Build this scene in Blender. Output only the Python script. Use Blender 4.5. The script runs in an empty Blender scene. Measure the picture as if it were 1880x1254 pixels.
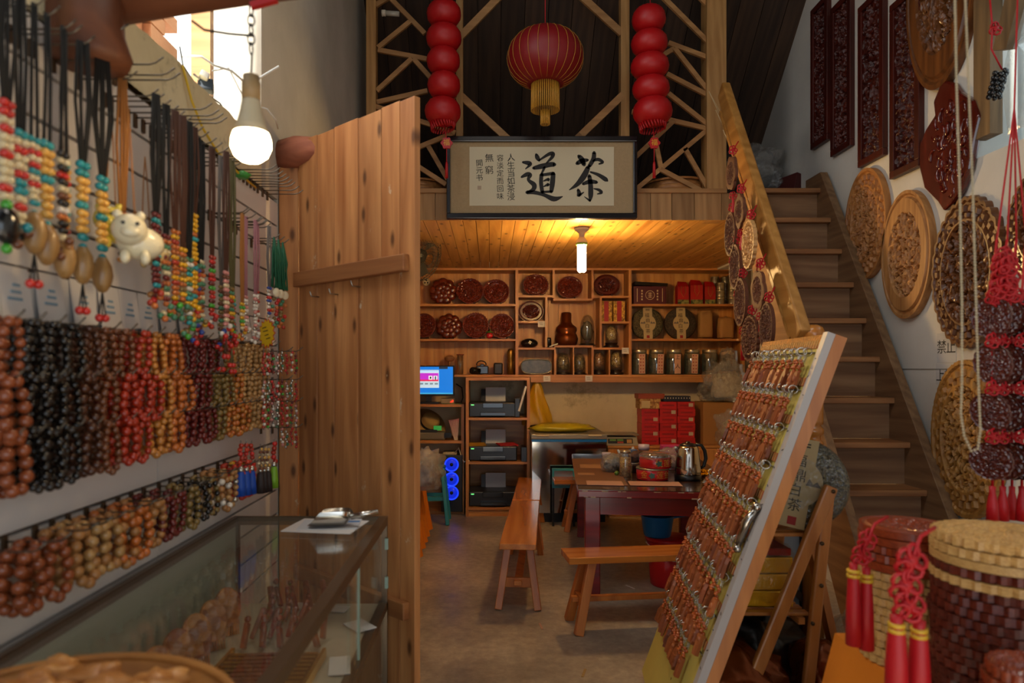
import bpy, math, random
from mathutils import Vector, Matrix, Euler, noise
rnd = random.Random(7)
PI = math.pi
scene = bpy.context.scene
COL = scene.collection

# ------------------------------------------------------------------ camera
F_PX, CX, CY, EYE = 1253.3, 900.0, 674.0, 1.5      # focal length in px, vanishing point, eye height (m)
cam_data = bpy.data.cameras.new('camera')
cam_data.lens = 24.0; cam_data.sensor_width = 36.0
cam_data.shift_x = (940 - CX) / 1880.0
cam_data.shift_y = (CY - 627) / 1880.0
cam_data.dof.use_dof = True; cam_data.dof.focus_distance = 5.0; cam_data.dof.aperture_fstop = 2.6
cam = bpy.data.objects.new('camera', cam_data); COL.objects.link(cam)
cam.location = (0, 0, EYE); cam.rotation_euler = (PI/2, 0, 0)
scene.camera = cam

# ------------------------------------------------------------------ world, daylight, exposure
world = bpy.data.worlds.new('world'); scene.world = world; world.use_nodes = True
wb = world.node_tree.nodes['Background']
wb.inputs[0].default_value = (0.72, 0.86, 1.0, 1); wb.inputs[1].default_value = 1.0
def area(name, loc, target, sx, sy, power, color):
    l = bpy.data.lights.new(name, 'AREA'); l.shape = 'RECTANGLE'; l.size = sx; l.size_y = sy
    l.energy = power; l.color = color
    o = bpy.data.objects.new(name, l); COL.objects.link(o); o.location = loc
    o.rotation_euler = (Vector(target) - Vector(loc)).to_track_quat('-Z', 'Y').to_euler()
    o['kind'] = 'helper'
    return o
# daylight: roof skylight above the front of the shop, open shop front behind the viewer, hole in the side wall, side window
area('daylight_skylight', (0.35, 1.7, 4.6), (0.35, 2.1, 0.0), 1.4, 1.1, 17, (1.0, 0.92, 0.80))
area('daylight_shop_front', (0.7, -1.3, 1.5), (0.7, 4.0, 0.9), 2.6, 1.8, 15, (0.86, 0.93, 1.0))
area('daylight_wall_opening', (-1.5, 2.2, 3.5), (0.1, 2.6, 1.0), 1.0, 1.0, 34, (1.0, 0.96, 0.9))
area('daylight_side_window', (2.75, 3.0, 2.85), (0.8, 3.3, 1.2), 0.8, 0.8, 3, (0.85, 0.95, 1.0))
sun = bpy.data.lights.new('sun', 'SUN'); sun.energy = 13.0; sun.angle = 0.02; sun.color = (1.0, 0.95, 0.86)
so = bpy.data.objects.new('sun', sun); COL.objects.link(so); so['kind'] = 'helper'
so.rotation_euler = Vector((-0.02, 0.75, -0.62)).to_track_quat('-Z', 'Y').to_euler()
vs = scene.view_settings
vs.view_transform = 'Standard'; vs.look = 'None'; vs.gamma = 1.0; vs.use_curve_mapping = False
vs.exposure = 0.12
scene.cycles.max_bounces = 7; scene.cycles.diffuse_bounces = 4; scene.cycles.glossy_bounces = 3
scene.cycles.transmission_bounces = 4; scene.cycles.transparent_max_bounces = 12
scene.cycles.caustics_reflective = False; scene.cycles.caustics_refractive = False
scene.cycles.sample_clamp_indirect = 4.0

def P(x, y, d):
    """photograph pixel + distance along the view axis -> point in the shop"""
    return Vector(((x - CX) * d / F_PX, d, EYE - (y - CY) * d / F_PX))

# ------------------------------------------------------------------ mesh builder
WM = {}
def wm_of(o):
    while o is not None:
        if o.name in WM: return WM[o.name]
        o = o.parent
    return Matrix.Identity(4)
class MB:
    def __init__(s): s.v = []; s.f = []; s.sm = []; s.mi = []; s.M = Matrix.Identity(4); s.cur = 0
    def add(s, vs_, fs_, smooth=False):
        n = len(s.v); M = s.M
        s.v += [M @ Vector(p) for p in vs_]
        for q in fs_: s.f.append([n + i for i in q]); s.sm.append(smooth); s.mi.append(s.cur)
        return s
    def box(s, c, size, rot=None):
        hx, hy, hz = [k / 2 for k in size]; c = Vector(c)
        vs_ = [Vector((a*hx, b*hy, e*hz)) for a in (-1, 1) for b in (-1, 1) for e in (-1, 1)]
        if rot is not None:
            R = rot if isinstance(rot, Matrix) else Euler(rot).to_matrix()
            vs_ = [R @ p for p in vs_]
        return s.add([c + p for p in vs_], [(0,1,3,2),(4,6,7,5),(0,4,5,1),(2,3,7,6),(0,2,6,4),(1,5,7,3)])
    def box2(s, a, b):
        return s.box([(a[i]+b[i])/2 for i in range(3)], [abs(b[i]-a[i]) for i in range(3)])
    def bar(s, p0, p1, w, t, side=(0, 0, 1)):
        p0 = Vector(p0); p1 = Vector(p1); d = (p1 - p0); L = d.length; d.normalize()
        u = Vector(side); u = (u - d * u.dot(d))
        if u.length < 1e-5: u = d.orthogonal()
        u.normalize(); w_ = d.cross(u)
        R = Matrix((w_, d, u)).transposed()
        return s.box((p0 + p1) / 2, (w, L, t), R)
    def tube(s, pts, r, n=8, closed=False, cap=True, smooth=True):
        pts = [Vector(p) for p in pts]; m = len(pts)
        rr = r if isinstance(r, (list, tuple)) else [r] * m
        vs_ = []; fs_ = []; up = None
        for i, p in enumerate(pts):
            a = pts[(i-1) % m] if (closed or i > 0) else p
            b = pts[(i+1) % m] if (closed or i < m-1) else p
            d = (b - a)
            if d.length < 1e-9: d = Vector((0, 0, 1))
            d.normalize()
            if up is None: up = d.orthogonal().normalized()
            up = (up - d * up.dot(d))
            up = up.normalized() if up.length > 1e-6 else d.orthogonal().normalized()
            w = d.cross(up)
            for k in range(n):
                t = 2*PI*k/n
                vs_.append(p + (up*math.cos(t) + w*math.sin(t)) * rr[i])
        for i in range(m if closed else m-1):
            j = (i+1) % m
            for k in range(n):
                l = (k+1) % n
                fs_.append((i*n+k, i*n+l, j*n+l, j*n+k))
        if cap and not closed:
            fs_.append(tuple(range(n))[::-1]); fs_.append(tuple((m-1)*n+k for k in range(n)))
        return s.add(vs_, fs_, smooth)
    def lathe(s, prof, n=20, at=(0, 0, 0), axis=None, smooth=True, lobes=0, amp=0.0):
        at = Vector(at); vs_ = []; fs_ = []
        R = Vector(axis).to_track_quat('Z', 'Y').to_matrix() if axis is not None else Matrix.Identity(3)
        m = len(prof)
        for (r, z) in prof:
            for k in range(n):
                t = 2*PI*k/n
                q = r * (1 + (amp*abs(math.sin(t*lobes/2)) - amp if lobes else 0))
                vs_.append(at + R @ Vector((q*math.cos(t), q*math.sin(t), z)))
        for i in range(m-1):
            for k in range(n):
                l = (k+1) % n
                fs_.append((i*n+k, i*n+l, (i+1)*n+l, (i+1)*n+k))
        if prof[0][0] > 1e-6: fs_.append(tuple(range(n))[::-1])
        if prof[-1][0] > 1e-6: fs_.append(tuple((m-1)*n+k for k in range(n)))
        return s.add(vs_, fs_, smooth)
    def ball(s, c, r, nu=12, nv=8, sq=(1, 1, 1)):
        c = Vector(c)
        vs_ = [c + Vector((0, 0, r*sq[2]))]; fs_ = []
        for i in range(1, nv):
            a = PI*i/nv
            for k in range(nu):
                t = 2*PI*k/nu
                vs_.append(c + Vector((r*sq[0]*math.sin(a)*math.cos(t), r*sq[1]*math.sin(a)*math.sin(t), r*sq[2]*math.cos(a))))
        vs_.append(c - Vector((0, 0, r*sq[2]))); e = len(vs_)-1
        for k in range(nu): fs_.append((0, 1+k, 1+(k+1) % nu))
        for i in range(nv-2):
            for k in range(nu):
                l = (k+1) % nu; a = 1+i*nu
                fs_.append((a+k, a+nu+k, a+nu+l, a+l))
        a = 1+(nv-2)*nu
        for k in range(nu): fs_.append((a+k, e, a+(k+1) % nu))
        return s.add(vs_, fs_, True)
    def prism(s, poly, z0, z1, smooth=False):
        n = len(poly)
        vs_ = [(p[0], p[1], z0) for p in poly] + [(p[0], p[1], z1) for p in poly]
        fs_ = [tuple(range(n))[::-1], tuple(range(n, 2*n))] + [(i, (i+1) % n, n+(i+1) % n, n+i) for i in range(n)]
        return s.add(vs_, fs_, smooth)
    def grid(s, fn, nu, nv, smooth=True):
        vs_ = [fn(i/nu, j/nv) for j in range(nv+1) for i in range(nu+1)]
        fs_ = [(j*(nu+1)+i, j*(nu+1)+i+1, (j+1)*(nu+1)+i+1, (j+1)*(nu+1)+i) for j in range(nv) for i in range(nu)]
        return s.add(vs_, fs_, smooth)
    def blob(s, c, size, seed=0, amp=0.25, freq=2.0, nu=22, nv=14, flat=True, sharp=False, boxy=0.0):
        c = Vector(c); n0 = len(s.v)
        t = MB(); t.ball((0, 0, 0), 1.0, nu, nv)
        out = []
        for p in t.v:
            q = p * freq + Vector((seed*7.1, seed*3.3, seed*1.7))
            k = noise.noise(q) + 0.5*noise.noise(q*2.3)
            if sharp: k = abs(k)*1.6 - 0.4
            if boxy: p = p / (max(abs(p.x), abs(p.y), abs(p.z)) ** boxy)
            p = p * (1 + amp*k)
            if flat and p.z < -0.75: p.z = -0.75
            out.append(c + Vector((p.x*size[0]/2, p.y*size[1]/2, p.z*size[2]/2)))
        return s.add(out, t.f, not sharp)
    def text(s, key, h, M):
        """flat lettering; h = height of an em; M = plane with x to the right, y up"""
        vs_, fs_ = TXT[key]
        old = s.M; s.M = old @ M
        s.add([(p[0]*h, p[1]*h, 0) for p in vs_], fs_)
        s.M = old; return s
    def stroke(s, pts, M):
        """brush stroke: pts = (x, y, width)"""
        Q = []
        for i in range(len(pts)-1):
            p0 = pts[max(i-1, 0)]; p1 = pts[i]; p2 = pts[i+1]; p3 = pts[min(i+2, len(pts)-1)]
            for k in range(5):
                t = k/5.0
                Q.append([0.5*((2*b)+(-a+c)*t+(2*a-5*b+4*c-d)*t*t+(-a+3*b-3*c+d)*t**3) for a, b, c, d in zip(p0, p1, p2, p3)])
        Q.append(list(pts[-1]))
        vs_ = []; fs_ = []
        for i, q in enumerate(Q):
            a = Q[max(i-1, 0)]; b = Q[min(i+1, len(Q)-1)]
            dx, dy = b[0]-a[0], b[1]-a[1]; L = math.hypot(dx, dy) or 1
            w = max(q[2], 1e-4)*0.62
            vs_ += [(q[0]-dy/L*w, q[1]+dx/L*w, 0), (q[0]+dy/L*w, q[1]-dx/L*w, 0)]
            if i: fs_.append((2*i-2, 2*i-1, 2*i+1, 2*i))
        old = s.M; s.M = old @ M; s.add(vs_, fs_)
        for q in (Q[0], Q[-1]):
            w = max(q[2], 1e-4)/2
            s.add([(q[0]+w*math.cos(t*PI/4), q[1]+w*math.sin(t*PI/4), 0) for t in range(8)], [tuple(range(8))])
        s.M = old; return s
    def mesh(s, name, mat, inv=None):
        me = bpy.data.meshes.new(name)
        vs_ = [inv @ p for p in s.v] if inv is not None else s.v
        me.from_pydata([tuple(p) for p in vs_], [], s.f)
        me.polygons.foreach_set('use_smooth', s.sm)
        for m in (mat if isinstance(mat, (list, tuple)) else [mat]): me.materials.append(m)
        if any(s.mi): me.polygons.foreach_set('material_index', s.mi)
        me.update(); return me
    def build(s, name, mat, parent=None, bevel=0.0, **kw):
        inv = wm_of(parent).inverted() if parent is not None else None
        o = bpy.data.objects.new(name, s.mesh(name, mat, inv)); COL.objects.link(o)
        if parent is not None: o.parent = parent
        if bevel:
            b = o.modifiers.new('bevel', 'BEVEL'); b.width = bevel; b.segments = 2; b.limit_method = 'ANGLE'
        return tag(o, **kw) if kw else o

def tag(o, label=None, cat=None, group=None, kind=None):
    if label: o['label'] = label
    if cat: o['category'] = cat
    if group: o['group'] = group
    if kind: o['kind'] = kind
    return o
def thing(name, label, cat, loc=(0, 0, 0), rotz=0.0, group=None, kind=None, rot=None):
    o = bpy.data.objects.new(name, None); COL.objects.link(o)
    o.empty_display_size = 0.05
    o.location = loc; o.rotation_euler = rot if rot is not None else (0, 0, rotz)
    WM[o.name] = Matrix.Translation(Vector(loc)) @ Euler(o.rotation_euler).to_matrix().to_4x4()
    return tag(o, label, cat, group, kind)
def solo(name, mb, mat, label, cat, group=None, origin=None, **kw):
    """a thing that is one mesh; its origin is set at its base"""
    if origin is None:
        zs = min(p.z for p in mb.v); n = len(mb.v)
        origin = Vector((sum(p.x for p in mb.v)/n, sum(p.y for p in mb.v)/n, zs))
    o = mb_build_at(name, mb, mat, origin, **kw)
    return tag(o, label, cat, group)
def mb_build_at(name, mb, mat, origin, bevel=0.0):
    o = bpy.data.objects.new(name, mb.mesh(name, mat, Matrix.Translation(-Vector(origin)))); COL.objects.link(o)
    o.location = origin
    if bevel:
        b = o.modifiers.new('bevel', 'BEVEL'); b.width = bevel; b.segments = 2; b.limit_method = 'ANGLE'
    return o
def inst(me, name, parent, M):
    o = bpy.data.objects.new(name, me); COL.objects.link(o)
    if parent is not None: o.parent = parent
    o.matrix_basis = M
    return o
def copy_tree(root, M, label=None, group=None):
    r = root.copy(); COL.objects.link(r); r.matrix_basis = M
    if label: r['label'] = label
    if group: r['group'] = group
    for ch in root.children:
        c = ch.copy(); COL.objects.link(c); c.parent = r
        for g in ch.children:
            e = g.copy(); COL.objects.link(e); e.parent = c
    return r
def T(x, y=None, z=None):
    return Matrix.Translation(Vector((x, y, z)) if y is not None else Vector(x))
def RZ(a): return Matrix.Rotation(a, 4, 'Z')
def RX(a): return Matrix.Rotation(a, 4, 'X')
def RY(a): return Matrix.Rotation(a, 4, 'Y')
def SC(x, y, z): return Matrix.Diagonal((x, y, z, 1))
def frame(o, x, y):
    """plane matrix: origin o, axes x and y"""
    x = Vector(x).normalized(); z = x.cross(Vector(y)).normalized(); y = z.cross(x)
    m = Matrix((x, y, z)).transposed().to_4x4(); m.translation = Vector(o); return m

# lettering is meshed first, while the scene is still small
TXT = {}
def make_text(key, body):
    cu = bpy.data.curves.new('lettering', 'FONT'); cu.body = body; cu.size = 1.0
    cu.align_x = 'CENTER'; cu.align_y = 'CENTER'; cu.resolution_u = 2
    o = bpy.data.objects.new('lettering', cu); COL.objects.link(o)
    me = bpy.data.meshes.new_from_object(o.evaluated_get(bpy.context.evaluated_depsgraph_get()))
    TXT[key] = ([tuple(v.co) for v in me.vertices], [tuple(p.vertices) for p in me.polygons])
    bpy.data.objects.remove(o); bpy.data.curves.remove(cu); bpy.data.meshes.remove(me)
for ch in '人生当如茶浸容淡定而回味無窮開元书福禁止上楼金线莲鼎白道': make_text(ch, ch)

# ------------------------------------------------------------------ materials
MATS = {}
class NT:
    def __init__(s, name):
        s.m = bpy.data.materials.new(name); s.m.use_nodes = True; s.t = s.m.node_tree
        s.b = s.t.nodes['Principled BSDF']; s.out = s.t.nodes['Material Output']
    def n(s, typ, **kw):
        q = s.t.nodes.new(typ)
        for k, v in kw.items():
            if k.startswith('i_'):
                key = k[2:]; key = int(key) if key.isdigit() else key
                q.inputs[key].default_value = v
            else: setattr(q, k, v)
        return q
    def l(s, a, b): s.t.links.new(a, b)
    def ramp(s, fac, stops):
        r = s.n('ShaderNodeValToRGB'); e = r.color_ramp.elements
        while len(e) < len(stops): e.new(0.5)
        for i, (p, c) in enumerate(stops): e[i].position = p; e[i].color = (*c, 1)
        s.l(fac, r.inputs[0]); return r.outputs[0]
    def coords(s, scale, rand=True):
        tc = s.n('ShaderNodeTexCoord'); v = tc.outputs['Object']
        if rand:
            oi = s.n('ShaderNodeObjectInfo'); mu = s.n('ShaderNodeMath', operation='MULTIPLY', i_1=13.0)
            s.l(oi.outputs['Random'], mu.inputs[0])
            ad = s.n('ShaderNodeVectorMath', operation='ADD'); s.l(v, ad.inputs[0]); s.l(mu.outputs[0], ad.inputs[1]); v = ad.outputs[0]
        mp = s.n('ShaderNodeMapping'); mp.inputs['Scale'].default_value = scale; s.l(v, mp.inputs[0]); return mp.outputs[0]
    def bump(s, h, strength=0.2, dist=0.01):
        b = s.n('ShaderNodeBump', i_Strength=strength, i_Distance=dist); s.l(h, b.inputs['Height']); s.l(b.outputs[0], s.b.inputs['Normal'])
def hexc(h):
    h = h.lstrip('#'); c = [int(h[i:i+2], 16)/255 for i in (0, 2, 4)]
    return tuple(x/12.92 if x <= 0.04045 else ((x+0.055)/1.055)**2.4 for x in c)
def plain(name, col, rough=0.5, metal=0.0, vary=0.0, bump=0.0, bscale=60, spec=0.5, coat=0.0, em=0.0, emcol=None, trans=0.0, sss=0.0, mott=0.0, mscale=4.0):
    if name in MATS: return MATS[name]
    t = NT(name); c = hexc(col) if isinstance(col, str) else col
    t.b.inputs['Base Color'].default_value = (*c, 1); t.b.inputs['Roughness'].default_value = rough
    t.b.inputs['Metallic'].default_value = metal; t.b.inputs['Specular IOR Level'].default_value = spec
    t.b.inputs['Coat Weight'].default_value = coat; t.b.inputs['Coat Roughness'].default_value = 0.12
    src = None
    if mott:
        nz = t.n('ShaderNodeTexNoise', i_Scale=mscale, i_Detail=5.0); t.l(t.coords((1, 1, 1)), nz.inputs['Vector'])
        src = t.ramp(nz.outputs[0], [(0.3, tuple(x*(1-mott) for x in c)), (0.7, tuple(min(1, x*(1+mott)) for x in c))])
    if vary:
        oi = t.n('ShaderNodeObjectInfo'); hs = t.n('ShaderNodeHueSaturation')
        mr = t.n('ShaderNodeMapRange'); mr.inputs['To Min'].default_value = 1-vary; mr.inputs['To Max'].default_value = 1+vary
        t.l(oi.outputs['Random'], mr.inputs['Value']); t.l(mr.outputs[0], hs.inputs['Value'])
        if src is not None: t.l(src, hs.inputs['Color'])
        else: hs.inputs['Color'].default_value = (*c, 1)
        src = hs.outputs[0]
    if src is not None: t.l(src, t.b.inputs['Base Color'])
    if bump:
        nz = t.n('ShaderNodeTexNoise', i_Scale=bscale, i_Detail=3.0); t.l(t.coords((1, 1, 1)), nz.inputs['Vector']); t.bump(nz.outputs[0], bump)
    if em:
        t.b.inputs['Emission Color'].default_value = (*(hexc(emcol) if emcol else c), 1); t.b.inputs['Emission Strength'].default_value = em
    t.b.inputs['Transmission Weight'].default_value = trans
    MATS[name] = t.m; return t.m
def wood(name, dark, light, axis='Z', scale=1.0, rough=0.45, vary=0.18, bump=0.15, coat=0.0, knots=False, flecks=False):
    if name in MATS: return MATS[name]
    t = NT(name); d, c = hexc(dark), hexc(light)
    st = {'X': (1.1, 16, 16), 'Y': (16, 1.1, 16), 'Z': (16, 16, 1.1)}[axis]
    co = t.coords(tuple(k*scale for k in st))
    nz = t.n('ShaderNodeTexNoise', i_Scale=1.0, i_Detail=5.0, i_Roughness=0.6, i_Distortion=0.7); t.l(co, nz.inputs['Vector'])
    wv = t.n('ShaderNodeTexWave', i_Scale=0.55, i_Distortion=7.0, i_Detail=2.0); wv.bands_direction = 'DIAGONAL'; t.l(co, wv.inputs['Vector'])
    mx = t.n('ShaderNodeMix', data_type='FLOAT'); mx.inputs[0].default_value = 0.14
    t.l(nz.outputs[0], mx.inputs[2]); t.l(wv.outputs['Fac'], mx.inputs[3])
    mid = tuple((a+b)/2 for a, b in zip(d, c))
    src = t.ramp(mx.outputs[0], [(0.25, d), (0.5, mid), (0.72, c)])
    if knots:
        sp = t.n('ShaderNodeSeparateXYZ'); t.l(t.coords((1, 1, 1)), sp.inputs[0]); cb = t.n('ShaderNodeCombineXYZ')
        ac, al = {'X': (1, 0), 'Y': (0, 1), 'Z': (0, 2)}[axis]
        for q, (src_i, k_) in enumerate(((ac, 9.0), (al, 3.6))):
            mm = t.n('ShaderNodeMath', operation='MULTIPLY', i_1=k_); t.l(sp.outputs[src_i], mm.inputs[0]); t.l(mm.outputs[0], cb.inputs[q])
        vo = t.n('ShaderNodeTexVoronoi', voronoi_dimensions='2D', i_Scale=1.0); t.l(cb.outputs[0], vo.inputs['Vector'])
        kr = t.ramp(vo.outputs['Distance'], [(0.05, (0.9, 0.9, 0.9)), (0.15, (0, 0, 0))])
        sc_ = t.n('ShaderNodeSeparateColor'); t.l(vo.outputs['Color'], sc_.inputs[0])
        gt = t.n('ShaderNodeMath', operation='GREATER_THAN', i_1=0.45); t.l(sc_.outputs[0], gt.inputs[0])
        km = t.n('ShaderNodeMath', operation='MULTIPLY'); t.l(kr, km.inputs[0]); t.l(gt.outputs[0], km.inputs[1]); kf = km.outputs[0]
        m2 = t.n('ShaderNodeMix', data_type='RGBA'); t.l(kf, m2.inputs[0]); t.l(src, m2.inputs[6]); m2.inputs[7].default_value = (*[x*0.3 for x in d], 1)
        src = m2.outputs[2]
    if flecks:      # old paint and scuffs left on the boards
        fn = t.n('ShaderNodeTexNoise', i_Scale=9.0, i_Detail=7.0, i_Roughness=0.75); t.l(t.coords((1, 1, 0.6)), fn.inputs['Vector'])
        ff = t.ramp(fn.outputs[0], [(0.64, (0, 0, 0)), (0.69, (0.8, 0.8, 0.8))])
        m3 = t.n('ShaderNodeMix', data_type='RGBA'); t.l(ff, m3.inputs[0]); t.l(src, m3.inputs[6]); m3.inputs[7].default_value = (*hexc('#d8c4a4'), 1); src = m3.outputs[2]
    oi = t.n('ShaderNodeObjectInfo'); hs = t.n('ShaderNodeHueSaturation'); mr = t.n('ShaderNodeMapRange')
    mr.inputs['To Min'].default_value = 1-vary; mr.inputs['To Max'].default_value = 1+vary
    t.l(oi.outputs['Random'], mr.inputs['Value']); t.l(mr.outputs[0], hs.inputs['Value']); t.l(src, hs.inputs['Color'])
    t.l(hs.outputs[0], t.b.inputs['Base Color'])
    t.b.inputs['Roughness'].default_value = rough; t.b.inputs['Coat Weight'].default_value = coat; t.b.inputs['Coat Roughness'].default_value = 0.15
    t.bump(mx.outputs[0], bump, 0.004)
    MATS[name] = t.m; return t.m
def thin(name, col=(1, 1, 1), refl=0.08, haze=0.0, rough=0.03, crumple=0.0, cscale=9.0):
    """thin clear sheet (glass pane, plastic film): clear, with surface reflection and a little haze"""
    if name in MATS: return MATS[name]
    t = NT(name); t.t.nodes.remove(t.b)
    tr = t.n('ShaderNodeBsdfTransparent'); tr.inputs[0].default_value = (*col, 1)
    gl = t.n('ShaderNodeBsdfGlossy', i_Roughness=rough); gl.inputs[0].default_value = (1, 1, 1, 1)
    di = t.n('ShaderNodeBsdfDiffuse'); di.inputs[0].default_value = (*[0.8*c for c in col], 1)
    fr = t.n('ShaderNodeLayerWeight', i_Blend=0.35)
    if crumple:
        vo = t.n('ShaderNodeTexNoise', i_Scale=cscale, i_Detail=3.0, i_Distortion=1.5); t.l(t.coords((1, 1, 1)), vo.inputs['Vector'])
        bp = t.n('ShaderNodeBump', i_Strength=crumple, i_Distance=0.05); t.l(vo.outputs[0], bp.inputs['Height'])
        for q in (gl, fr, di): t.l(bp.outputs[0], q.inputs['Normal'])
    mr = t.n('ShaderNodeMapRange'); mr.inputs['To Min'].default_value = refl; mr.inputs['To Max'].default_value = min(1, refl*4+0.12)
    t.l(fr.outputs['Fresnel'], mr.inputs['Value'])
    m1 = t.n('ShaderNodeMixShader', i_0=haze); t.l(tr.outputs[0], m1.inputs[1]); t.l(di.outputs[0], m1.inputs[2])
    m2 = t.n('ShaderNodeMixShader'); t.l(mr.outputs[0], m2.inputs[0]); t.l(m1.outputs[0], m2.inputs[1]); t.l(gl.outputs[0], m2.inputs[2])
    t.l(m2.outputs[0], t.out.inputs[0]); MATS[name] = t.m; return t.m
def plaster(name, c1, c2, stain=None, scale=2.2, rough=0.85, bump=0.25):
    if name in MATS: return MATS[name]
    t = NT(name); co = t.coords((1, 1, 1), False)
    nz = t.n('ShaderNodeTexNoise', i_Scale=scale, i_Detail=7.0, i_Roughness=0.6); t.l(co, nz.inputs['Vector'])
    src = t.ramp(nz.outputs[0], [(0.32, hexc(c1)), (0.62, hexc(c2))])
    if stain:
        n2 = t.n('ShaderNodeTexNoise', i_Scale=scale*1.9, i_Detail=8.0, i_Roughness=0.7); t.l(co, n2.inputs['Vector'])
        f = t.ramp(n2.outputs[0], [(0.56, (0, 0, 0)), (0.68, (0.75, 0.75, 0.75))])
        mx = t.n('ShaderNodeMix', data_type='RGBA'); t.l(f, mx.inputs[0]); t.l(src, mx.inputs[6]); mx.inputs[7].default_value = (*hexc(stain), 1); src = mx.outputs[2]
    t.l(src, t.b.inputs['Base Color']); t.b.inputs['Roughness'].default_value = rough
    n3 = t.n('ShaderNodeTexNoise', i_Scale=35.0, i_Detail=4.0); t.l(co, n3.inputs['Vector']); t.bump(n3.outputs[0], bump, 0.006)
    MATS[name] = t.m; return t.m
def leafy(name, c1, c2, scale=60.0, rough=0.7):
    """pressed tea, grain and the like: fine flecks of two colours"""
    if name in MATS: return MATS[name]
    t = NT(name); vo = t.n('ShaderNodeTexVoronoi', i_Scale=scale); t.l(t.coords((1, 1, 1)), vo.inputs['Vector'])
    t.l(t.ramp(vo.outputs['Color'], [(0.2, hexc(c1)), (0.8, hexc(c2))]), t.b.inputs['Base Color'])
    t.b.inputs['Roughness'].default_value = rough; t.bump(vo.outputs['Distance'], 0.6, 0.01)
    MATS[name] = t.m; return t.m

# palette
M_floor = None
def floor_mat():
    t = NT('worn_concrete'); co = t.coords((1, 1, 1), False)
    nz = t.n('ShaderNodeTexNoise', i_Scale=1.3, i_Detail=8.0, i_Roughness=0.62); t.l(co, nz.inputs['Vector'])
    n2 = t.n('ShaderNodeTexNoise', i_Scale=18.0, i_Detail=6.0, i_Roughness=0.7); t.l(co, n2.inputs['Vector'])
    mx = t.n('ShaderNodeMix', data_type='FLOAT'); mx.inputs[0].default_value = 0.35; t.l(nz.outputs[0], mx.inputs[2]); t.l(n2.outputs[0], mx.inputs[3])
    t.l(t.ramp(mx.outputs[0], [(0.33, hexc('#6a6056')), (0.5, hexc('#9a8d7c')), (0.66, hexc('#c2b49e'))]), t.b.inputs['Base Color'])
    rr = t.n('ShaderNodeMapRange'); rr.inputs['From Min'].default_value = 0.35; rr.inputs['From Max'].default_value = 0.65
    rr.inputs['To Min'].default_value = 0.28; rr.inputs['To Max'].default_value = 0.6; t.l(nz.outputs[0], rr.inputs['Value']); t.l(rr.outputs[0], t.b.inputs['Roughness'])
    t.bump(n2.outputs[0], 0.15, 0.004); return t.m
M_floor = floor_mat()
W_door = wood('door_pine', '#93562a', '#d2945a', 'Z', 0.8, 0.5, 0.2, 0.2, knots=True, flecks=True)
W_doorX = wood('batten_pine', '#7a4522', '#a9703f', 'X', 1.0, 0.55, 0.1, 0.2)
W_shelf = wood('shelf_pine', '#a2602a', '#d39550', 'X', 1.0, 0.4, 0.08, 0.08)
W_shelfZ = wood('shelf_pine_upright', '#a2602a', '#d39550', 'Z', 1.0, 0.4, 0.08, 0.08)
W_back = wood('shelf_back_pine', '#b5712f', '#dfa75f', 'Z', 0.8, 0.45, 0.14, 0.08)
W_ceil = wood('ceiling_pine', '#a8702c', '#dba659', 'Y', 0.8, 0.42, 0.12, 0.3, knots=True)
W_fascia = wood('fascia_pine', '#8a6136', '#b58a57', 'Z', 1.2, 0.6, 0.14, 0.2)
W_post = wood('post_pine', '#9a6a36', '#c9995c', 'Z', 1.2, 0.55, 0.1, 0.2)
W_brace = wood('brace_pine', '#94673a', '#bd8c55', 'X', 1.0, 0.6, 0.12, 0.15)
W_roof = wood('roof_board', '#2a1d15', '#4f3827', 'Y', 0.9, 0.8, 0.25, 0.4)
W_stair = wood('stair_board', '#7a4a28', '#b07c4c', 'X', 1.0, 0.55, 0.12, 0.15)
W_stairR = wood('stair_riser_board', '#6e4a30', '#a07a55', 'X', 0.8, 0.7, 0.14, 0.15)
W_string = wood('stringer_board', '#6b4a30', '#9a7650', 'Y', 1.0, 0.6, 0.1, 0.2)
W_rail = wood('handrail_pine', '#9a6526', '#c48c46', 'Y', 0.8, 0.45, 0.08, 0.15)
W_newel = wood('newel_varnished', '#a8611f', '#d48f42', 'Z', 0.7, 0.25, 0.05, 0.05, coat=0.5)
W_log = wood('log_bark_stripped', '#4e2a18', '#7e4a2d', 'X', 0.5, 0.6, 0.1, 0.5)
M_wallL = plaster('grey_lime_plaster', '#a9a498', '#c4bfb3', scale=1.2, bump=0.15)
M_parap = plaster('stained_cream_plaster', '#c9b98f', '#e0d3ad', stain='#5c5442', scale=3.0, bump=0.5)
M_wallR = plaster('pale_wall_plaster', '#c9c5bc', '#dedad0', scale=1.0, bump=0.15)
M_back = plaster('cream_back_plaster', '#cdb891', '#e2d0aa', stain='#a08c6a', scale=1.6, bump=0.2)
M_slat = plain('slat_white', '#d9d4cf', 0.35, vary=0.03)
M_groove = plain('slat_core_brown', '#5d4630', 0.7)
M_out = plaster('outside_render', '#cfd8de', '#eef2f4', scale=1.5)
M_brickout = plain('outside_brick', '#d9a27c', 0.8, vary=0.2, bump=0.3)
M_rope = plain('cord_red', '#c01420', 0.6)
M_white_wire = plain('white_cable', '#dcdcd6', 0.5)
M_black_wire = plain('black_cable', '#1a1816', 0.5)
M_yellow_wire = plain('yellow_cable', '#d8b21e', 0.5)

XL, XR, YB, DL = -0.95, 2.38, 7.45, 4.80          # side walls, back wall, loft front
ZC, ZF = 2.539, 2.735                             # loft underside, loft floor

# floor
b = MB(); b.box2((-3.2, -2.5, -0.12), (3.2, 7.7, 0)); b.build('floor', M_floor, label='worn grey concrete shop floor', kind='structure')

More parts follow.
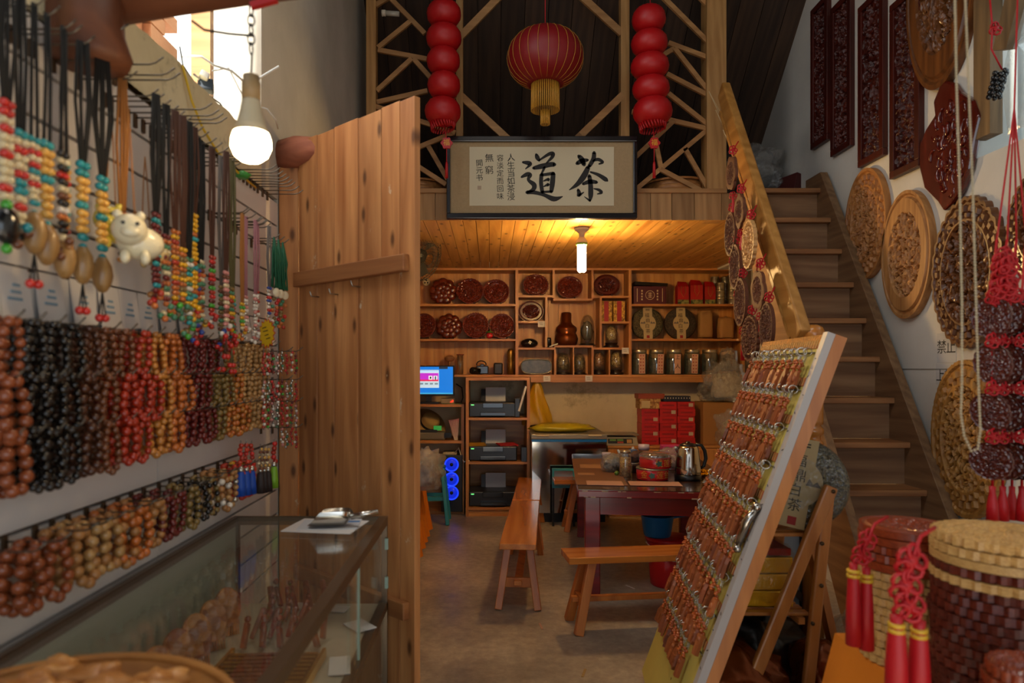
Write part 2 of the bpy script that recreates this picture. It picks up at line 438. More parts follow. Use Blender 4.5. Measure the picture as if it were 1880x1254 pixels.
# side wall with the slatted display panel, parapet and opening above it
wl = thing('wall_left', 'grey plastered side wall carrying the white slatted display panel', 'wall', (XL, 2, 0), kind='structure')
b = MB(); b.box2((-1.15, -1.6, 0), (-0.972, 3.06, 2.25)); b.build('slat_core', M_groove, wl)
b = MB(); b.box2((-1.15, -1.6, 2.25), (-0.955, 1.55, 2.46)); b.build('plaster_front', M_parap, wl)
pb = MB()
def par_top(u, v):
    return None
nseg = 26
vs_, fs_ = [], []
for i in range(nseg+1):
    y = 1.55 + (2.84-1.55)*i/nseg
    z = 2.43 + 0.025*noise.noise(Vector((y*6, 1.2, 0))) + 0.01*noise.noise(Vector((y*22, 3, 0)))
    vs_ += [(-0.952, y, 2.25), (-0.952 + 0.004*noise.noise(Vector((y*9, 0, 5))), y, z), (-1.15, y, z+0.03*noise.noise(Vector((y*5, 7, 0)))), (-1.15, y, 2.25)]
    if i:
        a = 4*(i-1)
        fs_ += [(a, a+4, a+5, a+1), (a+1, a+5, a+6, a+2), (a+2, a+6, a+7, a+3)]
pb.add(vs_, fs_); pb.build('broken_parapet', M_parap, wl)
b = MB(); b.box2((-1.15, 2.84, 2.25), (-0.952, 7.6, 6.5)); b.box2((-1.15, 3.06, 0), (-0.952, 7.6, 2.25)); b.build('plaster_back', M_wallL, wl)
GROOVE = [0.955 - 0.1065*k for k in range(8, 0, -1)] + [0.955 + 0.1065*k for k in range(13)]
for (y0, y1) in ((0.45, 1.948), (1.952, 3.05)):
    sl = MB(); sl.box((0, 0, 0), (0.017, y1-y0, 0.0975)); me = sl.mesh('slat', M_slat)
    for z in GROOVE[:-1]:
        inst(me, 'slat', wl, T(XL-0.009 - XL, (y0+y1)/2 - 2, z + 0.0535))

# wall on the stair side, with a window hole high up
wr = thing('wall_right', 'white plastered wall beside the stairs', 'wall', (XR, 3, 0), kind='structure')
b = MB(); b.box2((XR, -1.6, 0), (XR+0.2, 4.95, 2.52)); b.box2((XR, 3.34, 2.52), (XR+0.2, 7.6, 6.5)); b.box2((2.78, 4.95, 0), (2.9, 7.6, 2.535)); b.box2((XR+0.2, 4.83, 0), (2.9, 4.95, 2.535)); b.box2((XR, -1.6, 2.52), (XR+0.2, 2.3, 6.5)); b.box2((XR, 2.3, 4.2), (XR+0.2, 3.34, 6.5))
b.build('plaster', M_wallR, wr)
b = MB()
for (p, q) in ((P(1640, 681, 4.02), P(1705, 686, 3.70)),):
    b.box2((XR-0.004, 3.1, 1.487), (XR, 4.02, 1.492))
b.build('board_seam', plain('seam_line_grey', '#8f8b82', 0.8), wr)  # thin grey strip along the joint of the wall boards

b = MB(); b.box2((-1.15, YB, 0), (2.9, YB+0.15, 3.2)); b.build('wall_back', M_back, label='cream plastered back wall below the shelving, scuffed and stained', kind='structure')

b = MB(); b.box2((-1.15, -1.75, 2.35), (XR+0.2, -1.6, 3.2)); b.box2((-1.15, -1.75, 0), (-0.9, -1.6, 2.35)); b.build('wall_front_sun_block', M_wallR, label='added plaster lintel, out of view, keeping sun out of the shop', kind='structure')  # front wall added behind the viewer to hold back the sun
# roof: dark boards falling towards the back, front slope behind the viewer
rf = thing('roof', 'dark stained roof boards sloping above the loft', 'roof', (0.7, 6.086, 3.365), kind='structure')
SL = math.atan(0.951)
n = 19; wd = (XR - XL + 0.1) / n
rb = MB(); rb.box((0, 0, 0.012), (wd-0.006, 5.9, 0.024)); me = rb.mesh('roof_board', W_roof)
for i in range(n):
    x = XL - 0.05 + wd*(i+0.5) - 0.7
    inst(me, 'roof_board', rf, T(x, -1.9*math.cos(SL), 1.9*math.sin(SL) + rnd.uniform(-0.004, 0.006)) @ RX(-SL))
b = MB(); b.box((0.7, 6.086-1.9*math.cos(SL), 3.365+1.9*math.sin(SL)+0.06), (XR-XL+0.3, 5.9, 0.04), (-SL, 0, 0)); b.build('roof_felt', W_roof, rf)
b = MB(); b.box((0.8175, 0.55, 4.85), (3.495, 5.6, 0.05), (math.radians(38), 0, 0)); b.build('front_slope', W_roof, rf)

# loft: ceiling planks, floor, fascia
ce = thing('ceiling', 'varnished plank ceiling under the loft, glowing in the lamp light', 'ceiling', (0.7, 6.1, ZC), kind='structure')
pw = 0.0937; n = 40
pk = MB(); pk.box((0, 0, 0.01), (pw-0.0035, YB-DL-0.02, 0.02)); me = pk.mesh('ceiling_plank', W_ceil)
for i in range(n): inst(me, 'ceiling_plank', ce, T(XL + 0.005 + pw*(i+0.5) - 0.7, 6.125-6.1, rnd.uniform(-0.001, 0.002)))
b = MB(); b.box2((XL, DL+0.03, ZC+0.025), (2.6, 6.9, ZF-0.002)); b.build('loft_floor', W_roof, ce)
fa = thing('trim_1', 'upright boards facing the front edge of the loft', 'fascia', (0.7, DL, ZC), kind='structure')
x = -0.87; k = 0
while x < 1.66:
    w = 0.165 + 0.03*math.sin(k*2.4)
    f = MB(); f.box2((x, DL, ZC-0.004), (x+w-0.004, DL+0.024, ZF-0.012)); f.build('fascia_board', W_fascia, fa); x += w; k += 1
b = MB(); b.box2((-0.87, DL-0.015, ZF-0.012), (1.66, DL+0.07, ZF+0.018)); b.build('sill_rail', W_brace, fa)

# loft posts and the lattice railing
def post(x0, x1, d, label, y=0.09, z1=6.2):
    a, c = P(x0, 300, d).x, P(x1, 300, d).x
    m = MB(); m.box2((a, d, ZF+0.018 if a < 1.5 else ZC), (c, d+y, z1))
    return solo('loft_post', m, W_post, label, 'post', bevel=0.004)
post(672, 690, 4.83, 'pine loft post against the grey plaster wall')
post(837, 850, 4.87, 'slim dark loft post behind the red lantern string nearer the door')
post(1140, 1156, 4.87, 'slim loft post standing above the end of the calligraphy frame')
post(1298, 1334, 4.81, 'thick pine loft post at the head of the stairs', 0.14)
lat = {'railing_bay': []}
def lattice(label, segs, d, w):
    c = P(segs[0][0], segs[0][1], d)
    t = thing('lattice_railing', label, 'railing', (c.x, d, ZF))
    for k, (x0, y0, x1, y1) in enumerate(segs):
        m = MB(); m.bar(P(x0, y0, d+0.004*(k % 3)), P(x1, y1, d+0.004*(k % 3)), 0.022, w, (0, 1, 0) if False else (-(y1-y0), 0, -(x1-x0)))
        m.build('brace', W_brace, t)
lattice('diagonal pine lattice bay beside the grey plaster wall', [(700, -20, 780, 62), (753, 40, 694, 88), (694, 92, 785, 109), (756, 108, 692, 167), (759, 108, 793, 146), (785, 167, 692, 188), (690, 196, 836, 244), (834, 244, 750, 278), (785, 266, 822, 330), (700, 262, 819, 339), (690, 10, 755, -30), (793, 146, 836, 180), (690, 350, 760, 290)], 4.85, 0.032)
lattice('diagonal pine lattice bay next to the thick stair post', [(1200, -22, 1299, 77), (1227, 79, 1299, 106), (1160, 135, 1238, 89), (1238, 89, 1299, 166), (1224, 136, 1299, 175), (1160, 130, 1226, 170), (1227, 172, 1300, 230), (1227, 220, 1300, 237), (1299, 238, 1160, 354), (1160, 295, 1238, 221), (1201, 250, 1214, 312), (1257, 273, 1303, 353), (1212, 311, 1290, 352), (1299, 10, 1260, -30), (1160, 205, 1227, 220)], 4.85, 0.032)
lattice('heavy cross braces of the open middle loft bay', [(845, 68, 925, -14), (846, 176, 925, 249), (925, 249, 990, 310), (1144, 174, 1067, 248), (1067, 248, 1000, 310), (1142, 62, 1050, -22)], 4.88, 0.05)

# staircase
st = thing('staircase', 'steep wooden staircase with open nosings climbing to the loft', 'staircase', (2.0, 3.1, 0))
XA, XBs = 1.84, 2.30
for i in range(12):
    d = 4.75 - 0.145*i; z = 2.747 - 0.237*i
    m = MB(); m.box2((XA, d, z-0.032), (XBs, d+0.2, z)); m.build('tread', W_stair, st, bevel=0.004)
    m = MB(); m.box2((XA, d+0.055, max(z-0.236, 0.0)), (XBs, d+0.072, z-0.033)); m.build('riser', W_stairR, st)
for (xa, xb) in ((1.795, 1.84), (2.30, 2.352)):
    m = MB()
    pts = [(3.02, 0.0), (3.36, 0.0), (4.98, 2.66), (4.98, 2.86), (4.76, 2.86), (3.02, 0.10)]
    m.M = Matrix(((0, 0, 1, 0), (1, 0, 0, 0), (0, 1, 0, 0), (0, 0, 0, 1))); m.prism(pts, xa, xb); m.build('stringer', W_string, st, bevel=0.004)
nx = 1.512
m = MB(); m.lathe([(0.0, 1.70), (0.022, 1.698), (0.044, 1.685), (0.054, 1.66), (0.048, 1.632), (0.03, 1.618), (0.03, 1.605), (0.046, 1.60), (0.046, 1.25), (0.046, 1.235), (0.034, 1.228), (0.048, 1.21), (0.048, 1.19), (0.034, 1.18), (0.036, 1.16), (0.046, 1.15), (0.05, 0.9), (0.05, 0.0)], 24, (nx, 3.2, 0)); m.build('newel_post', W_newel, st)
m = MB(); m.bar((1.462, 3.2, 1.635), (1.546, 4.52, 3.335), 0.055, 0.115, (0, -1, 0.7)); m.build('handrail', W_rail, st, bevel=0.01)
m = MB(); m.bar((1.455, 3.3, 1.66-0.02), (1.52, 4.5, 3.20-0.02), 0.02, 0.022, (0, -1, 0.7)); m.build('rail_strip', W_rail, st)
M_cordpale = plain('pale_cord', '#cbb489', 0.8)
m = MB()
for k in range(9):
    y = 3.5 + k*0.14; z = 1.60 + (y-3.24)*1.28
    m.tube([(1.48, y, z), (1.74, y+0.22, z-0.36+0.05*(k % 3))], 0.0022, 5); m.tube([(1.48, y, z), (1.70, y-0.02, z-0.5)], 0.0022, 5)
m.build('net_cord', M_cordpale, st)

# plank door standing open
hA, hB = Vector((-0.842, 3.04, 0)), Vector((-0.268, 2.51, 0))
dv = (hB-hA); DW = dv.length; ang = math.atan2(dv.y, dv.x)
do = thing('door_1', 'tall plank door of knotty pine standing half open', 'door', (hA.x, hA.y, 0), ang, kind='structure')
ws = [0.145, 0.125, 0.165, 0.15, 0.11, 0.0]; ws[5] = DW - sum(ws); x = 0
for k, w in enumerate(ws):
    m = MB(); m.M = WM[do.name]; m.box2((x+0.0015, -0.012, 0.03), (x+w-0.0015, 0.016, 2.50 - 0.004*(k % 2))); m.build('door_plank', W_door, do, bevel=0.002); x += w
for z, xa in ((1.885, 0.02), (0.60, 0.02)):
    m = MB(); m.M = WM[do.name]; m.box2((xa-0.02, -0.042, z-0.032), (DW-0.03, -0.012, z+0.032)); m.build('batten', W_doorX, do, bevel=0.004)
M_nail = plain('bright_steel', '#b9b6ae', 0.3, 1.0)
m = MB(); m.M = WM[do.name]
for (x, z) in ((0.16, 1.80), (0.30, 1.80), (0.45, 1.82)):
    m.tube([(x, -0.012, z), (x, -0.05, z), (x+0.004, -0.06, z+0.02)], 0.003, 6)
m.build('coat_nail', M_nail, do)
m = MB(); m.box2((-0.948, 3.06, 0), (-0.86, 3.14, 2.40)); solo('door_post', m, W_door, 'pine door post between slatted panel and plank door', 'post', bevel=0.004)
m = MB(); m.tube([(-0.952, 3.10, 2.455), (-0.86, 3.06, 2.463), (-0.72, 3.0, 2.44), (-0.70, 2.99, 2.44)], [0.07, 0.072, 0.066, 0.05], 14); solo('log_end', m, wood('cut_log', '#7c3f28', '#b06a4b', 'X', 1.0, 0.8, 0.05, 0.5), 'sawn reddish log end resting on top of the door post', 'log')

# log beam overhead with corbel
pA, pB = Vector((-0.97, 1.585, 2.345)), Vector((2.34, 0.95, 2.50))
m = MB(); pts = [pA.lerp(pB, k/14) + Vector((0, 0, 0.008*math.sin(k*1.7))) for k in range(15)]
m.tube(pts, [0.064+0.004*math.sin(k*2.1) for k in range(15)], 16); solo('log_beam', m, W_log, 'round reddish brown log beam crossing above the hanging lamp', 'beam')
m = MB(); m.lathe([(0.075, 0), (0.082, 0.02), (0.066, 0.07), (0.06, 0.2)], 14, (-0.876, 1.50, 2.165)); m.box2((-0.952, 1.46, 2.18), (-0.87, 1.54, 2.30)); solo('log_bracket', m, W_log, 'stubby turned wooden bracket under the log beam at the wall', 'bracket')

# what shows through the opening: a sunlit yard wall, brick pier and post
ow = thing('yard_wall', 'pale yard wall seen through the opening above the display panel', 'wall', (-2.3, 3.6, 0), kind='structure')
b = MB(); b.box2((-2.6, 0.0, 0), (-2.45, 6.0, 5.5)); b.box2((-2.45, 4.35, 0), (-1.15, 4.5, 5.5)); b.build('render_coat', M_out, ow)
m = MB(); m.box2((-1.56, 3.56, 1.0), (-1.46, 3.64, 4.6)); solo('yard_post', m, W_brace, 'orange brown timber post beyond the wall opening', 'post')
m = MB(); m.box2((-1.65, 1.60, 1.0), (-1.16, 2.60, 2.47))
bp = thing('brick_pier', 'sunlit brick wall stub just outside the opening', 'brickwork', (-1.4, 2.4, 1.0))
m.build('core', M_parap, bp)
bk = MB(); bk.box((0, 0, 0), (0.11, 0.225, 0.055)); me = bk.mesh('brick', M_brickout)
for r in range(13):
    for c in range(5):
        inst(me, 'brick', bp, T(-1.42+1.4 + 0.03*((r*3+c) % 3), 1.75+0.235*c+(0.11 if r % 2 else 0)-2.4, 2.51+0.063*r-1.0))

W_weather = wood('window_timber', '#5a452c', '#8a6c46', 'Z', 1.2, 0.7, 0.1, 0.3)
# side window on the stair wall: frame timbers, plastic sheet
wn = thing('window_1', 'small timber framed window high on the stair wall, covered with clear plastic', 'window', (XR, 2.9, 2.52), kind='structure')
m = MB(); m.box2((XR-0.03, 3.21, 2.60), (XR+0.03, 3.32, 4.2)); m.build('window_frame', W_weather, wn)
m = MB(); m.bar((XR-0.03, 3.12, 2.95), (XR-0.02, 2.75, 3.95), 0.05, 0.09, (0, 1, 0.3)); m.build('window_frame', W_weather, wn)
M_film = thin('clear_film', (0.9, 0.97, 0.98), 0.1, 0.35, 0.15, 0.5, 6.0)
m = MB()
def sheet(u, v):
    y = 3.12 - 0.8*u; z = 2.56 + 1.6*v
    return (XR-0.015 - 0.05*abs(noise.noise(Vector((u*3, v*4, 2)))) - 0.06*max(0, 0.5-v)*u, y + 0.03*noise.noise(Vector((v*5, u*2, 8))), z)
m.grid(sheet, 16, 24); m.build('plastic_sheet', M_film, wn)
m = MB(); m.box2((XR+0.21, 2.2, 2.3), (XR+0.24, 3.5, 4.4)); m.build('pane', thin('window_glass', (0.92, 0.97, 1.0), 0.1), wn)
m = MB(); m.box2((XR+1.2, 0.5, 0.5), (XR+1.3, 6.5, 5.5)); m.build('yard_wall', M_out, label='bright pale house wall outside the side window', kind='structure')

# =================================================================== display wall: hooks, bracelets, necklaces
ORD = ['first', 'second', 'third', 'fourth', 'fifth', 'sixth', 'seventh', 'eighth', 'ninth', 'tenth', 'eleventh', 'twelfth', 'thirteenth', 'fourteenth', 'fifteenth', 'sixteenth', 'seventeenth', 'eighteenth', 'nineteenth', 'twentieth', 'twenty-first', 'twenty-second', 'twenty-third', 'twenty-fourth', 'twenty-fifth', 'twenty-sixth', 'twenty-seventh', 'twenty-eighth', 'twenty-ninth', 'thirtieth']
def bead_mat(n, c, r=0.28, v=0.12): return plain('bead_'+n, c, r, vary=v, coat=0.35, mott=0.2, mscale=90)
BM = {'chestnut': bead_mat('chestnut', '#8a4420'), 'black': bead_mat('black', '#17120f', 0.15), 'dark brown': bead_mat('dark_brown', '#4a2615'),
      'brown': bead_mat('brown', '#6b3a1c'), 'red': bead_mat('red', '#a52b12'), 'orange': bead_mat('orange', '#b86324'), 'amber': bead_mat('amber', '#b97830'),
      'dark red': bead_mat('dark_red', '#641510'), 'olive': bead_mat('olive', '#7d6430'), 'tan': bead_mat('tan', '#b58a52'), 'sand': bead_mat('sand', '#a5713c', 0.45),
      'yellow': bead_mat('yellow', '#d9a30f'), 'turquoise': bead_mat('turquoise', '#1f8f96'), 'bone': bead_mat('bone', '#d9c79c'), 'coral': bead_mat('coral', '#c2241c'),
      'green': bead_mat('green', '#3f9b2c'), 'jade': bead_mat('jade', '#3d7a58'), 'blue': bead_mat('blue', '#20408f'), 'silver': plain('bead_silver', '#c4bfb4', 0.25, 0.9), 'white': bead_mat('white', '#e0d6c6'), 'ochre': bead_mat('ochre', '#d8a54a'), 'scarlet': bead_mat('scarlet', '#c2381c', 0.6), 'pink': bead_mat('pink', '#d48a80')}
_b = MB(); _b.ball((0, 0, 0), 1.0, 12, 8); BEAD = {k: _b.mesh('bead', m) for k, m in BM.items()}
M_hook = plain('hook_wire', '#6b6256', 0.4, 0.9); M_hookb = plain('hook_plate', '#5a4632', 0.5, 0.5)
hk = MB(); hk.tube([(0, 0, 0), (0.105, 0, 0), (0.118, 0, 0.004), (0.135, 0, 0.018)], 0.0021, 6); HOOK_W = hk.mesh('wire', M_hook)
hk = MB(); hk.box((0.003, 0, -0.008), (0.006, 0.013, 0.036)); HOOK_P = hk.mesh('plate', M_hookb)
def hook(y, z, label, group='wire hooks on the slatted panel', L=1.0):
    o = bpy.data.objects.new('peg_hook', None); COL.objects.link(o); o.location = (XL+0.0005, y, z); o.empty_display_size = 0.03
    tag(o, label, 'hook', group)
    inst(HOOK_W, 'wire', o, SC(L, 1, 1)); inst(HOOK_P, 'plate', o, Matrix.Identity(4))
    return o
M_elastic = plain('elastic_cord', '#2a1a12', 0.7)
def bracelet(x, y, ztop, cols, r, hw, hh, label, group, tilt=0.0):
    """a ring of beads hanging round a hook; x = distance of its plane along the hook"""
    o = bpy.data.objects.new('bead_bracelet', None); COL.objects.link(o); o.empty_display_size = 0.02
    o.location = (x, y, ztop - 2*hh)
    tag(o, label, 'bracelet', group)
    per = PI*(3*(hw+hh)-math.sqrt((3*hw+hh)*(hw+3*hh))); n = max(8, int(per/(2.0*r)))
    # equal arc steps round the oval
    N = 240; pts = []; acc = [0]
    for k in range(N+1):
        t = 2*PI*k/N; pts.append((hw*math.sin(t)*(1-0.28*math.cos(t)), hh*math.cos(t)))
        if k: acc.append(acc[-1]+math.hypot(pts[k][0]-pts[k-1][0], pts[k][1]-pts[k-1][1]))
    j = 0
    for k in range(n):
        s = acc[-1]*(k+0.5)/n
        while acc[j+1] < s: j += 1
        py, pz = pts[j]
        c = cols[k % len(cols)] if not callable(cols) else cols(k, n)
        q = r*rnd.uniform(0.93, 1.04)
        inst(BEAD[c], 'bead', o, T(tilt*pz + rnd.uniform(-0.001, 0.001), py, hh+pz) @ SC(q, q, q))
    return o
def colour_at(px):
    for lim, c in ((48, ['chestnut']), (160, ['black']), (188, ['dark brown']), (240, ['brown']), (288, ['red']), (318, ['amber']), (360, ['orange']), (415, ['dark red']), (440, ['olive']), (462, ['orange', 'amber']), (999, ['tan'])):
        if px < lim: return c
ROWN = ['upper', 'middle', 'lower']
ys = []; y = 1.235
while y < 2.80: ys.append(y); y += 0.066 + 0.006*math.sin(y*9)
for ti, g in enumerate((1.592, 1.485, 1.379)):
    for ci, y in enumerate(ys):
        nth = ORD[len(ys)-1-ci]
        hook(y, g-0.006, f'wire hook of the {ROWN[ti]} of three bracelet rows, {nth} from the door', 'hooks of the three bracelet rows', 0.8)
        px = CX - 0.86*F_PX/y + (10*math.sin(ci*5+ti*2))
        cs = colour_at(px); cn = cs[0]
        for k in range(2 if y > 1.9 else 3):
            r = (0.0097 if ti else 0.0088)*(1.0 + 0.12*math.sin(ci*3.1+ti))
            if px < 48: r *= 1.15
            cc = cs if (ci+k+ti) % 5 else [cs[0], cs[-1]]
            bracelet(XL + 0.028 + 0.028*k + 0.006*math.sin(ci+ti), y + rnd.uniform(-0.004, 0.004), g-0.004, cc, r, 0.027, 0.053+rnd.uniform(-0.003, 0.004),
                     f'{["innermost", "middle", "outermost"][k if y <= 1.9 else 2*k]} {cn} bead bracelet, {ROWN[ti]} of three rows, {nth} hook from the door', f'{cn} bracelets on the {nth} hook of the {ROWN[ti]} row', rnd.uniform(-0.12, 0.12))
# low row
lowrow = [(1.255, ['chestnut'], 0.0125), (1.33, ['chestnut'], 0.012), (1.42, ['sand'], 0.0125), (1.475, ['tan'], 0.013), (1.53, ['sand', 'tan'], 0.0125), (1.60, ['sand', 'orange'], 0.012),
          (1.67, ['orange'], 0.0115), (1.735, ['sand'], 0.0115), (1.80, ['dark red'], 0.0095), (1.865, ['dark red'], 0.009), (1.95, ['olive'], 0.0105), (2.02, ['black'], 0.009), (2.10, ['olive', 'black'], 0.009), (2.19, ['sand', 'sand', 'white'], 0.0105), (2.25, ['tan', 'sand', 'silver'], 0.010), (2.37, ['scarlet'], 0.011), (2.43, ['scarlet', 'scarlet', 'scarlet', 'yellow'], 0.011)]
for ci, (y, cs, r) in enumerate(lowrow):
    hook(y, 1.160, f'wire hook of the single low bracelet row, {ORD[len(lowrow)-1-ci]} from the door', 'hooks of the low bracelet row')
    for k in range(3):
        bracelet(XL+0.030+0.030*k, y+rnd.uniform(-0.006, 0.006)+0.012*k, 1.162-0.004*k, cs, r, 0.031, 0.055+rnd.uniform(-0.002, 0.006),
                 f'{["innermost", "middle", "outermost"][k]} {cs[0]} bead bracelet in the single low row, {ORD[len(lowrow)-1-ci]} hook from the door', f'{cs[0]} bracelets on low hook {ci+1}', rnd.uniform(-0.15, 0.15))
# empty hooks of the top rail
k = 0
for k, y in enumerate((2.90, 2.84, 2.78, 2.74, 2.70, 2.66, 2.62, 2.58, 2.54, 2.44, 2.41, 2.38)): hook(y, 2.235, f'empty wire hook on the top rail, {ORD[k]} from the door post', 'empty hooks near the door post', 1.15)
for k, y in enumerate((1.50, 1.66, 1.72, 1.75, 1.95, 2.00, 2.03, 2.06)): hook(y, 2.236, f'empty wire hook on the top rail, {ORD[k]} after the log beam', 'empty hooks near the beam', 1.15)
for k, y in enumerate((2.30, 2.45, 2.5)): hook(y, 2.02, f'{["first", "middle", "last"][k]} empty wire hook in the row below the top rail', 'empty hooks below the top rail')

# necklaces
M_cb = plain('black_braid', '#14120f', 0.8); M_cbr = plain('brown_braid', '#4d2c1c', 0.8); M_col = plain('olive_braid', '#5c5530', 0.8); M_ctan = plain('tan_braid', '#a1672c', 0.8)
M_cpk = plain('mauve_braid', '#a06a70', 0.8); M_cgrey = plain('grey_braid', '#6b625c', 0.8)
M_seed = wood('carved_seed', '#7d5a30', '#b58a50', 'Z', 2.0, 0.4, 0.12, 0.2, coat=0.3)
M_blackst = plain('black_stone', '#16181a', 0.2, coat=0.5)
M_cer = plain('white_ceramic', '#e3d9b8', 0.2, coat=0.6); M_cery = plain('yellow_ceramic', '#d8c64e', 0.25, coat=0.5); M_cerb = plain('ceramic_beige', '#cdb27a', 0.3)
def necklace(y, label, cord, beads, z0=2.165, zb=1.90, n=9, r=0.0075, pend=None, x=-0.84, ncord=2, gap=0.009, tass=None, group=None, hooked=True):
    """cords hang from a hook to two columns of beads and a pendant"""
    if hooked: hook(y, z0, 'wire hook holding the ' + ' '.join(label.split()[:10]), 'hooks carrying the necklaces')
    o = bpy.data.objects.new('bead_necklace', None); COL.objects.link(o); o.empty_display_size = 0.02
    o.location = (x, y, zb); WM[o.name] = T(x, y, zb); tag(o, label, 'necklace', group)
    m = MB()
    for k in range(ncord):
        a = (k - (ncord-1)/2)
        wob = rnd.uniform(-0.004, 0.004)
        m.tube([(x+0.003*a, y+0.004*a, z0+0.006), (x+0.004*a+wob, y+0.7*gap*a, (z0+zb)/2), (x, y+gap*a*1.6/max(1, ncord-1)*1.2, zb)], 0.0031, 6)
    m.build('cord', cord, o)
    zz = zb
    for k in range(n):
        c = beads[k % len(beads)]; c, q = (c if isinstance(c, tuple) else (c, 1.0))
        q *= r; zz -= q
        for s in (-1, 1): inst(BEAD[c], 'bead', o, T(rnd.uniform(-0.002, 0.002), s*gap*(1-0.5*k/n), zz-zb) @ SC(q*1.1, q*1.1, q*0.95))
        zz -= q*0.95
    if pend == 'seed':
        zz -= 0.012; inst(BEAD['turquoise'], 'bead', o, T(0, 0, zz-zb) @ SC(r, r, r)); zz -= 0.036
        m = MB(); m.lathe([(0.0, 0.04), (0.009, 0.036), (0.0185, 0.018), (0.0215, -0.004), (0.017, -0.024), (0.008, -0.038), (0.0, -0.041)], 14, (x, y, zz)); m.build('seed_pendant', M_seed, o); zz -= 0.045
    elif pend == 'stone':
        zz -= 0.008; inst(BEAD['green'], 'bead', o, T(0, 0, zz-zb) @ SC(r*1.3, r*1.3, r*1.3)); zz -= 0.036
        m = MB(); m.ball((x, y, zz), 0.03, 14, 9, (0.6, 0.9, 1.1)); m.build('stone_pendant', M_blackst, o); zz -= 0.04
        inst(BEAD['green'], 'bead', o, T(0, 0, zz-zb) @ SC(r*1.2, r*1.2, r*1.2)); zz -= 0.01
    elif pend:
        for j in range(5):
            c = pend[j % len(pend)]; a = j*1.25
            inst(BEAD[c], 'charm', o, T(0.012*math.cos(a), 0.014*math.sin(a), zz-zb-0.008*j) @ SC(r*1.2, r*1.2, r*1.2))
        zz -= 0.045
    if tass:
        m = MB()
        for s in (-1, 0, 1): m.tube([(x, y, zz+0.008), (x+0.004*s, y+0.006*s, zz-0.045)], 0.0016, 5)
        m.build('tassel_cord', cord, o)
        for s in (-1, 1): inst(BEAD[tass], 'bead', o, T(0.002*s, 0.0085*s, zz-zb-0.05) @ SC(0.0085, 0.0085, 0.0085))
    return o
def YX(px, X=-0.84): return X*F_PX/(px-CX)
tr = ['coral', 'bone', 'coral', 'bone']
necklace(YX(12), 'necklace of coral and bone beads with a glossy black stone pendant', M_cb, ['coral', 'coral', 'bone', 'coral', 'bone', 'bone', 'coral', 'bone', 'bone', 'bone', 'coral', 'bone'], zb=1.965, n=12, pend='stone', ncord=4)
necklace(YX(38), 'necklace of striped bone and red beads with turquoise, second from the frame edge', M_cb, ['turquoise', 'bone', 'coral', 'bone', 'bone', 'coral', 'turquoise', 'turquoise', 'bone', 'coral', 'bone', 'bone'], zb=1.925, n=12, pend=['turquoise', 'brown', 'black'], ncord=3)
necklace(YX(63), 'slim striped bead necklace ending in black cords with red berries', M_cb, ['turquoise', 'bone', 'coral', 'bone', 'coral', 'turquoise', 'bone', 'coral', 'bone', 'bone'], zb=1.925, n=11, r=0.006, pend='seed', tass='coral', ncord=2)
necklace(YX(86), 'necklace of ochre beads with a turquoise band in the middle', M_cb, ['turquoise', 'ochre', 'ochre', 'ochre', 'turquoise', 'ochre', 'ochre', 'ochre', 'ochre'], zb=1.93, n=9, r=0.0085, pend='seed', ncord=2)
necklace(YX(116), 'necklace of black and bone beads on a twisted dark cord', M_cb, ['black', 'bone', 'black', 'coral', 'black', 'bone', 'brown', 'black', 'white', 'orange', 'black'], zb=1.925, n=13, r=0.007, pend=['brown', 'sand'], ncord=2)
necklace(YX(128), 'necklace of small ochre and turquoise beads ending beside the black and bone one', M_cb, ['turquoise', 'ochre', 'ochre', 'coral', 'turquoise', 'ochre', 'ochre', 'bone'], zb=1.91, n=12, r=0.0062, pend='seed', ncord=2, x=-0.85)
necklace(YX(152), 'ochre bead necklace with a large smooth seed pendant and red berries', M_cb, ['turquoise', 'turquoise', 'ochre', 'ochre', 'ochre', 'turquoise', 'ochre', 'ochre', 'ochre'], zb=1.925, n=10, r=0.0085, pend='seed', tass='coral', ncord=5)
necklace(YX(188), 'ochre bead necklace on thick braided cord nearest the white animal charms', M_cb, ['turquoise', 'turquoise', ('ochre', 1), 'ochre', 'ochre', 'turquoise', 'ochre', 'ochre', 'ochre'], zb=1.915, n=10, r=0.0085, pend='seed', tass='coral', ncord=6)

# ceramic animal charms
def animal(px, py, X, body, label, s=1.0, turn=0.0):
    d = X*F_PX/(px-CX); c = P(px, py, d)
    o = thing('animal_charm', label, 'charm', (c.x, c.y, c.z-0.03*s), turn, 'ceramic animal charms')
    m = MB(); m.M = WM[o.name]; m.ball((0.02*s, 0.02*s, 0.02*s), 0.032*s, 16, 10, (1.25, 1.0, 0.95)); m.build('body', body, o)
    m = MB(); m.M = WM[o.name]; m.ball((0.0, -0.018*s, 0.037*s), 0.029*s, 16, 10, (1.0, 0.95, 0.95)); m.ball((0.0, -0.043*s, 0.029*s), 0.013*s, 12, 8, (1.2, 0.7, 0.75)); m.build('head', M_cer if body is not M_cery else body, o)
    for q in (-1, 1):
        m = MB(); m.M = WM[o.name]; m.ball((0.018*s*q, -0.012*s, 0.063*s), 0.0085*s, 10, 6); m.build('ear', body, o)
        m = MB(); m.M = WM[o.name]; m.ball((0.011*s*q, -0.043*s, 0.044*s), 0.0035*s, 8, 6); m.build('eye', M_blackst, o)
        m = MB(); m.M = WM[o.name]; m.ball((0.016*s*q+0.01*s, -0.004*s, -0.008*s), 0.011*s, 10, 7, (0.8, 0.9, 1.2)); m.build('paw', body, o)
    m = MB(); m.M = WM[o.name]
    for q in (-1, 1): m.tube([(0.01*q*s, 0, 0.06*s), (0.004*q, 0.006, 0.2*s), (0, 0.01, 0.26*s)], 0.0016, 5)
    m.build('hanging_cord', M_ctan, o)
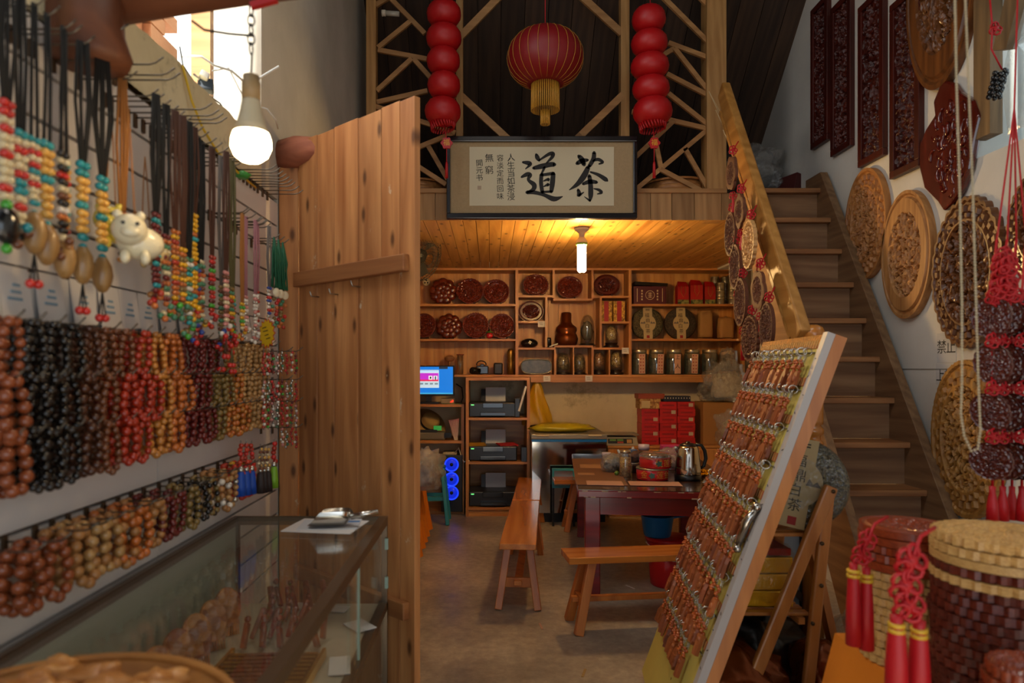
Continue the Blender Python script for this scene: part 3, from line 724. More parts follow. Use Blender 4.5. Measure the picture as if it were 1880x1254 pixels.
animal(236, 432, -0.765, M_cer, 'white ceramic animal charm with round ears and snout', 1.2, 0.55)
animal(203, 412, -0.865, M_cery, 'pale yellow ceramic animal charm behind the white one', 1.1, 0.3)
animal(268, 455, -0.86, M_cerb, 'beige ceramic animal charm hanging lowest of three', 1.0, 0.7)

spec = [(232, M_ctan, ['orange', 'brown', 'amber'], 1.86, 9, 'short orange and brown bead necklace behind the white animal charms', None),
 (272, M_cb, ['dark red', 'turquoise', 'dark red', 'dark red'], 1.88, 15, 'long garnet bead necklace with tiny turquoise beads', ['red', 'orange', 'coral']),
 (283, M_cb, ['black', 'dark red', 'turquoise'], 1.89, 14, 'black and garnet bead necklace on doubled black braid', ['dark red', 'amber']),
 (296, M_cb, ['dark red', 'orange', 'jade', 'bone'], 1.84, 14, 'mixed garnet, jade and bone necklace on black cord', ['jade', 'orange', 'bone']),
 (310, M_cbr, ['orange', 'yellow', 'red', 'orange'], 1.86, 15, 'orange and yellow bead necklace on brown braid', ['green', 'jade', 'orange']),
 (322, M_cbr, ['yellow', 'orange', 'olive'], 1.82, 12, 'yellow and olive bead necklace behind the orange one', ['jade', 'olive']),
 (335, M_cb, ['jade', 'white', 'jade', 'turquoise', 'yellow'], 1.80, 14, 'jade and white bead necklace with a big round clasp', ['jade', 'green', 'olive']),
 (348, M_cbr, ['yellow', 'yellow', 'yellow', 'yellow', 'orange', 'turquoise'], 1.93, 20, 'bright yellow bead necklace rising above the others', ['yellow', 'coral']),
 (357, M_cbr, ['yellow', 'orange', 'turquoise', 'red'], 1.86, 18, 'yellow, orange and turquoise necklace next to the bright yellow one', ['yellow', 'orange', 'dark red']),
 (368, M_cb, ['jade', 'blue', 'red', 'orange'], 1.80, 15, 'jade, blue and red necklace with a round blue flower', ['blue', 'coral', 'red']),
 (382, M_cb, ['bone', 'jade', 'brown', 'orange'], 1.82, 14, 'bone and jade necklace hanging over the paper tags', ['olive', 'yellow', 'dark red']),
 (393, M_cbr, ['red', 'coral', 'dark red', 'green'], 1.84, 14, 'coral red necklace with one long green barrel bead', ['coral', 'red', 'white']),
 (404, M_cbr, ['pink', 'brown', 'pink', 'bone'], 1.80, 13, 'dusty pink and brown bead necklace', ['white', 'coral', 'blue']),
 (414, M_cgrey, ['olive', 'brown', 'jade'], 1.76, 13, 'olive and brown bead necklace on a grey braid', ['coral', 'red', 'blue']),
 (424, M_col, ['olive', 'jade', 'yellow', 'red'], 1.76, 12, 'olive and jade necklace on green braid', ['coral', 'coral', 'dark red']),
 (433, M_col, ['brown', 'green', 'turquoise', 'red'], 1.74, 12, 'brown, green and turquoise necklace on olive braid', ['coral', 'red']),
 (446, M_ctan, ['yellow', 'green', 'yellow', 'bone'], 1.72, 8, 'yellow and green flower bead necklace on tan cord', ['orange', 'yellow']),
 (458, M_cpk, ['pink', 'white', 'silver'], 1.75, 10, 'pink and silver bead pendant necklace', ['white', 'silver']),
 (468, M_cpk, ['white', 'pink', 'silver', 'white'], 1.76, 12, 'white flower bead necklace on mauve cord', ['white', 'white', 'pink']),
 (477, M_cpk, ['red', 'white', 'silver'], 1.78, 12, 'white and red bead necklace on mauve cord', ['white', 'pink', 'bone']),
 (486, M_cgrey, ['blue', 'silver', 'white', 'coral'], 1.80, 11, 'blue and silver bead necklace near the green tassels', ['white', 'orange'])]
for px, cord, beads, zb, n, lab, pend in spec:
    far = px > 436
    necklace(YX(px), lab, cord, beads, z0=2.165 if not far else 2.02, zb=zb, n=n, r=0.0068 if not far else 0.006, pend=pend, ncord=4 if px < 440 else 3, gap=0.010, x=-0.84+0.02*math.sin(px), tass='coral' if 395 < px < 440 else None)
# green tasselled necklaces by the door
M_gtas = plain('green_silk', '#0e5a3c', 0.6)
for k, px in enumerate((503, 511, 519)):
    y = YX(px); hook(y, 2.00, f'wire hook holding the {ORD[2-k]} green tassel from the door', 'hooks of the green tassels')
    o = thing('tassel_necklace', f'dark green silk tassel necklace with a white disc, {ORD[2-k]} from the door', 'necklace', (-0.84, y, 1.66), group='green tassel necklaces by the door')
    m = MB()
    for j in range(9): m.tube([(-0.84, y, 2.005), (-0.84+0.012*math.sin(j), y+0.02*(j-4)/4, 1.92), (-0.84+0.014*math.sin(j*2), y+0.024*(j-4)/4, 1.81)], 0.0035, 5)
    m.build('tassel', M_gtas, o)
    m = MB(); m.lathe([(0.0, 0.004), (0.016, 0.003), (0.018, 0), (0.016, -0.003), (0, -0.004)], 14, (-0.83, y, 1.79), (1, -0.6, 0)); m.build('disc', M_cer, o)
    for j in range(8): inst(BEAD[['olive', 'coral', 'jade', 'orange', 'red'][(j+k) % 5]], 'bead', o, T(0.006*math.sin(j*2), 0.016*math.sin(j*1.7), 0.105-0.015*j) @ SC(0.008, 0.008, 0.008))
# short charms near the door post
M_silk = {'blue': plain('blue_silk', '#0b46a8', 0.5), 'lime': plain('lime_silk', '#7fb02a', 0.5), 'dark': plain('dark_silk', '#2c211f', 0.6), 'red': plain('red_silk', '#c4121a', 0.5)}
def charm(px, py, X, cols, n, r, label, silk=None, L=0.06, group=None):
    d = X*F_PX/(px-CX); c = P(px, py, d)
    o = thing('beaded_charm', label, 'charm', (c.x, c.y, c.z-n*1.7*r-(L if silk else 0)), group=group)
    m = MB(); m.tube([(c.x, c.y, c.z+0.02), (c.x, c.y, c.z-n*1.7*r)], 0.0015, 5); m.build('cord', M_cgrey, o)
    base = Vector(WM[o.name].translation)
    for j in range(n):
        p = Vector((c.x+0.004*math.sin(j*2+px), c.y+0.006*math.cos(j*3+px), c.z-1.7*r*j)) - base
        inst(BEAD[cols[j % len(cols)]], 'bead', o, T(p) @ SC(r, r, r))
    if silk:
        z = c.z-n*1.7*r; m = MB(); m.lathe([(0.0, 0.012), (0.008, 0.008), (0.008, 0), (0.013, -0.012), (0.016, -L*0.6), (0.018, -L), (0, -L)], 12, (c.x, c.y, z)); m.build('silk_tassel', M_silk[silk], o)
        m = MB(); m.lathe([(0.0, 0.016), (0.009, 0.014), (0.0105, 0.004), (0.0105, -0.002), (0.0, -0.003)], 12, (c.x, c.y, z)); m.build('cap', BM['silver'], o)
for k, px in enumerate((442, 452, 462)): charm(px, 818, -0.85, ['red', 'scarlet', 'coral'], 6, 0.0085, f'red bead charm with a bright blue silk tassel, {ORD[2-k]} from the door', 'blue', 0.085, 'blue tassel charms')
for k, px in enumerate((478, 485, 492)): charm(px, 825, -0.85, ['ochre', 'brown', 'bone'], 8, 0.006, f'bone bead charm with a dark silk tassel, {ORD[2-k]} from the door', 'dark', 0.08, 'dark tassel charms')
charm(503, 815, -0.84, ['coral', 'red', 'scarlet'], 5, 0.010, 'red bead charm with a lime green silk tassel', 'lime', 0.085)
cl = [('scarlet red', ['coral', 'red']), ('pink and silver', ['pink', 'silver', 'white']), ('red and white', ['coral', 'white', 'red']), ('silver chain', ['silver', 'silver', 'jade']), ('garnet', ['dark red', 'red', 'green'])]
for ri, (py, nn) in enumerate(((650, 8), (702, 8), (742, 9), (790, 7))):
    for k in range(8):
        px = 484+8.5*k; col = cl[(k*2+ri) % 5]
        if ri == 3 and k < 4: continue
        charm(px, py+4*math.sin(k*3), -0.83-0.01*(k % 3), col[1], nn, 0.0062, f'short {col[0]} bead charm, {ORD[7-k]} from the door post, {["top", "second", "third", "lowest"][ri]} charm row', None, 0, f'{col[0]} charms row {ri+1}')
for ri, py in enumerate((645, 697, 737, 785)):
    for k, px in enumerate((500, 520, 540)): hook(YX(px, -0.90), P(px, py, YX(px, -0.90)).z, f'wire hook of the {["top", "second", "third", "lowest"][ri]} charm row, {ORD[2-k]} from the door post', 'hooks of the short charms')
# paper tags and starburst price card
M_paper = plain('tag_paper', '#d8d2cc', 0.8, vary=0.06); M_ink = plain('tag_blue_ink', '#7f9cae', 0.8)
for k in range(17):
    y = 1.26 + k*0.105 + 0.012*math.sin(k*5)
    if y > 2.95: break
    o = thing('paper_tag', f'white paper tag with pale blue print, {ORD[16-k]} from the door post', 'paper tag', (XL+0.004, y, 1.60), group='paper tags above the bracelets')
    m = MB(); z0 = 1.6+0.006*math.sin(k*3); m.add([(XL+0.002, y-0.045, 1.70), (XL+0.002, y+0.045, 1.70), (XL+0.016, y+0.045, z0), (XL+0.016, y-0.045, z0-0.008), (XL+0.001, y-0.045, 1.70), (XL+0.001, y+0.045, 1.70), (XL+0.015, y+0.045, z0), (XL+0.015, y-0.045, z0-0.008)], [(0, 1, 2, 3), (4, 7, 6, 5), (0, 3, 7, 4), (1, 5, 6, 2), (3, 2, 6, 7)]); m.build('sheet', M_paper, o)
    m = MB()
    for j in range(3): m.box((XL+0.0125-0.0022*j, y-0.005+0.004*j, 1.635+0.014*j), (0.002, 0.04-0.01*j, 0.005), (0, -0.14, 0))
    m.build('print', M_ink, o)
c = P(490, 612, 2.42)
o = thing('price_card', 'yellow starburst price card with red rim above the red charms', 'price card', (c.x, c.y, c.z-0.05))
pts = [((0.034 if k % 2 else 0.044)*math.cos(2*PI*k/28), (0.044 if k % 2 else 0.056)*math.sin(2*PI*k/28)) for k in range(28)]
m = MB(); m.M = frame(c, (0.85, -0.5, 0), (0, 0, 1)); m.prism(pts, -0.001, 0.0); m.build('rim', plain('card_red', '#b3200f', 0.6), o)
m = MB(); m.M = frame(c, (0.85, -0.5, 0), (0, 0, 1)); m.prism([(x*0.9, y*0.9) for x, y in pts], 0.0003, 0.0012); m.build('face', plain('card_yellow', '#d9ae10', 0.6), o)
m = MB(); m.M = frame(c, (0.85, -0.5, 0), (0, 0, 1))
for (x, y, w) in ((-0.012, 0.018, 0.02), (-0.006, 0.006, 0.024), (0.0, -0.008, 0.018), (0.008, -0.02, 0.02)): m.stroke([(x-w/2, y, 0.0022*1000/1000), (x+w/2, y+0.004, 0.003)], T(0, 0, 0.0016))
m.build('scrawl', M_cb, o)

# cables above the parapet
def cable(name, pts, r, mat, label):
    m = MB(); m.tube(pts, r, 6); solo(name, m, mat, label, 'cable')
cable('yellow_cable', [P(335, 120, 2.10), P(352, 185, 2.15), P(372, 235, 2.2), P(400, 280, 2.3), P(440, 320, 2.5), P(470, 345, 2.7)], 0.004, M_yellow_wire, 'yellow cable sagging down the stained parapet')
cable('black_cable', [P(330, 85, 2.12), P(336, 120, 2.15), P(362, 160, 2.3), P(404, 190, 2.45), P(420, 215, 2.55), P(412, 235, 2.55), P(416, 262, 2.55)], 0.003, M_black_wire, 'thin black cable running along the parapet top')
cable('white_cable', [P(333, 103, 2.3), P(370, 104, 2.35), P(393, 120, 2.4), P(425, 130, 2.45), P(448, 150, 2.5), P(465, 150, 2.55), P(512, 122, 2.6)], 0.0045, M_white_wire, 'loose white cable curling past the lamp socket')
cable('white_flex', [P(390, 130, 2.4), P(420, 125, 2.5), P(440, 165, 2.5), P(455, 190, 2.5), P(490, 200, 2.55), P(506, 220, 2.6), P(510, 236, 2.7)], 0.003, M_white_wire, 'thin white flex drooping behind the lamp')
cable('chain_wire', [P(352, 38, 1.5), P(375, 55, 1.5), P(420, 62, 1.48), P(465, 66, 1.46)], 0.0028, M_black_wire, 'dark twisted wire looped to the lamp hook')
o = thing('power_plug', 'white power plug lying on the parapet', 'plug', P(375, 148, 2.35))
m = MB(); c = P(375, 140, 2.35); m.box(c, (0.03, 0.045, 0.022), (0, 0.4, 0.5)); m.build('body', M_white_wire, o, bevel=0.004)
m = MB(); m.box(c+Vector((-0.02, -0.02, -0.008)), (0.02, 0.004, 0.008), (0, 0.4, 0.8)); m.box(c+Vector((-0.022, -0.01, -0.008)), (0.02, 0.004, 0.008), (0, 0.4, 0.8)); m.build('prong', M_nail, o)
m = MB(); m.box(P(378, 158, 2.38), (0.05, 0.05, 0.04), (0, 0, 0.3)); solo('power_adapter', m, plain('adapter_blue_grey', '#2c3a4a', 0.5), 'small dark adapter block under the white plug', 'adapter', bevel=0.005)
m = MB(); m.blob(P(446, 322, 2.52), (0.05, 0.06, 0.03), 3, 0.3); solo('green_wrapper', m, plain('green_wrap', '#3f8f3a', 0.4), 'crumpled green wrapper stuck above the top hooks', 'wrapper')

# hanging bulb
o = thing('hanging_bulb', 'lit round bulb on a wooden toned socket hung from the log beam', 'lamp', P(461, 296, 1.45))
c = P(461, 262, 1.45)
m = MB(); m.lathe([(0.0, -0.042), (0.02, -0.039), (0.034, -0.028), (0.0415, -0.010), (0.0405, 0.006), (0.036, 0.02)], 24, c); m.build('diffuser', plain('bulb_glow', '#fff2d8', 0.4, em=38.0, emcol='#ffd9a0'), o)
m = MB(); m.lathe([(0.0362, 0.02), (0.030, 0.04), (0.024, 0.062), (0.020, 0.085), (0.019, 0.09), (0.0, 0.09)], 24, c); m.build('bulb_neck', plain('bulb_plastic', '#cdbb98', 0.5), o)
m = MB(); m.lathe([(0.0195, 0.09), (0.0195, 0.128), (0.017, 0.13), (0.017, 0.142), (0.0, 0.142)], 20, c); m.build('socket', plain('socket_beige', '#a98a5e', 0.5), o)
m = MB(); m.tube([c+Vector((0, 0, 0.14)), c+Vector((0.002, 0, 0.19))], 0.0025, 6)
for k in range(5):
    z = 0.20+0.02*k; m.tube([c+Vector((0.007*math.cos(t)*(1 if k % 2 else 0.2), 0.007*math.cos(t)*(0.2 if k % 2 else 1), z+0.013*math.sin(t))) for t in [2*PI*j/10 for j in range(10)]], 0.002, 5, True)
m.tube([c+Vector((0, 0, 0.295)), c+Vector((-0.006, 0, 0.32))], 0.003, 6); m.build('chain', M_black_wire, o)
m = MB(); m.tube([c+Vector((-0.006, 0, 0.31))+Vector((0.05*math.cos(t), 0, 0.075+0.075*math.sin(t))) for t in [-PI/2+2*PI*j/16 for j in range(16)]], 0.005, 6, True); m.build('sling', plain('sling_strap', '#4a2a22', 0.7), o)
m = MB(); m.bar(c+Vector((0.0, 0, 0.29)), c+Vector((0.055, 0, 0.305)), 0.015, 0.012); m.build('red_tie', plain('red_tie', '#b01a1c', 0.6), o)

# ------------------------------------------------------------------ glass display case
ZT = 0.953; X0, X1, Y0, Y1 = -0.935, -0.375, 0.35, 2.50; ZS = 0.645
M_glass = thin('case_glass', (0.97, 0.985, 0.97), 0.02, 0.01)
M_alu = plain('brown_aluminium', '#6b5a48', 0.35, 0.7); M_edge = plain('glass_edge', '#8fa79a', 0.2); M_shelfw = plain('case_shelf', '#b8ab93', 0.5, mott=0.1)
dc = thing('display_case', 'long glass display case with brown metal frame below the bracelets', 'display case', ((X0+X1)/2, 1.4, 0))
m = MB(); m.box2((X0+0.012, Y0+0.012, ZT-0.006), (X1-0.03, Y1-0.012, ZT)); m.build('top_glass', M_glass, dc)
for a, bb in (((X1-0.03, Y0, ZT-0.028), (X1, Y1, ZT+0.002)), ((X0, Y0, ZT-0.028), (X0+0.016, Y1, ZT+0.002)), ((X0+0.016, Y1-0.014, ZT-0.028), (X1-0.03, Y1, ZT+0.002)), ((X1-0.03, Y0, ZS-0.03), (X1, Y1, ZS)), ((X1-0.03, Y0, 0.05), (X1, Y1, 0.1)), ((X1-0.02, Y1-0.02, 0.05), (X1, Y1, ZT-0.028)), ((X0, Y1-0.02, 0.05), (X0+0.02, Y1, ZT-0.028))):
    m = MB(); m.box2(a, bb); m.build('frame_rail', M_alu, dc)
m = MB(); m.box2((X1-0.012, Y0, ZS), (X1-0.007, 2.0, ZT-0.03)); m.build('sliding_pane', M_glass, dc)
m = MB(); m.box2((X1-0.024, 1.9, ZS), (X1-0.019, Y1-0.02, ZT-0.03)); m.build('sliding_pane', M_glass, dc)
m = MB(); m.box2((X1-0.0125, 1.99, ZS), (X1-0.0065, 2.003, ZT-0.03)); m.build('pane_edge', M_edge, dc)
m = MB(); m.box2((X1-0.012, Y0, 0.1), (X1-0.007, Y1-0.02, ZS-0.03)); m.build('lower_pane', M_glass, dc)
m = MB(); m.box2((X0+0.02, Y1-0.012, 0.1), (X1-0.02, Y1-0.007, ZT-0.03)); m.build('end_glass', M_glass, dc)
m = MB(); m.box2((X0+0.002, Y0, 0.1), (X0+0.010, Y1-0.02, ZT-0.03)); m.build('back_panel', plain('case_back', '#9aa08f', 0.4), dc)
m = MB(); m.box2((X0+0.012, Y0, ZS-0.02), (X1-0.031, Y1-0.02, ZS-0.004)); m.build('shelf', M_shelfw, dc)
m = MB(); m.box2((X0+0.012, Y0, 0.0), (X1-0.005, Y1-0.005, 0.1)); m.build('plinth', M_alu, dc)
for z in (0.86, 0.72): 
    m = MB(); m.box2((X1-0.006, Y1-0.035, z-0.02), (X1+0.006, Y1-0.022, z+0.02)); m.build('latch', M_edge, dc)
# contents
W_burl = leafy('burl_wood', '#8a4a1c', '#b97634', 40.0, 0.35)
for k in range(7):
    y = 1.50+0.115*k
    o = thing('wooden_comb', f'oval burl wood comb propped in the case, {ORD[6-k]} from its far end', 'comb', (-0.83, y, ZS), group='burl wood combs in the case')
    m = MB(); M0 = frame((-0.845, y, ZS+0.085), (0.82, 0.57, 0), (-0.25, 0.1, 1)); m.M = M0
    m.prism([(0.042*math.cos(t), 0.062*math.sin(t)) for t in [2*PI*j/24 for j in range(24)]], 0, 0.012); m.build('grip', W_burl, o, bevel=0.003)
    m = MB(); m.M = M0
    for j in range(9): m.box((-0.03+0.0075*j, -0.07, 0.006), (0.005, 0.035, 0.006))
    m.box((0, -0.05, 0.006), (0.068, 0.02, 0.008)); m.build('teeth', W_burl, o)
M_gold = plain('gold_foil', '#e0a818', 0.22, 0.9, bump=0.1, bscale=80)
M_rosew = wood('rosewood_gloss', '#5f2410', '#9a4a22', 'Z', 2.0, 0.3, 0.15, 0.05, coat=0.4)
for k in range(22):
    y = 1.42+0.026*k
    o = thing('boxed_hairpin', f'red wood hairpin with gilt ends in the tray, {ORD[21-k]} from the far end', 'hairpin', (-0.62, y, ZS), group='hairpins in the gold edged tray')
    m = MB(); m.bar((-0.70, y, ZS+0.022), (-0.56, y+0.01, ZS+0.022), 0.016, 0.012); m.build('shaft', M_rosew, o)
    m = MB(); m.bar((-0.745, y, ZS+0.022), (-0.70, y, ZS+0.022), 0.012, 0.010); m.bar((-0.56, y+0.01, ZS+0.022), (-0.50, y+0.012, ZS+0.022), 0.012, 0.010); m.build('gilt_end', M_gold, o)
m = MB(); m.box2((-0.76, 1.39, ZS-0.003), (-0.49, 2.02, ZS+0.008)); m.box2((-0.765, 1.39, ZS-0.003), (-0.755, 2.02, ZS+0.025)); m.box2((-0.495, 1.39, ZS-0.003), (-0.485, 2.02, ZS+0.025)); solo('hairpin_tray', m, M_gold, 'shallow gold edged tray under the hairpins', 'tray')
for k in range(26):
    y = 2.05+0.07*(k % 6)+rnd.uniform(-0.01, 0.01); x = -0.74+0.055*(k//6)
    m = MB(); m.bar((x, y, ZS+0.012), (x+0.03*math.sin(k), y+0.04, ZS+0.075+0.02*math.sin(k*2)), 0.022, 0.014, (1, 0.3*math.sin(k), 0.2)); m.ball((x+0.03*math.sin(k), y+0.042, ZS+0.085), 0.011, 8, 6)
    solo('carved_pendant', m, M_rosew, 'glossy carved rosewood pendant heaped in the display case', 'pendant', 'rosewood pendants in the case', bevel=0.003)
for k, (x, y, a, w, l, lab) in enumerate(((-0.43, 1.95, 0.2, 0.06, 0.12, 'white card by the sliding pane of the case'), (-0.43, 2.25, 0.7, 0.07, 0.1, 'white price slip near the far end of the case'), (-0.60, 2.42, -0.2, 0.2, 0.06, 'white paper strip along the end of the case shelf'), (-0.43, 1.62, 0.4, 0.07, 0.1, 'white slip under the sliding pane nearest the viewer'))):
    m = MB(); m.box((x, y, ZS+0.003), (w, l, 0.002), (0, 0, a)); solo('paper_slip', m, M_paper, lab, 'paper')
# papers and scoop on the case
c = P(590, 972, 2.30); zt = ZT+0.003
o = thing('paper_stack', 'printed papers lying under the metal scoop', 'papers', (-0.55, 2.33, zt))
m = MB(); m.box((-0.56, 2.33, zt+0.0015), (0.24, 0.19, 0.003), (0, 0, -0.15)); m.build('sheet', M_paper, o)
m = MB(); m.box((-0.55, 2.345, zt+0.004), (0.2, 0.15, 0.002), (0, 0, 0.06)); m.build('sheet', plain('paper_bluish', '#c5c8cc', 0.7), o)
m = MB(); m.box((-0.50, 2.38, zt+0.0056), (0.09, 0.02, 0.001), (0, 0, 0.06)); m.box((-0.58, 2.33, zt+0.0056), (0.06, 0.012, 0.001), (0, 0, 0.06)); m.build('print', plain('print_blue', '#4d7bb0', 0.7), o)
o = thing('metal_scoop', 'polished steel scoop lying on the papers', 'scoop', (-0.55, 2.30, zt+0.006))
M_steel = plain('polished_steel', '#cfc9bf', 0.2, 1.0)
m = MB()
def scoop(u, v):
    t = -PI*0.62 + 2*PI*0.62*v; L = u*0.15
    r = 0.034*(1-0.9*max(0, (u-0.75)/0.25)**2)*(0.95+0.1*math.sin(u*PI))
    x = -0.615 + L + 0.05*(abs(v-0.5)*2)**1.3*(1-u); return (x, 2.315 - r*math.sin(t)*1.0 - 0.02 + 0.12*u*0.2, zt+0.046 - r*math.cos(t)*1.1)
m.grid(scoop, 14, 18); m.grid(lambda u, v: Vector(scoop(u, v)) + Vector((0, 0, 0.0015)), 14, 18); m.build('bowl', M_steel, o)
m = MB(); m.tube([(-0.47, 2.30, zt+0.04), (-0.38, 2.315, zt+0.055)], [0.011, 0.010], 10); m.build('handle', M_steel, o)
# wicker tray with carved root pieces, nearest the viewer
o = thing('wicker_tray', 'round wicker tray on the glass case nearest the viewer', 'tray', (-0.60, 0.88, ZT+0.002))
W_wick = wood('wicker_rim', '#96602a', '#c98d45', 'X', 1.0, 0.5, 0.05, 0.2)
m = MB(); m.lathe([(0.235, 0.0), (0.245, 0.002), (0.262, 0.055), (0.262, 0.062), (0.25, 0.062), (0.232, 0.012), (0.0, 0.010)], 40, (-0.60, 0.88, ZT+0.002)); m.build('tray', W_wick, o)
m = MB(); m.tube([(-0.60+0.257*math.cos(t), 0.88+0.257*math.sin(t), ZT+0.064) for t in [2*PI*j/40 for j in range(40)]], 0.008, 8, True); m.build('rim', W_wick, o)
W_root = wood('carved_root', '#b06a2c', '#dba25e', 'X', 1.2, 0.4, 0.15, 0.3, coat=0.2)
for k in range(30):
    a = k*2.4; r = 0.205*math.sqrt((k+0.5)/30)
    m = MB(); c0 = Vector((-0.60+r*math.cos(a), 0.88+r*math.sin(a), ZT+0.058+0.025*(1-r/0.22)))
    m.blob(c0, (0.085, 0.06, 0.05), k, 0.55, 1.7, 16, 10, False); m.blob(c0+Vector((0.02*math.cos(k), 0.02*math.sin(k), 0.012)), (0.045, 0.04, 0.035), k+50, 0.4, 1.5, 12, 8, False)
    solo('carved_root_piece', m, W_root, 'knobbly carved root piece heaped in the wicker tray', 'carving', 'carved root pieces in the tray')

# =================================================================== carved plates
def carve_h(r, t, seed, style, fq=1.0):
    """relief height 0..1 of a carved round plate at radius r (0..1) and angle t"""
    if r > 0.93: return 0.75
    if r > 0.88: return 0.35
    if r > 0.70 and style != 'plain':
        n = 26 if style == 'fret' else 18
        a = math.sin(n*t + (3 if r > 0.79 else 0)); return 0.85 if a > 0.1 else 0.25
    if r > 0.66: return 0.9
    x, y = r*math.cos(t), r*math.sin(t)
    q = Vector((x*4.2*fq + seed*3.7, y*4.2*fq - seed*1.9, seed*0.77))
    k = noise.noise(q) + 0.6*noise.noise(q*2.1 + Vector((5, 1, 0)))
    w = 0.5 + 0.5*math.sin(k*9.0 + 6*r)
    return 0.15 + 0.85*w*(1.0 - 0.25*r)
def carved(R, Tk, seed, style='fret', lobes=0, amp=0.0, holes=0.0, nr=20, nt=72, sx=1.0, clip=None, relief=0.45, fq=1.0):
    """round carved board in the xy plane, facing +z"""
    m = MB(); top = []; bot = []; gone = set()
    for i in range(nr+1):
        for k in range(nt):
            t = 2*PI*k/nt; r = i/nr
            R2 = R*(1 + (amp*(abs(math.sin(t*lobes/2))-1) if lobes else 0)*(r**6))
            x, y = R2*r*math.cos(t)*sx, R2*r*math.sin(t)
            if clip and x > clip*R: x = clip*R
            h = carve_h(r, t, seed, style, fq)
            top.append((x, y, Tk*(1-relief) + Tk*relief*h)); bot.append((x, y, 0))
    N = len(top)
    if holes:
        for i in range(3, nr-2):
            for k in range(nt):
                r = (i+0.5)/nr; t = 2*PI*(k+0.5)/nt
                if r < 0.64 and carve_h(r, t, seed, style, fq) < holes: gone.add((i, k))
    fs = []
    ix = lambda i, k: i*nt + (k % nt)
    for i in range(nr):
        for k in range(nt):
            if (i, k) in gone: continue
            a, b_, c, d = ix(i, k), ix(i, k+1), ix(i+1, k+1), ix(i+1, k)
            fs.append((a, d, c, b_)); fs.append((N+a, N+b_, N+c, N+d))
    for (i, k) in gone:
        for (j, l, e) in ((i-1, k, (ix(i, k), ix(i, k+1))), (i+1, k, (ix(i+1, k+1), ix(i+1, k))), (i, (k-1) % nt, (ix(i+1, k), ix(i, k))), (i, (k+1) % nt, (ix(i, k+1), ix(i+1, k+1)))):
            if (j, l) not in gone: fs.append((e[0], e[1], N+e[1], N+e[0]))
    for k in range(nt):
        a, b_ = ix(nr, k), ix(nr, k+1); fs.append((a, N+a, N+b_, b_))
    m.add(top+bot, fs, False); return m

def rosette(R, Tk, petals, seed):
    """carved flower-shaped plate: overlapping rounded petals round a boss"""
    m = MB()
    for ring, (rr, sz, z) in enumerate(((0.66, 0.40, 0.35), (0.36, 0.34, 0.7))):
        for k in range(petals - ring*2):
            a = 2*PI*(k + 0.5*ring)/(petals - ring*2) + seed
            m.ball((R*rr*math.cos(a), R*rr*math.sin(a), Tk*z), R*sz, 10, 6, (1, 1, Tk*0.75/(R*sz)))
    m.ball((0, 0, Tk*0.9), R*0.24, 10, 7, (1, 1, 0.5)); return m

# =================================================================== back wall shelving
DS = 7.15; S_ = DS/F_PX
def sx_(px): return (px-CX)*S_
def sz_(py): return EYE-(py-CY)*S_
sh = thing('curio_shelving', 'wide pine curio shelving of staggered cells covering the back wall', 'shelving', (0.9, DS, 1.38))
def hboard(x0, x1, y, t=0.022, dep=0.28):
    m = MB(); m.box2((sx_(x0), DS, sz_(y)-t/2), (sx_(x1), DS+dep, sz_(y)+t/2)); m.build('shelf_board', W_shelf, sh)
def vboard(x, y0, y1, t=0.022, dep=0.28):
    m = MB(); m.box2((sx_(x)-t/2, DS+0.001, sz_(y1)+0.011), (sx_(x)+t/2, DS+dep, sz_(y0)-0.011)); m.build('divider', W_shelfZ, sh)
hboard(745, 1366, 494); hboard(745, 1366, 690)
for y in (560, 624): hboard(745, 947, y); hboard(1160, 1364, y)
for x in (745, 949, 1157, 1365): vboard(x, 494, 690, 0.03 if x in (949, 1157) else 0.024)
hboard(951, 1016, 544); vboard(1016.5, 494, 549); hboard(1016, 1088, 550); vboard(1088, 494, 550); hboard(1089, 1155, 545)
hboard(951, 1002, 591); vboard(1003, 544, 639); hboard(951, 1020, 640); hboard(1018, 1089, 636); vboard(1103, 545, 640); hboard(1104, 1155, 592); hboard(1087, 1155, 640)
vboard(1019.5, 640, 690); vboard(1053, 636, 690, 0.014); vboard(1088, 636, 690); vboard(1119, 640, 690, 0.014)
xs = sx_(745); k = 0
while xs < sx_(1364):
    w = 0.125+0.02*math.sin(k*1.9); m = MB(); m.box2((xs, DS+0.281, sz_(690)), (min(xs+w, sx_(1366))-0.002, YB-0.001, sz_(494))); m.build('back_plank', W_back, sh); xs += w; k += 1
m = MB(); m.box2((sx_(975), DS+0.01, sz_(702)), (sx_(1366), DS+0.04, sz_(691.8))); m.build('apron', W_shelf, sh)

# plates on stands
M_lac = wood('red_lacquer_wood', '#4a140a', '#82301a', 'X', 1.5, 0.28, 0.12, 0.05, coat=0.5)
M_lacd = wood('dark_lacquer_wood', '#3a120b', '#6b2415', 'X', 1.5, 0.25, 0.1, 0.05, coat=0.6)
PL = [carved(1, 0.16, s, st, lb, am, 0, 18, 60).mesh('carved_plate', M_lac) for s, st, lb, am in ((1, 'fret', 24, 0.05), (2, 'fret', 30, 0.05), (3, 'ring', 0, 0), (4, 'fret', 26, 0.04))]
PLO = carved(1, 0.14, 5, 'plain', 0, 0, 0, 18, 60).mesh('carved_plate', M_lacd)
ROS = rosette(1, 0.15, 9, 0.2).mesh('carved_plate', M_lac)
stand = MB()
for s in (-1, 1):
    stand.tube([(0.05*s, 0.06, 0.0), (0.045*s, 0.0, 0.015), (0.05*s, -0.035, 0.0), (0.05*s, -0.045, 0.022)], 0.007, 6)
stand.tube([(-0.05, 0.0, 0.012), (0.05, 0.0, 0.012)], 0.006, 6)
STAND = stand.mesh('stand', plain('stand_black', '#241510', 0.4))
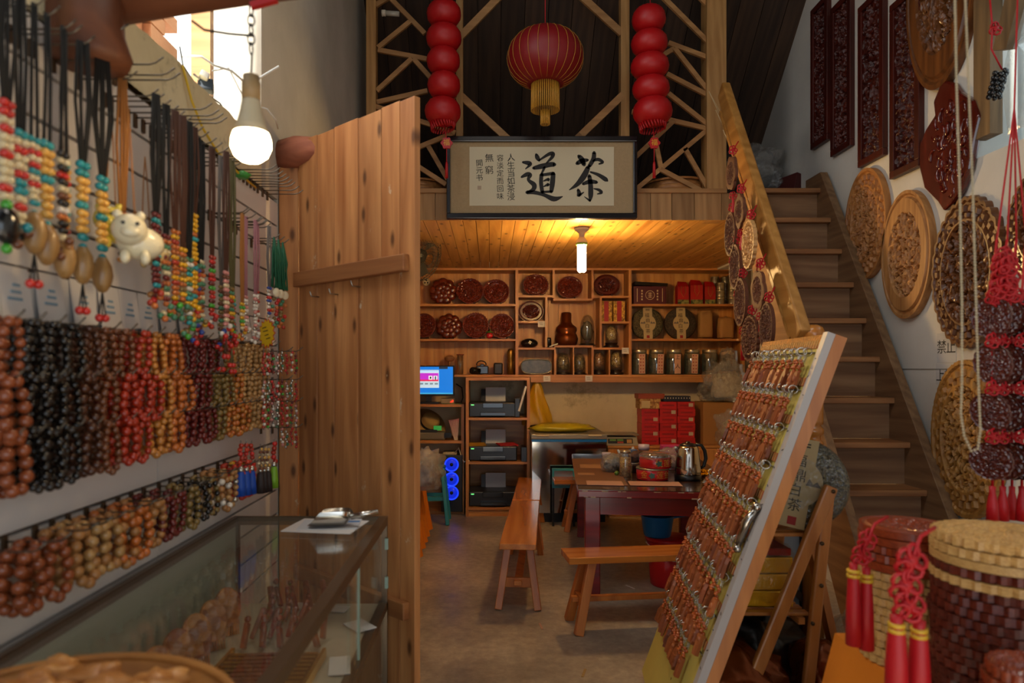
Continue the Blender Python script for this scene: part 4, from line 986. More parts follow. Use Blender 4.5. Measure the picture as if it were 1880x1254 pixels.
def plate(px, py, r, me, label, yb, sx=1.0, sy=1.0, standing=True):
    z0 = sz_(yb)+0.0115; R = r*S_
    o = bpy.data.objects.new('carved_plate_on_stand' if standing else 'carved_oval', None); COL.objects.link(o); o.location = (sx_(px), DS+0.12, z0); o.empty_display_size = 0.05
    tag(o, label, 'plate')
    lift = sz_(py)-z0
    inst(me, 'plate', o, T(0, 0.02, lift) @ RX(PI/2-0.12) @ SC(R*sx, R*sy, R*2.0))
    inst(STAND, 'stand', o, T(0, 0.0, 0))
up = 'on the top shelf'; lo = 'on the second shelf'
plate(812, 533, 25, ROS, 'flower-shaped red lacquered carved plate on the top shelf near the fan', 560)
plate(862, 533, 26, PL[0], 'round carved lacquered plate in the middle of the top shelf row', 560, 1, 0.94)
plate(911, 534, 25, PL[3], 'round carved lacquered plate closest to the divider on the top shelf', 560, 1, 0.94)
plate(776, 597, 23, PL[2], 'carved lacquered plate half hidden behind the door edge', 624)
plate(823, 598, 24, ROS, 'flower-shaped carved plate on the second shelf', 624, 1, 0.98)
plate(873, 597, 25, PL[1], 'round carved plate beside the small toy apple', 624)
plate(922, 598, 24, PL[0], 'round carved plate at the end of the second shelf by the divider', 624)
plate(985, 522, 24.5, PL[1], 'round carved plate in the first upper cell of the curio shelf', 544, 1, 0.88)
plate(1048, 526, 24, PL[2], 'reddish carved plate in the upper cell behind the ceiling lamp', 550, 1, 0.88)
plate(1117, 522, 24.5, PLO, 'smooth oval carved plate in the upper cell past the ceiling lamp', 545, 1, 0.84)
plate(976, 571, 24, PLO, 'dark oval lacquer plate in the small cell under the first plate', 591, 1, 0.85, False)

# small things on the shelves
M_brz = plain('bronze', '#7a3d14', 0.28, 0.75, mott=0.15); M_dkw = plain('ebony_stand', '#1c100b', 0.35, coat=0.4)
M_stone = plain('grey_green_stone', '#4a4636', 0.35, coat=0.2, mott=0.5, mscale=30); M_dome = thin('jar_glass', (0.93, 0.95, 0.9), 0.1, 0.05)
def at(px, py, dy=0.0): return Vector((sx_(px), DS+0.12+dy, sz_(py)+0.0115))
m = MB(); c = at(1042, 636); q = S_
m.lathe([(0.0, 0), (17*q, 0), (19*q, 2*q), (22*q, 12*q), (20*q, 20*q), (17*q, 23*q), (20*q, 28*q), (19*q, 34*q), (12*q, 40*q), (9.5*q, 44*q), (9.5*q, 60*q), (7.5*q, 62*q), (0, 61*q)], 28, c); solo('gourd_vase', m, M_brz, 'bronze double gourd vase in the large central cell', 'vase')
def dome(px, yb, w, h, label, fill, basemat=M_dkw, leg=False):
    c = at(px, yb); o = thing('glass_dome', label, 'ornament', c)
    bh = 9*S_ if leg else 4*S_
    m = MB(); m.lathe([(0, 0), (w*0.6*S_, 0), (w*0.62*S_, bh*0.4), (w*0.45*S_, bh*0.6), (w*0.52*S_, bh), (0, bh)], 18, c); m.build('base', basemat, o)
    r = w/2*S_; H = h*S_
    m = MB(); m.lathe([(r, bh), (r, H*0.6), (r*0.9, H*0.78), (r*0.6, H*0.93), (r*0.25, H*0.99), (0, H)], 20, c); m.build('glass', M_dome, o)
    m = MB(); m.blob(c+Vector((0, 0, bh+0.38*H)), (r*1.7, r*1.7, H*0.72), px, 0.3, 2.5, 16, 10); m.build('filling', fill, o)
M_moss = leafy('dried_moss', '#4a4028', '#8a7646', 90); M_flow = leafy('dried_flower', '#8a6a34', '#d8bc7a', 90)
dome(1081, 636, 26, 58, 'tall grey glass dome ornament beside the bronze vase', plain('dome_grey', '#4d4c40', 0.15, coat=0.8, mott=0.3, mscale=20))
dome(1126, 640, 23, 43, 'glass jar of dried flowers on a black stand under the gilt boxes', M_flow, leg=True)
dome(1103, 690, 22, 43, 'glass jar with an orange specimen on a black stand in the bottom row', leafy('dried_orange', '#7a4420', '#c08a50', 80), leg=True)
dome(1135, 690, 23, 44, 'glass jar of pale dried flowers on a black stand in the bottom row', M_flow, leg=True)
dome(1036, 690, 28, 41, 'wide grey glass dome holding a dried branch in the bottom row', M_moss)
dome(1066, 690, 24, 40, 'narrow grey glass dome next to the branch dome', M_moss)
o = thing('stone_case', 'oval grey stone case in the bottom cell near the printers', 'ornament', at(986, 690))
m = MB(); c = at(986, 690); pts = []
for k in range(28):
    t = 2*PI*k/28; pts.append((29*S_*math.copysign(abs(math.cos(t))**0.6, math.cos(t)), 14*S_*math.copysign(abs(math.sin(t))**0.7, math.sin(t))))
m.M = frame(c+Vector((0, 0.03, 15*S_)), (1, 0, 0), (0, 0, 1)); m.prism(pts, -0.04, 0.05); m.build('body', M_stone, o, bevel=0.012)
m = MB(); m.M = frame(c+Vector((0, 0.03, 15*S_)), (1, 0, 0), (0, 0, 1)); m.tube([(p[0]*0.97, p[1]*0.97, 0.05) for p in pts], 0.006, 6, True); m.build('rim', plain('pewter', '#8a8270', 0.3, 0.8), o)
o = thing('lacquer_jar', 'squat black lacquer jar with a white flower emblem', 'jar', at(973, 640))
m = MB(); c = at(973, 640); m.M = T(c+Vector((0, 0, 8.5*S_))); m.ball((0, 0, 0), 1, 20, 12, (16*S_, 0.07, 9*S_)); m.build('body', M_blackst, o)
m = MB(); m.M = T(c+Vector((0.004, -0.071, 9.5*S_))); [m.ball((0.012*math.cos(a), 0, 0.012*math.sin(a)), 0.008, 8, 5, (1, 0.3, 1)) for a in (0.4, 1.8, 3.3, 4.8)]; m.build('emblem', M_cer, o)
m = MB(); c = at(1009, 640); m.lathe([(0, 0), (5*S_, 0), (5*S_, 15*S_), (4.5*S_, 19*S_), (0, 19*S_)], 14, c); solo('black_canister', m, M_blackst, 'small black canister beside the bronze vase', 'canister')
m = MB(); c = at(1014, 640, -0.1); m.tube([c+Vector((-0.03, 0, 0.008)), c+Vector((0.06, 0, 0.04))], 0.006, 8); solo('white_stick', m, M_white_wire, 'white stick poking out beside the black canister', 'stick')
for k, px in enumerate((1115, 1139)):
    o = thing('gilt_box', ['gold and red striped box in the small cell, the one farther from the book box', 'gold and red striped box in the small cell, the one nearer the book box'][k], 'box', at(px, 592))
    c = at(px, 592); m = MB(); m.box(c+Vector((0, 0, 19*S_)), (21.5*S_, 0.12, 38*S_)); m.build('body', leafy('gold_brocade', '#8a5a12', '#e2b13c', 70, 0.35), o)
    m = MB(); m.box(c+Vector((0, -0.061, 19*S_)), (8.5*S_, 0.002, 38*S_)); m.build('red_band', plain('red_band', '#a3160f', 0.5), o)
def card(px, py, label, w=13, h=11, d=DS-0.004):
    m = MB(); m.box((sx_(px), d, sz_(py)), (w*S_, 0.002, h*S_)); o = solo('price_tag', m, M_paper, label, 'price tag')
    m = MB(); [m.box((sx_(px)-0.004, d-0.0015, sz_(py-2+3*j)), (6*S_, 0.001, 0.004)) for j in (0, 1)]; m.build('scrawl', M_cb, o) if False else None
    t = MB(); [t.box((sx_(px)-0.006+0.004*j, d-0.0014, sz_(py-2+3*j)), (6*S_, 0.0008, 0.004)) for j in (0, 1)]
    q = bpy.data.objects.new('scrawl', t.mesh('scrawl', M_cgrey, T(-o.location))); COL.objects.link(q); q.parent = o
card(994, 595, 'white price tag under the dark oval plate'); card(1004, 695, 'white price tag below the oval stone case'); card(1081, 695, 'white price tag below the narrow glass dome'); card(1148, 644, 'white price tag above the pale dried flowers')
# toy apple, jar, camera, pouch, gilt bottle
o = thing('toy_apple', 'small red toy apple with green leaves between two carved plates', 'ornament', at(899, 624))
c = at(899, 624, -0.06); m = MB(); m.ball(c+Vector((0, 0, 0.035)), 0.036, 14, 10, (1, 1, 0.9)); m.build('apple', plain('apple_red', '#c8232c', 0.3, coat=0.4), o)
m = MB(); [m.ball(c+Vector((0.02*math.cos(a), 0.01*math.sin(a), 0.075)), 0.022, 8, 5, (1, 0.5, 0.25)) for a in (0.2, 1.6, 3.2, 4.6)]; m.tube([c+Vector((0, 0, 0.065)), c+Vector((0.01, 0, 0.1))], 0.004, 5); m.build('leaves', BM['green'], o)
M_socket = plain('socket_white', '#c9b98e', 0.5)
o = thing('wall_socket', 'round cream wall socket with three dark holes', 'socket', P(783, 518, 7.38))
m = MB(); c = P(783, 518, 7.40); m.lathe([(0, 0), (0.042, 0), (0.042, 0.02), (0.036, 0.026), (0, 0.026)], 20, c, (0, -1, 0)); m.build('cover', M_socket, o)
m = MB(); [m.ball(c+Vector((0.017*math.cos(a), -0.027, 0.017*math.sin(a))), 0.009, 8, 5, (1, 0.2, 1)) for a in (PI/2, PI*1.2, PI*1.8)]; m.build('hole', M_cb, o)
o = thing('glass_cylinder', 'tall glass cylinder jar standing above the monitor', 'jar', at(844, 690))
m = MB(); c = at(844, 690); m.lathe([(0, 0), (6*S_, 0), (6*S_, 37*S_), (5.4*S_, 37*S_), (5.4*S_, 3*S_), (0, 3*S_)], 16, c); m.build('glass', M_dome, o)
m = MB(); m.lathe([(0, 3*S_), (5*S_, 3*S_), (5*S_, 26*S_), (0, 26*S_)], 14, c); m.build('contents', plain('pale_pink_powder', '#b89a80', 0.7), o)
m = MB(); m.tube([c+Vector((6.4*S_*math.cos(t), 6.4*S_*math.sin(t), 37*S_)) for t in [2*PI*j/16 for j in range(16)]], 0.005, 6, True); m.build('red_rim', plain('jar_red_rim', '#8f2a1c', 0.4), o)
m = MB(); c = at(824, 690); m.ball(c+Vector((0, 0.03, 30*S_)), 0.05, 14, 9, (1.1, 0.5, 0.7)); m.tube([c+Vector((0, 0.03, 0)), c+Vector((0, 0.03, 28*S_))], 0.012, 8); solo('wooden_figure', m, W_stair, 'small carved wooden figure above the monitor', 'carving')
o = thing('camera', 'black camera with a strap lying on the shelf above the printers', 'camera', at(882, 690))
c = at(880, 690, -0.07); m = MB(); m.box(c+Vector((0.03, 0.03, 0.05)), (0.13, 0.07, 0.09)); m.box(c+Vector((0.03, 0.03, 0.10)), (0.05, 0.05, 0.03)); m.build('body', M_blackst, o, bevel=0.01)
m = MB(); m.lathe([(0, 0), (0.038, 0), (0.038, 0.09), (0.032, 0.1), (0, 0.095)], 18, c+Vector((-0.01, 0.01, 0.042)), (-0.7, -0.7, 0)); m.build('lens', plain('lens_black', '#101010', 0.25), o)
m = MB(); m.tube([c+Vector((-0.03+0.05*math.cos(t)+0.05, 0.03, 0.11+0.035*math.sin(t))) for t in [PI*1.1-PI*1.2*j/10 for j in range(11)]], 0.006, 6); m.build('strap', M_cb, o)
m = MB(); c = at(915, 690); m.box(c+Vector((0, 0, 11*S_)), (17*S_, 0.09, 22*S_)); solo('black_pouch', m, plain('black_leather', '#1c1212', 0.4), 'small black leather case with a red edge beside the gilt bottle', 'case', bevel=0.015)
m = MB(); c = at(938, 690); m.lathe([(0, 0), (6*S_, 0), (6*S_, 20*S_), (4.5*S_, 23*S_), (6*S_, 26*S_), (6*S_, 44*S_), (4*S_, 48*S_), (0, 48*S_)], 16, c); solo('gilt_bottle', m, plain('old_gold', '#8f6a2a', 0.3, 0.7, mott=0.3, mscale=30), 'gilt bottle with a narrow waist beside the divider', 'bottle')
# right bay: book box, red bags, tins
o = thing('book_box', 'dark red boxed book set with a round emblem and a black folder on top', 'box', at(1196, 560))
c = at(1196, 560); m = MB(); m.box(c+Vector((-0.01, 0, 16.5*S_)), (60*S_, 0.2, 33*S_)); m.build('case', plain('maroon_card', '#4f0f14', 0.45), o, bevel=0.004)
m = MB(); m.box(c+Vector((0.005, 0.0, 37*S_)), (60*S_, 0.2, 6*S_), (0, 0.06, 0)); m.build('black_folder', M_blackst, o)
M_gilt = plain('gilt_print', '#c9b489', 0.5); m = MB(); F0 = frame(c+Vector((-0.01, -0.1015, 16.5*S_)), (1, 0, 0), (0, 0, 1)); m.M = F0
m.tube([(0.046*math.cos(t), 0.046*math.sin(t), 0) for t in [2*PI*j/28 for j in range(28)]], 0.003, 5, True)
for j in (-1, 0, 1): m.box((0, 0.02*j, 0), (0.044, 0.007, 0.002)); m.box((0, 0.02*j, 0), (0.008, 0.018, 0.002))
for sx0 in (-0.085, 0.078):
    for j in range(4): m.box((sx0, 0.045-0.03*j, 0), (0.014, 0.018, 0.002))
m.box((-0.135, 0, 0), (0.006, 0.14, 0.002)); m.box((0.13, 0, 0), (0.006, 0.14, 0.002)); m.build('emblem', M_gilt, o)
M_bagr = plain('red_satin', '#a81514', 0.4, mott=0.15); M_bagg = leafy('landscape_print', '#3a4a26', '#8a8a4a', 40)
for k, (px, w, h) in enumerate(((1258, 21, 44), (1283, 23, 47), (1308, 20, 44))):
    o = thing('gift_bag', ['red gift bag nearest the book box', 'tallest red gift bag, between two others', 'red gift bag next to the silver tins'][k], 'bag', at(px, 560)); c = at(px, 560)
    m = MB(); ww = w*S_/2; hh = h*S_
    m.add([(c.x+a*ww, c.y+b_*0.05, c.z+z) for z, sc in ((0, 1), (0.75*hh, 1.0)) for a, b_ in ((-1, -1), (1, -1), (1, 1), (-1, 1))] + [(c.x-ww*0.8, c.y, c.z+hh), (c.x+ww*0.7, c.y, c.z+hh*0.97)], [(0, 1, 5, 4), (1, 2, 6, 5), (2, 3, 7, 6), (3, 0, 4, 7), (4, 5, 9, 8), (6, 7, 8, 9), (5, 6, 9), (7, 4, 8), (0, 3, 2, 1)]); m.build('bag', M_bagr, o)
    m = MB(); m.box(c+Vector((0, -0.051, 4.5*S_)), (w*S_*0.98, 0.002, 9*S_)); m.build('printed_band', M_bagg, o)
    m = MB(); m.tube([c+Vector((-0.02, -0.052, hh*0.78)), c+Vector((-0.025, -0.056, hh*0.5)), c+Vector((0.0, -0.056, hh*0.32)), c+Vector((0.025, -0.056, hh*0.5)), c+Vector((0.02, -0.052, hh*0.78))], 0.003, 6); m.build('cord_handle', M_ctan, o)
M_tin = plain('brushed_tin', '#a89c84', 0.32, 0.85)
tn = MB(); tn.lathe([(0, 0), (7.6*S_, 0), (7.8*S_, 1*S_), (7.8*S_, 9.6*S_), (8.0*S_, 9.8*S_), (8.0*S_, 13*S_), (7.5*S_, 13.6*S_), (0, 13.6*S_)], 20); 
for col, (px, dy, n, lab) in enumerate(((1327, -0.04, 3, 'front stack nearer the gift bags'), (1349, -0.04, 4, 'front stack against the shelf end'), (1324, 0.085, 4, 'tall rear stack nearer the gift bags'), (1344, 0.085, 4, 'tall rear stack by the shelf end'))):
    for k in range(n):
        o = bpy.data.objects.new('tea_tin', tn.mesh('tea_tin', M_tin) if (col, k) == (0, 0) else TIN); COL.objects.link(o); TIN = o.data
        o.location = at(px, 560, dy)+Vector((0, 0, 13.65*S_*k)); tag(o, f'silver tea tin, {["bottom", "second", "third", "fourth"][k]} of the {lab}', 'tin', 'stacked silver tea tins')
# tea cakes, paper bags, jars
M_cake = leafy('pressed_tea', '#2e2a1c', '#6f6544', 120, 0.5); M_caked = leafy('pressed_tea_dark', '#1f1712', '#4a3a2a', 120, 0.5); M_lab = plain('label_paper', '#b9a378', 0.7); M_seal = plain('seal_red', '#9c1f18', 0.6); M_inkb = plain('ink_black', '#1b1714', 0.7)
def tea_cake(o, c, R, Mx, mat, thick=0.07):
    """disc facing the -y side of frame Mx with a vertical label carrying brush lettering"""
    m = MB(); m.M = Mx; m.lathe([(0, -thick/2), (R*0.9, -thick/2), (R, -thick*0.2), (R, thick*0.2), (R*0.92, thick/2), (R*0.5, thick*0.58), (0, thick*0.6)], 40); m.build('pressed_tea', mat, o)
    m = MB(); m.M = Mx @ T(0, 0, thick*0.62); pts = []
    w0, w1 = R*0.28, R*0.5
    for k in range(13): a = -PI*0.31+PI*0.62*k/12; pts.append((w1*math.cos(a), w1*math.sin(a)*1.05))
    right = [(w0, -R*0.99), (w0, -w1*0.9)] + pts + [(w0, w1*0.9), (w0, R*0.99)]
    m.prism(right + [(-x, y) for x, y in right[::-1]], -0.001, 0.001); m.build('label', M_lab, o)
    m = MB(); m.M = Mx @ T(0, 0, thick*0.62+0.0016)
    for k, chh in enumerate('福鼎白茶'): m.text(chh, R*0.30, T(0.0 if k % 2 else -R*0.04, R*(0.48-0.33*k), 0))
    m.box((0, R*0.88, 0), (R*0.25, R*0.03, 0.0004)); m.box((0, R*0.82, 0), (R*0.25, R*0.03, 0.0004)); m.build('lettering', M_inkb, o)
    m = MB(); m.M = Mx @ T(0.0, -R*0.84, thick*0.62+0.0016); m.box((0, 0, 0), (R*0.18, R*0.18, 0.0004)); m.build('seal', M_seal, o)
    m = MB(); m.M = Mx @ T(0, 0, thick*0.62+0.0013)
    for s in (-1, 1): m.prism([(s*w1*0.95, -0.02*R), (s*w1*0.75, 0.1*R), (s*w1*0.6, 0.03*R), (s*w1*0.42, 0.14*R), (s*w1*0.3, -0.02*R)][::s], 0, 0.0002)
    m.build('hill_print', M_cgrey, o)
for k, (px, mt) in enumerate(((1194, M_cake), (1256, M_caked))):
    c = at(px, 624, 0.03)+Vector((0, 0, 29*S_)); o = thing('tea_cake', ['greenish pressed tea cake with a paper label, under the book box', 'dark brown pressed tea cake with a paper label, beside the paper bags'][k], 'tea cake', at(px, 624))
    tea_cake(o, c, 30*S_, frame(c, (1, 0, 0), (0, 0.1, 1)), mt, 0.06)
M_kraft = plain('kraft_paper', '#a67c48', 0.8, bump=0.4, bscale=14)
for k, (px, w, h, lab) in enumerate(((1302, 27, 60, 'tall folded kraft paper bag beside the dark tea cake'), (1340, 30, 46, 'crumpled kraft paper bag in clear film at the shelf end'))):
    c = at(px, 624); m = MB(); m.blob(c+Vector((0, 0.02, h*S_*0.42)), (w*S_*0.92, 0.12, h*S_*0.98), 11+k, 0.12, 1.6, 24, 16, True, False, 0.75); solo('paper_bag', m, M_kraft, lab, 'bag')
M_lid = plain('jar_lid_steel', '#b7ad97', 0.28, 0.9); M_jarg = thin('dark_jar_glass', (0.55, 0.6, 0.52), 0.12, 0.12); M_tea = leafy('loose_tea', '#141812', '#39382a', 60, 0.7); M_plab = plain('pink_label', '#c99a80', 0.7); M_redp = plain('label_print_red', '#9a3a2c', 0.7)
for k, px in enumerate((1177, 1209, 1241.5, 1275, 1308)):
    c = at(px, 690, -0.03); o = thing('tea_jar', ['glass tea jar with a brownish label, first of five', 'glass tea jar with a pink label, second of five', 'glass tea jar with black brush lettering, middle of five', 'glass tea jar with a pink label, fourth of five', 'unlabelled dark glass tea jar, last of five'][k], 'jar', c, group='tea jars on the bottom shelf')
    m = MB(); m.lathe([(0, 0), (13.5*S_, 0), (14.2*S_, 2*S_), (14.2*S_, 38*S_), (12.5*S_, 41*S_)], 22, c); m.build('glass', M_jarg, o)
    m = MB(); m.lathe([(0, 1.2*S_), (13.2*S_, 1.2*S_), (13.2*S_, (30 if k < 4 else 26)*S_), (0, 31*S_)], 20, c); m.build('loose_tea', M_tea, o)
    m = MB(); m.lathe([(13.2*S_, 40.5*S_), (13.4*S_, 41*S_), (13.4*S_, 45.5*S_), (12.8*S_, 46.5*S_), (0, 46.8*S_)], 22, c); m.build('lid', M_lid, o)
    if k < 4:
        lx = (2, 4, 3, 1)[k]*S_; hh = 36*S_
        m = MB(); m.box(c+Vector((lx, -14.5*S_, 20*S_)), (11.5*S_, 0.002, hh), (0, 0.04*(k % 2), 0)); m.build('label', M_plab, o)
        m = MB()
        if k == 2:
            for j, chh in enumerate('上人'): m.text(chh, 10*S_, frame(c+Vector((lx, -14.5*S_-0.0016, (32-17*j)*S_)), (1, 0, 0), (0, 0, 1)))
        for j in range(0 if k == 2 else 6):
            for q in (-1, 1): m.box(c+Vector((lx+q*2.4*S_, -14.5*S_-0.0012, (35-6*j)*S_)), (2.2*S_, 0.0006, 2.2*S_))
        m.build('print', M_redp if k != 2 else M_inkb, o)
M_bag = thin('clear_bag', (0.95, 0.93, 0.9), 0.06, 0.2, 0.14, 0.7, 18.0)
def bag(px, py, d, size, seed, label, fill=None, amp=0.4, name='plastic_bag'):
    c = P(px, py, d); o = thing(name, label, 'plastic bag', (c.x, c.y, c.z-size[2]/2))
    m = MB(); m.blob(c, size, seed, amp, 2.6, 34, 24, True, False, 0.45); m.build('film', M_bag, o)
    if fill:
        m = MB(); m.blob(c-Vector((0, 0, size[2]*0.06)), [k*0.66 for k in size], seed+3, amp, 2.8, 24, 14, True, False, 0.6); m.build('contents', fill, o)
    return o
bag(1338, 664, 7.22, (0.16, 0.16, 0.27), 4, 'clear plastic bag squeezed onto the shelf after the last jar', leafy('brown_contents', '#5a4630', '#8a7250', 40))

# =================================================================== ceiling lamp and loft decorations
o = thing('ceiling_lamp', 'lit spiral energy saving lamp in a white ceiling holder', 'lamp', P(1068, 498, 5.09)); c = Vector((P(1068, 420, 5.09).x, 5.09, ZC-0.0015))
M_porc = plain('white_porcelain', '#d8cdb8', 0.35)
m = MB(); m.lathe([(0, 0), (0.055, 0), (0.055, -0.012), (0.045, -0.022), (0.022, -0.04), (0.02, -0.075), (0.0, -0.075)][::-1], 22, c); m.build('holder', M_porc, o)
m = MB(); m.lathe([(0.022, -0.07), (0.034, -0.088), (0.043, -0.105), (0.043, -0.125), (0, -0.125)][::-1], 22, c); m.build('ballast', M_porc, o)
m = MB(); m.lathe([(0.0435, -0.112), (0.0435, -0.128), (0, -0.128)][::-1], 22, c); m.build('green_band', plain('band_green', '#4f7a3c', 0.5), o)
m = MB()
for a in range(4):
    x, y = 0.024*math.cos(a*PI/2+0.6), 0.024*math.sin(a*PI/2+0.6); m.tube([c+Vector((x, y, -0.127)), c+Vector((x, y, -0.315)), c+Vector((x*0.6, y*0.6, -0.325))], [0.0155, 0.0155, 0.010], 10)
m.build('tubes', plain('lamp_glow', '#fff0cc', 0.4, em=320.0, emcol='#ffcf85'), o)

M_lant = plain('lantern_red_silk', '#b30d12', 0.45, mott=0.05); M_lantd = plain('lantern_dark_red_silk', '#7d0810', 0.5); M_fringe = plain('gold_fringe', '#c08a2a', 0.5)
def lantern_string(xs_, label):
    d = 4.55; q = d/F_PX; top = P(xs_[0][0], -120, d)
    o = thing('lantern_string', label, 'lantern', P(xs_[-1][0]+6, 330, d))
    for k, (px, py, w, h) in enumerate(xs_):
        c = P(px, py, d); m = MB(); r = w/2*q; hh = h/2*q
        m.lathe([(r*0.45, -hh), (r*0.75, -hh*0.8), (r*0.95, -hh*0.4), (r, 0), (r*0.95, hh*0.4), (r*0.75, hh*0.8), (r*0.45, hh)], 36, c, None, True, 18, 0.05); m.build('lantern', M_lant, o)
    px, py, w, h = xs_[-1]; c = P(px, py, d)
    m = MB()
    for k in range(26):
        a = 2*PI*k/26; r = w*0.34*q; m.tube([c+Vector((r*math.cos(a), r*math.sin(a), -h*0.45*q)), c+Vector((r*0.9*math.cos(a+0.2), r*0.9*math.sin(a+0.2), -h*0.45*q-0.03-0.02*abs(math.sin(k*3))))], 0.006, 5)
    m.build('fringe', M_lant, o)
    cc = P(px+7 if px < 1000 else px+3, 263, d-0.05)
    m = MB(); m.tube([c-Vector((0, 0, h*0.4*q)), cc+Vector((0, 0, 0.03)), cc-Vector((0, 0, 0.13))], 0.003, 5); m.tube([P(px, py, d), top], 0.003, 5); m.build('cord', M_rope, o)
    m = MB(); m.M = frame(cc, (1, 0, 0), (0, 0, 1)); m.prism([((0.036+0.004*math.cos(6*t))*math.cos(t), (0.036+0.004*math.cos(6*t))*math.sin(t)) for t in [2*PI*j/36 for j in range(36)]], -0.008, 0.008); ch = m.build('charm', M_lant, o)
    m = MB(); m.M = frame(cc+Vector((0, -0.0088, 0)), (1, 0, 0), (0, 0, 1)); m.text('福', 0.045, Matrix.Identity(4)); m.build('gold_character', plain('gold_paint', '#e0a92a', 0.4), ch)
    m = MB(); m.lathe([(0, 0.01), (0.006, 0.006), (0.009, -0.01), (0.011, -0.1), (0, -0.1)], 10, cc-Vector((0, 0, 0.13))); m.build('tassel', M_lant, o)
lantern_string([(815, 26, 64, 44), (815, 70, 66, 46), (814, 112, 62, 46), (815, 157, 61, 46), (813, 205, 67, 48)], 'string of five red silk lanterns nearer the plank door')
lantern_string([(1191, 36, 62, 46), (1192, 80, 67, 44), (1193, 122, 70, 44), (1195, 163, 68, 44), (1198, 205, 72, 50)], 'string of five red silk lanterns nearer the stairs')
o = thing('round_lantern', 'large round red silk lantern with gold fringe hanging in the middle of the loft', 'lantern', P(1001, 230, 4.4)); d = 4.4; q = d/F_PX; c = P(1001, 107, d)
m = MB(); R = 70*q; Hh = 52*q
m.lathe([(R*math.sin(a)**0.8 if a > 0 else 0.0, Hh*math.cos(a)) for a in [PI*(0.12+0.76*k/16) for k in range(17)]], 48, c, None, True, 24, 0.02); m.build('silk_body', M_lantd, o)
m = MB()
for k in range(24):
    a = 2*PI*k/24
    m.tube([c+Vector(((R*math.sin(b_)**0.8+0.001)*math.cos(a), (R*math.sin(b_)**0.8+0.001)*math.sin(a), Hh*math.cos(b_))) for b_ in [PI*(0.13+0.74*j/10) for j in range(11)]], 0.0016, 4)
m.build('gold_rib', M_fringe, o)
m = MB(); m.lathe([(24*q, Hh*0.9), (24*q, Hh*1.02), (0, Hh*1.02)], 24, c); m.build('gold_cap', M_fringe, o)
m = MB()
for k in range(44): a = 2*PI*k/44; m.tube([c+Vector((25*q*math.cos(a), 25*q*math.sin(a), -Hh*0.84)), c+Vector((25.5*q*math.cos(a), 25.5*q*math.sin(a), -96*q))], 0.0042, 5)
for k in range(18): a = 2*PI*k/18; m.tube([c+Vector((8*q*math.cos(a), 8*q*math.sin(a), -96*q)), c+Vector((8*q*math.cos(a), 8*q*math.sin(a), -122*q))], 0.0042, 5)
m.build('fringe', M_fringe, o)
m = MB(); m.tube([c+Vector((0, 0, Hh)), c+Vector((0, 0, Hh+0.6))], 0.003, 5); m.build('cord', M_rope, o)

# framed calligraphy
d = 4.70; o = thing('calligraphy_frame', 'black framed calligraphy with two large brushed characters hung on the loft front', 'framed calligraphy', P(994, 402, d))
a0, a1 = P(820, 251, d), P(1169, 402, d)
M_frame = plain('black_lacquer_frame', '#161013', 0.25, coat=0.5); M_mat = plain('beige_silk_mat', '#a88e68', 0.8, bump=0.3, bscale=200, mott=0.06, mscale=60); M_rice = plain('rice_paper', '#cfc3a4', 0.8)
fw = 0.038
for (p, r) in (((a0.x, a1.z), (a1.x, a1.z+fw)), ((a0.x, a0.z-fw), (a1.x, a0.z)), ((a0.x, a1.z+fw), (a0.x+fw*0.7, a0.z-fw)), ((a1.x-fw*0.7, a1.z+fw), (a1.x, a0.z-fw))):
    m = MB(); m.box2((p[0], d-0.02, p[1]), (r[0], d+0.03, r[1])); m.build('frame_rail', M_frame, o, bevel=0.005)
m = MB(); m.box2((a0.x+0.01, d, a1.z+0.01), (a1.x-0.01, d+0.02, a0.z-0.01)); m.build('mat', M_mat, o)
p0, p1 = P(862, 270, d), P(1127, 378, d); m = MB(); m.box2((p0.x, d-0.004, p1.z), (p1.x, d, p0.z)); m.build('paper', M_rice, o)
pq = (p1.x-p0.x)/1607.0     # metres per brush unit
MF = frame(Vector((p0.x-130*pq, d-0.0052, p0.z+65*pq)), (1, 0, 0), (0, 0, 1)) @ SC(pq, -pq, pq)
m = MB()
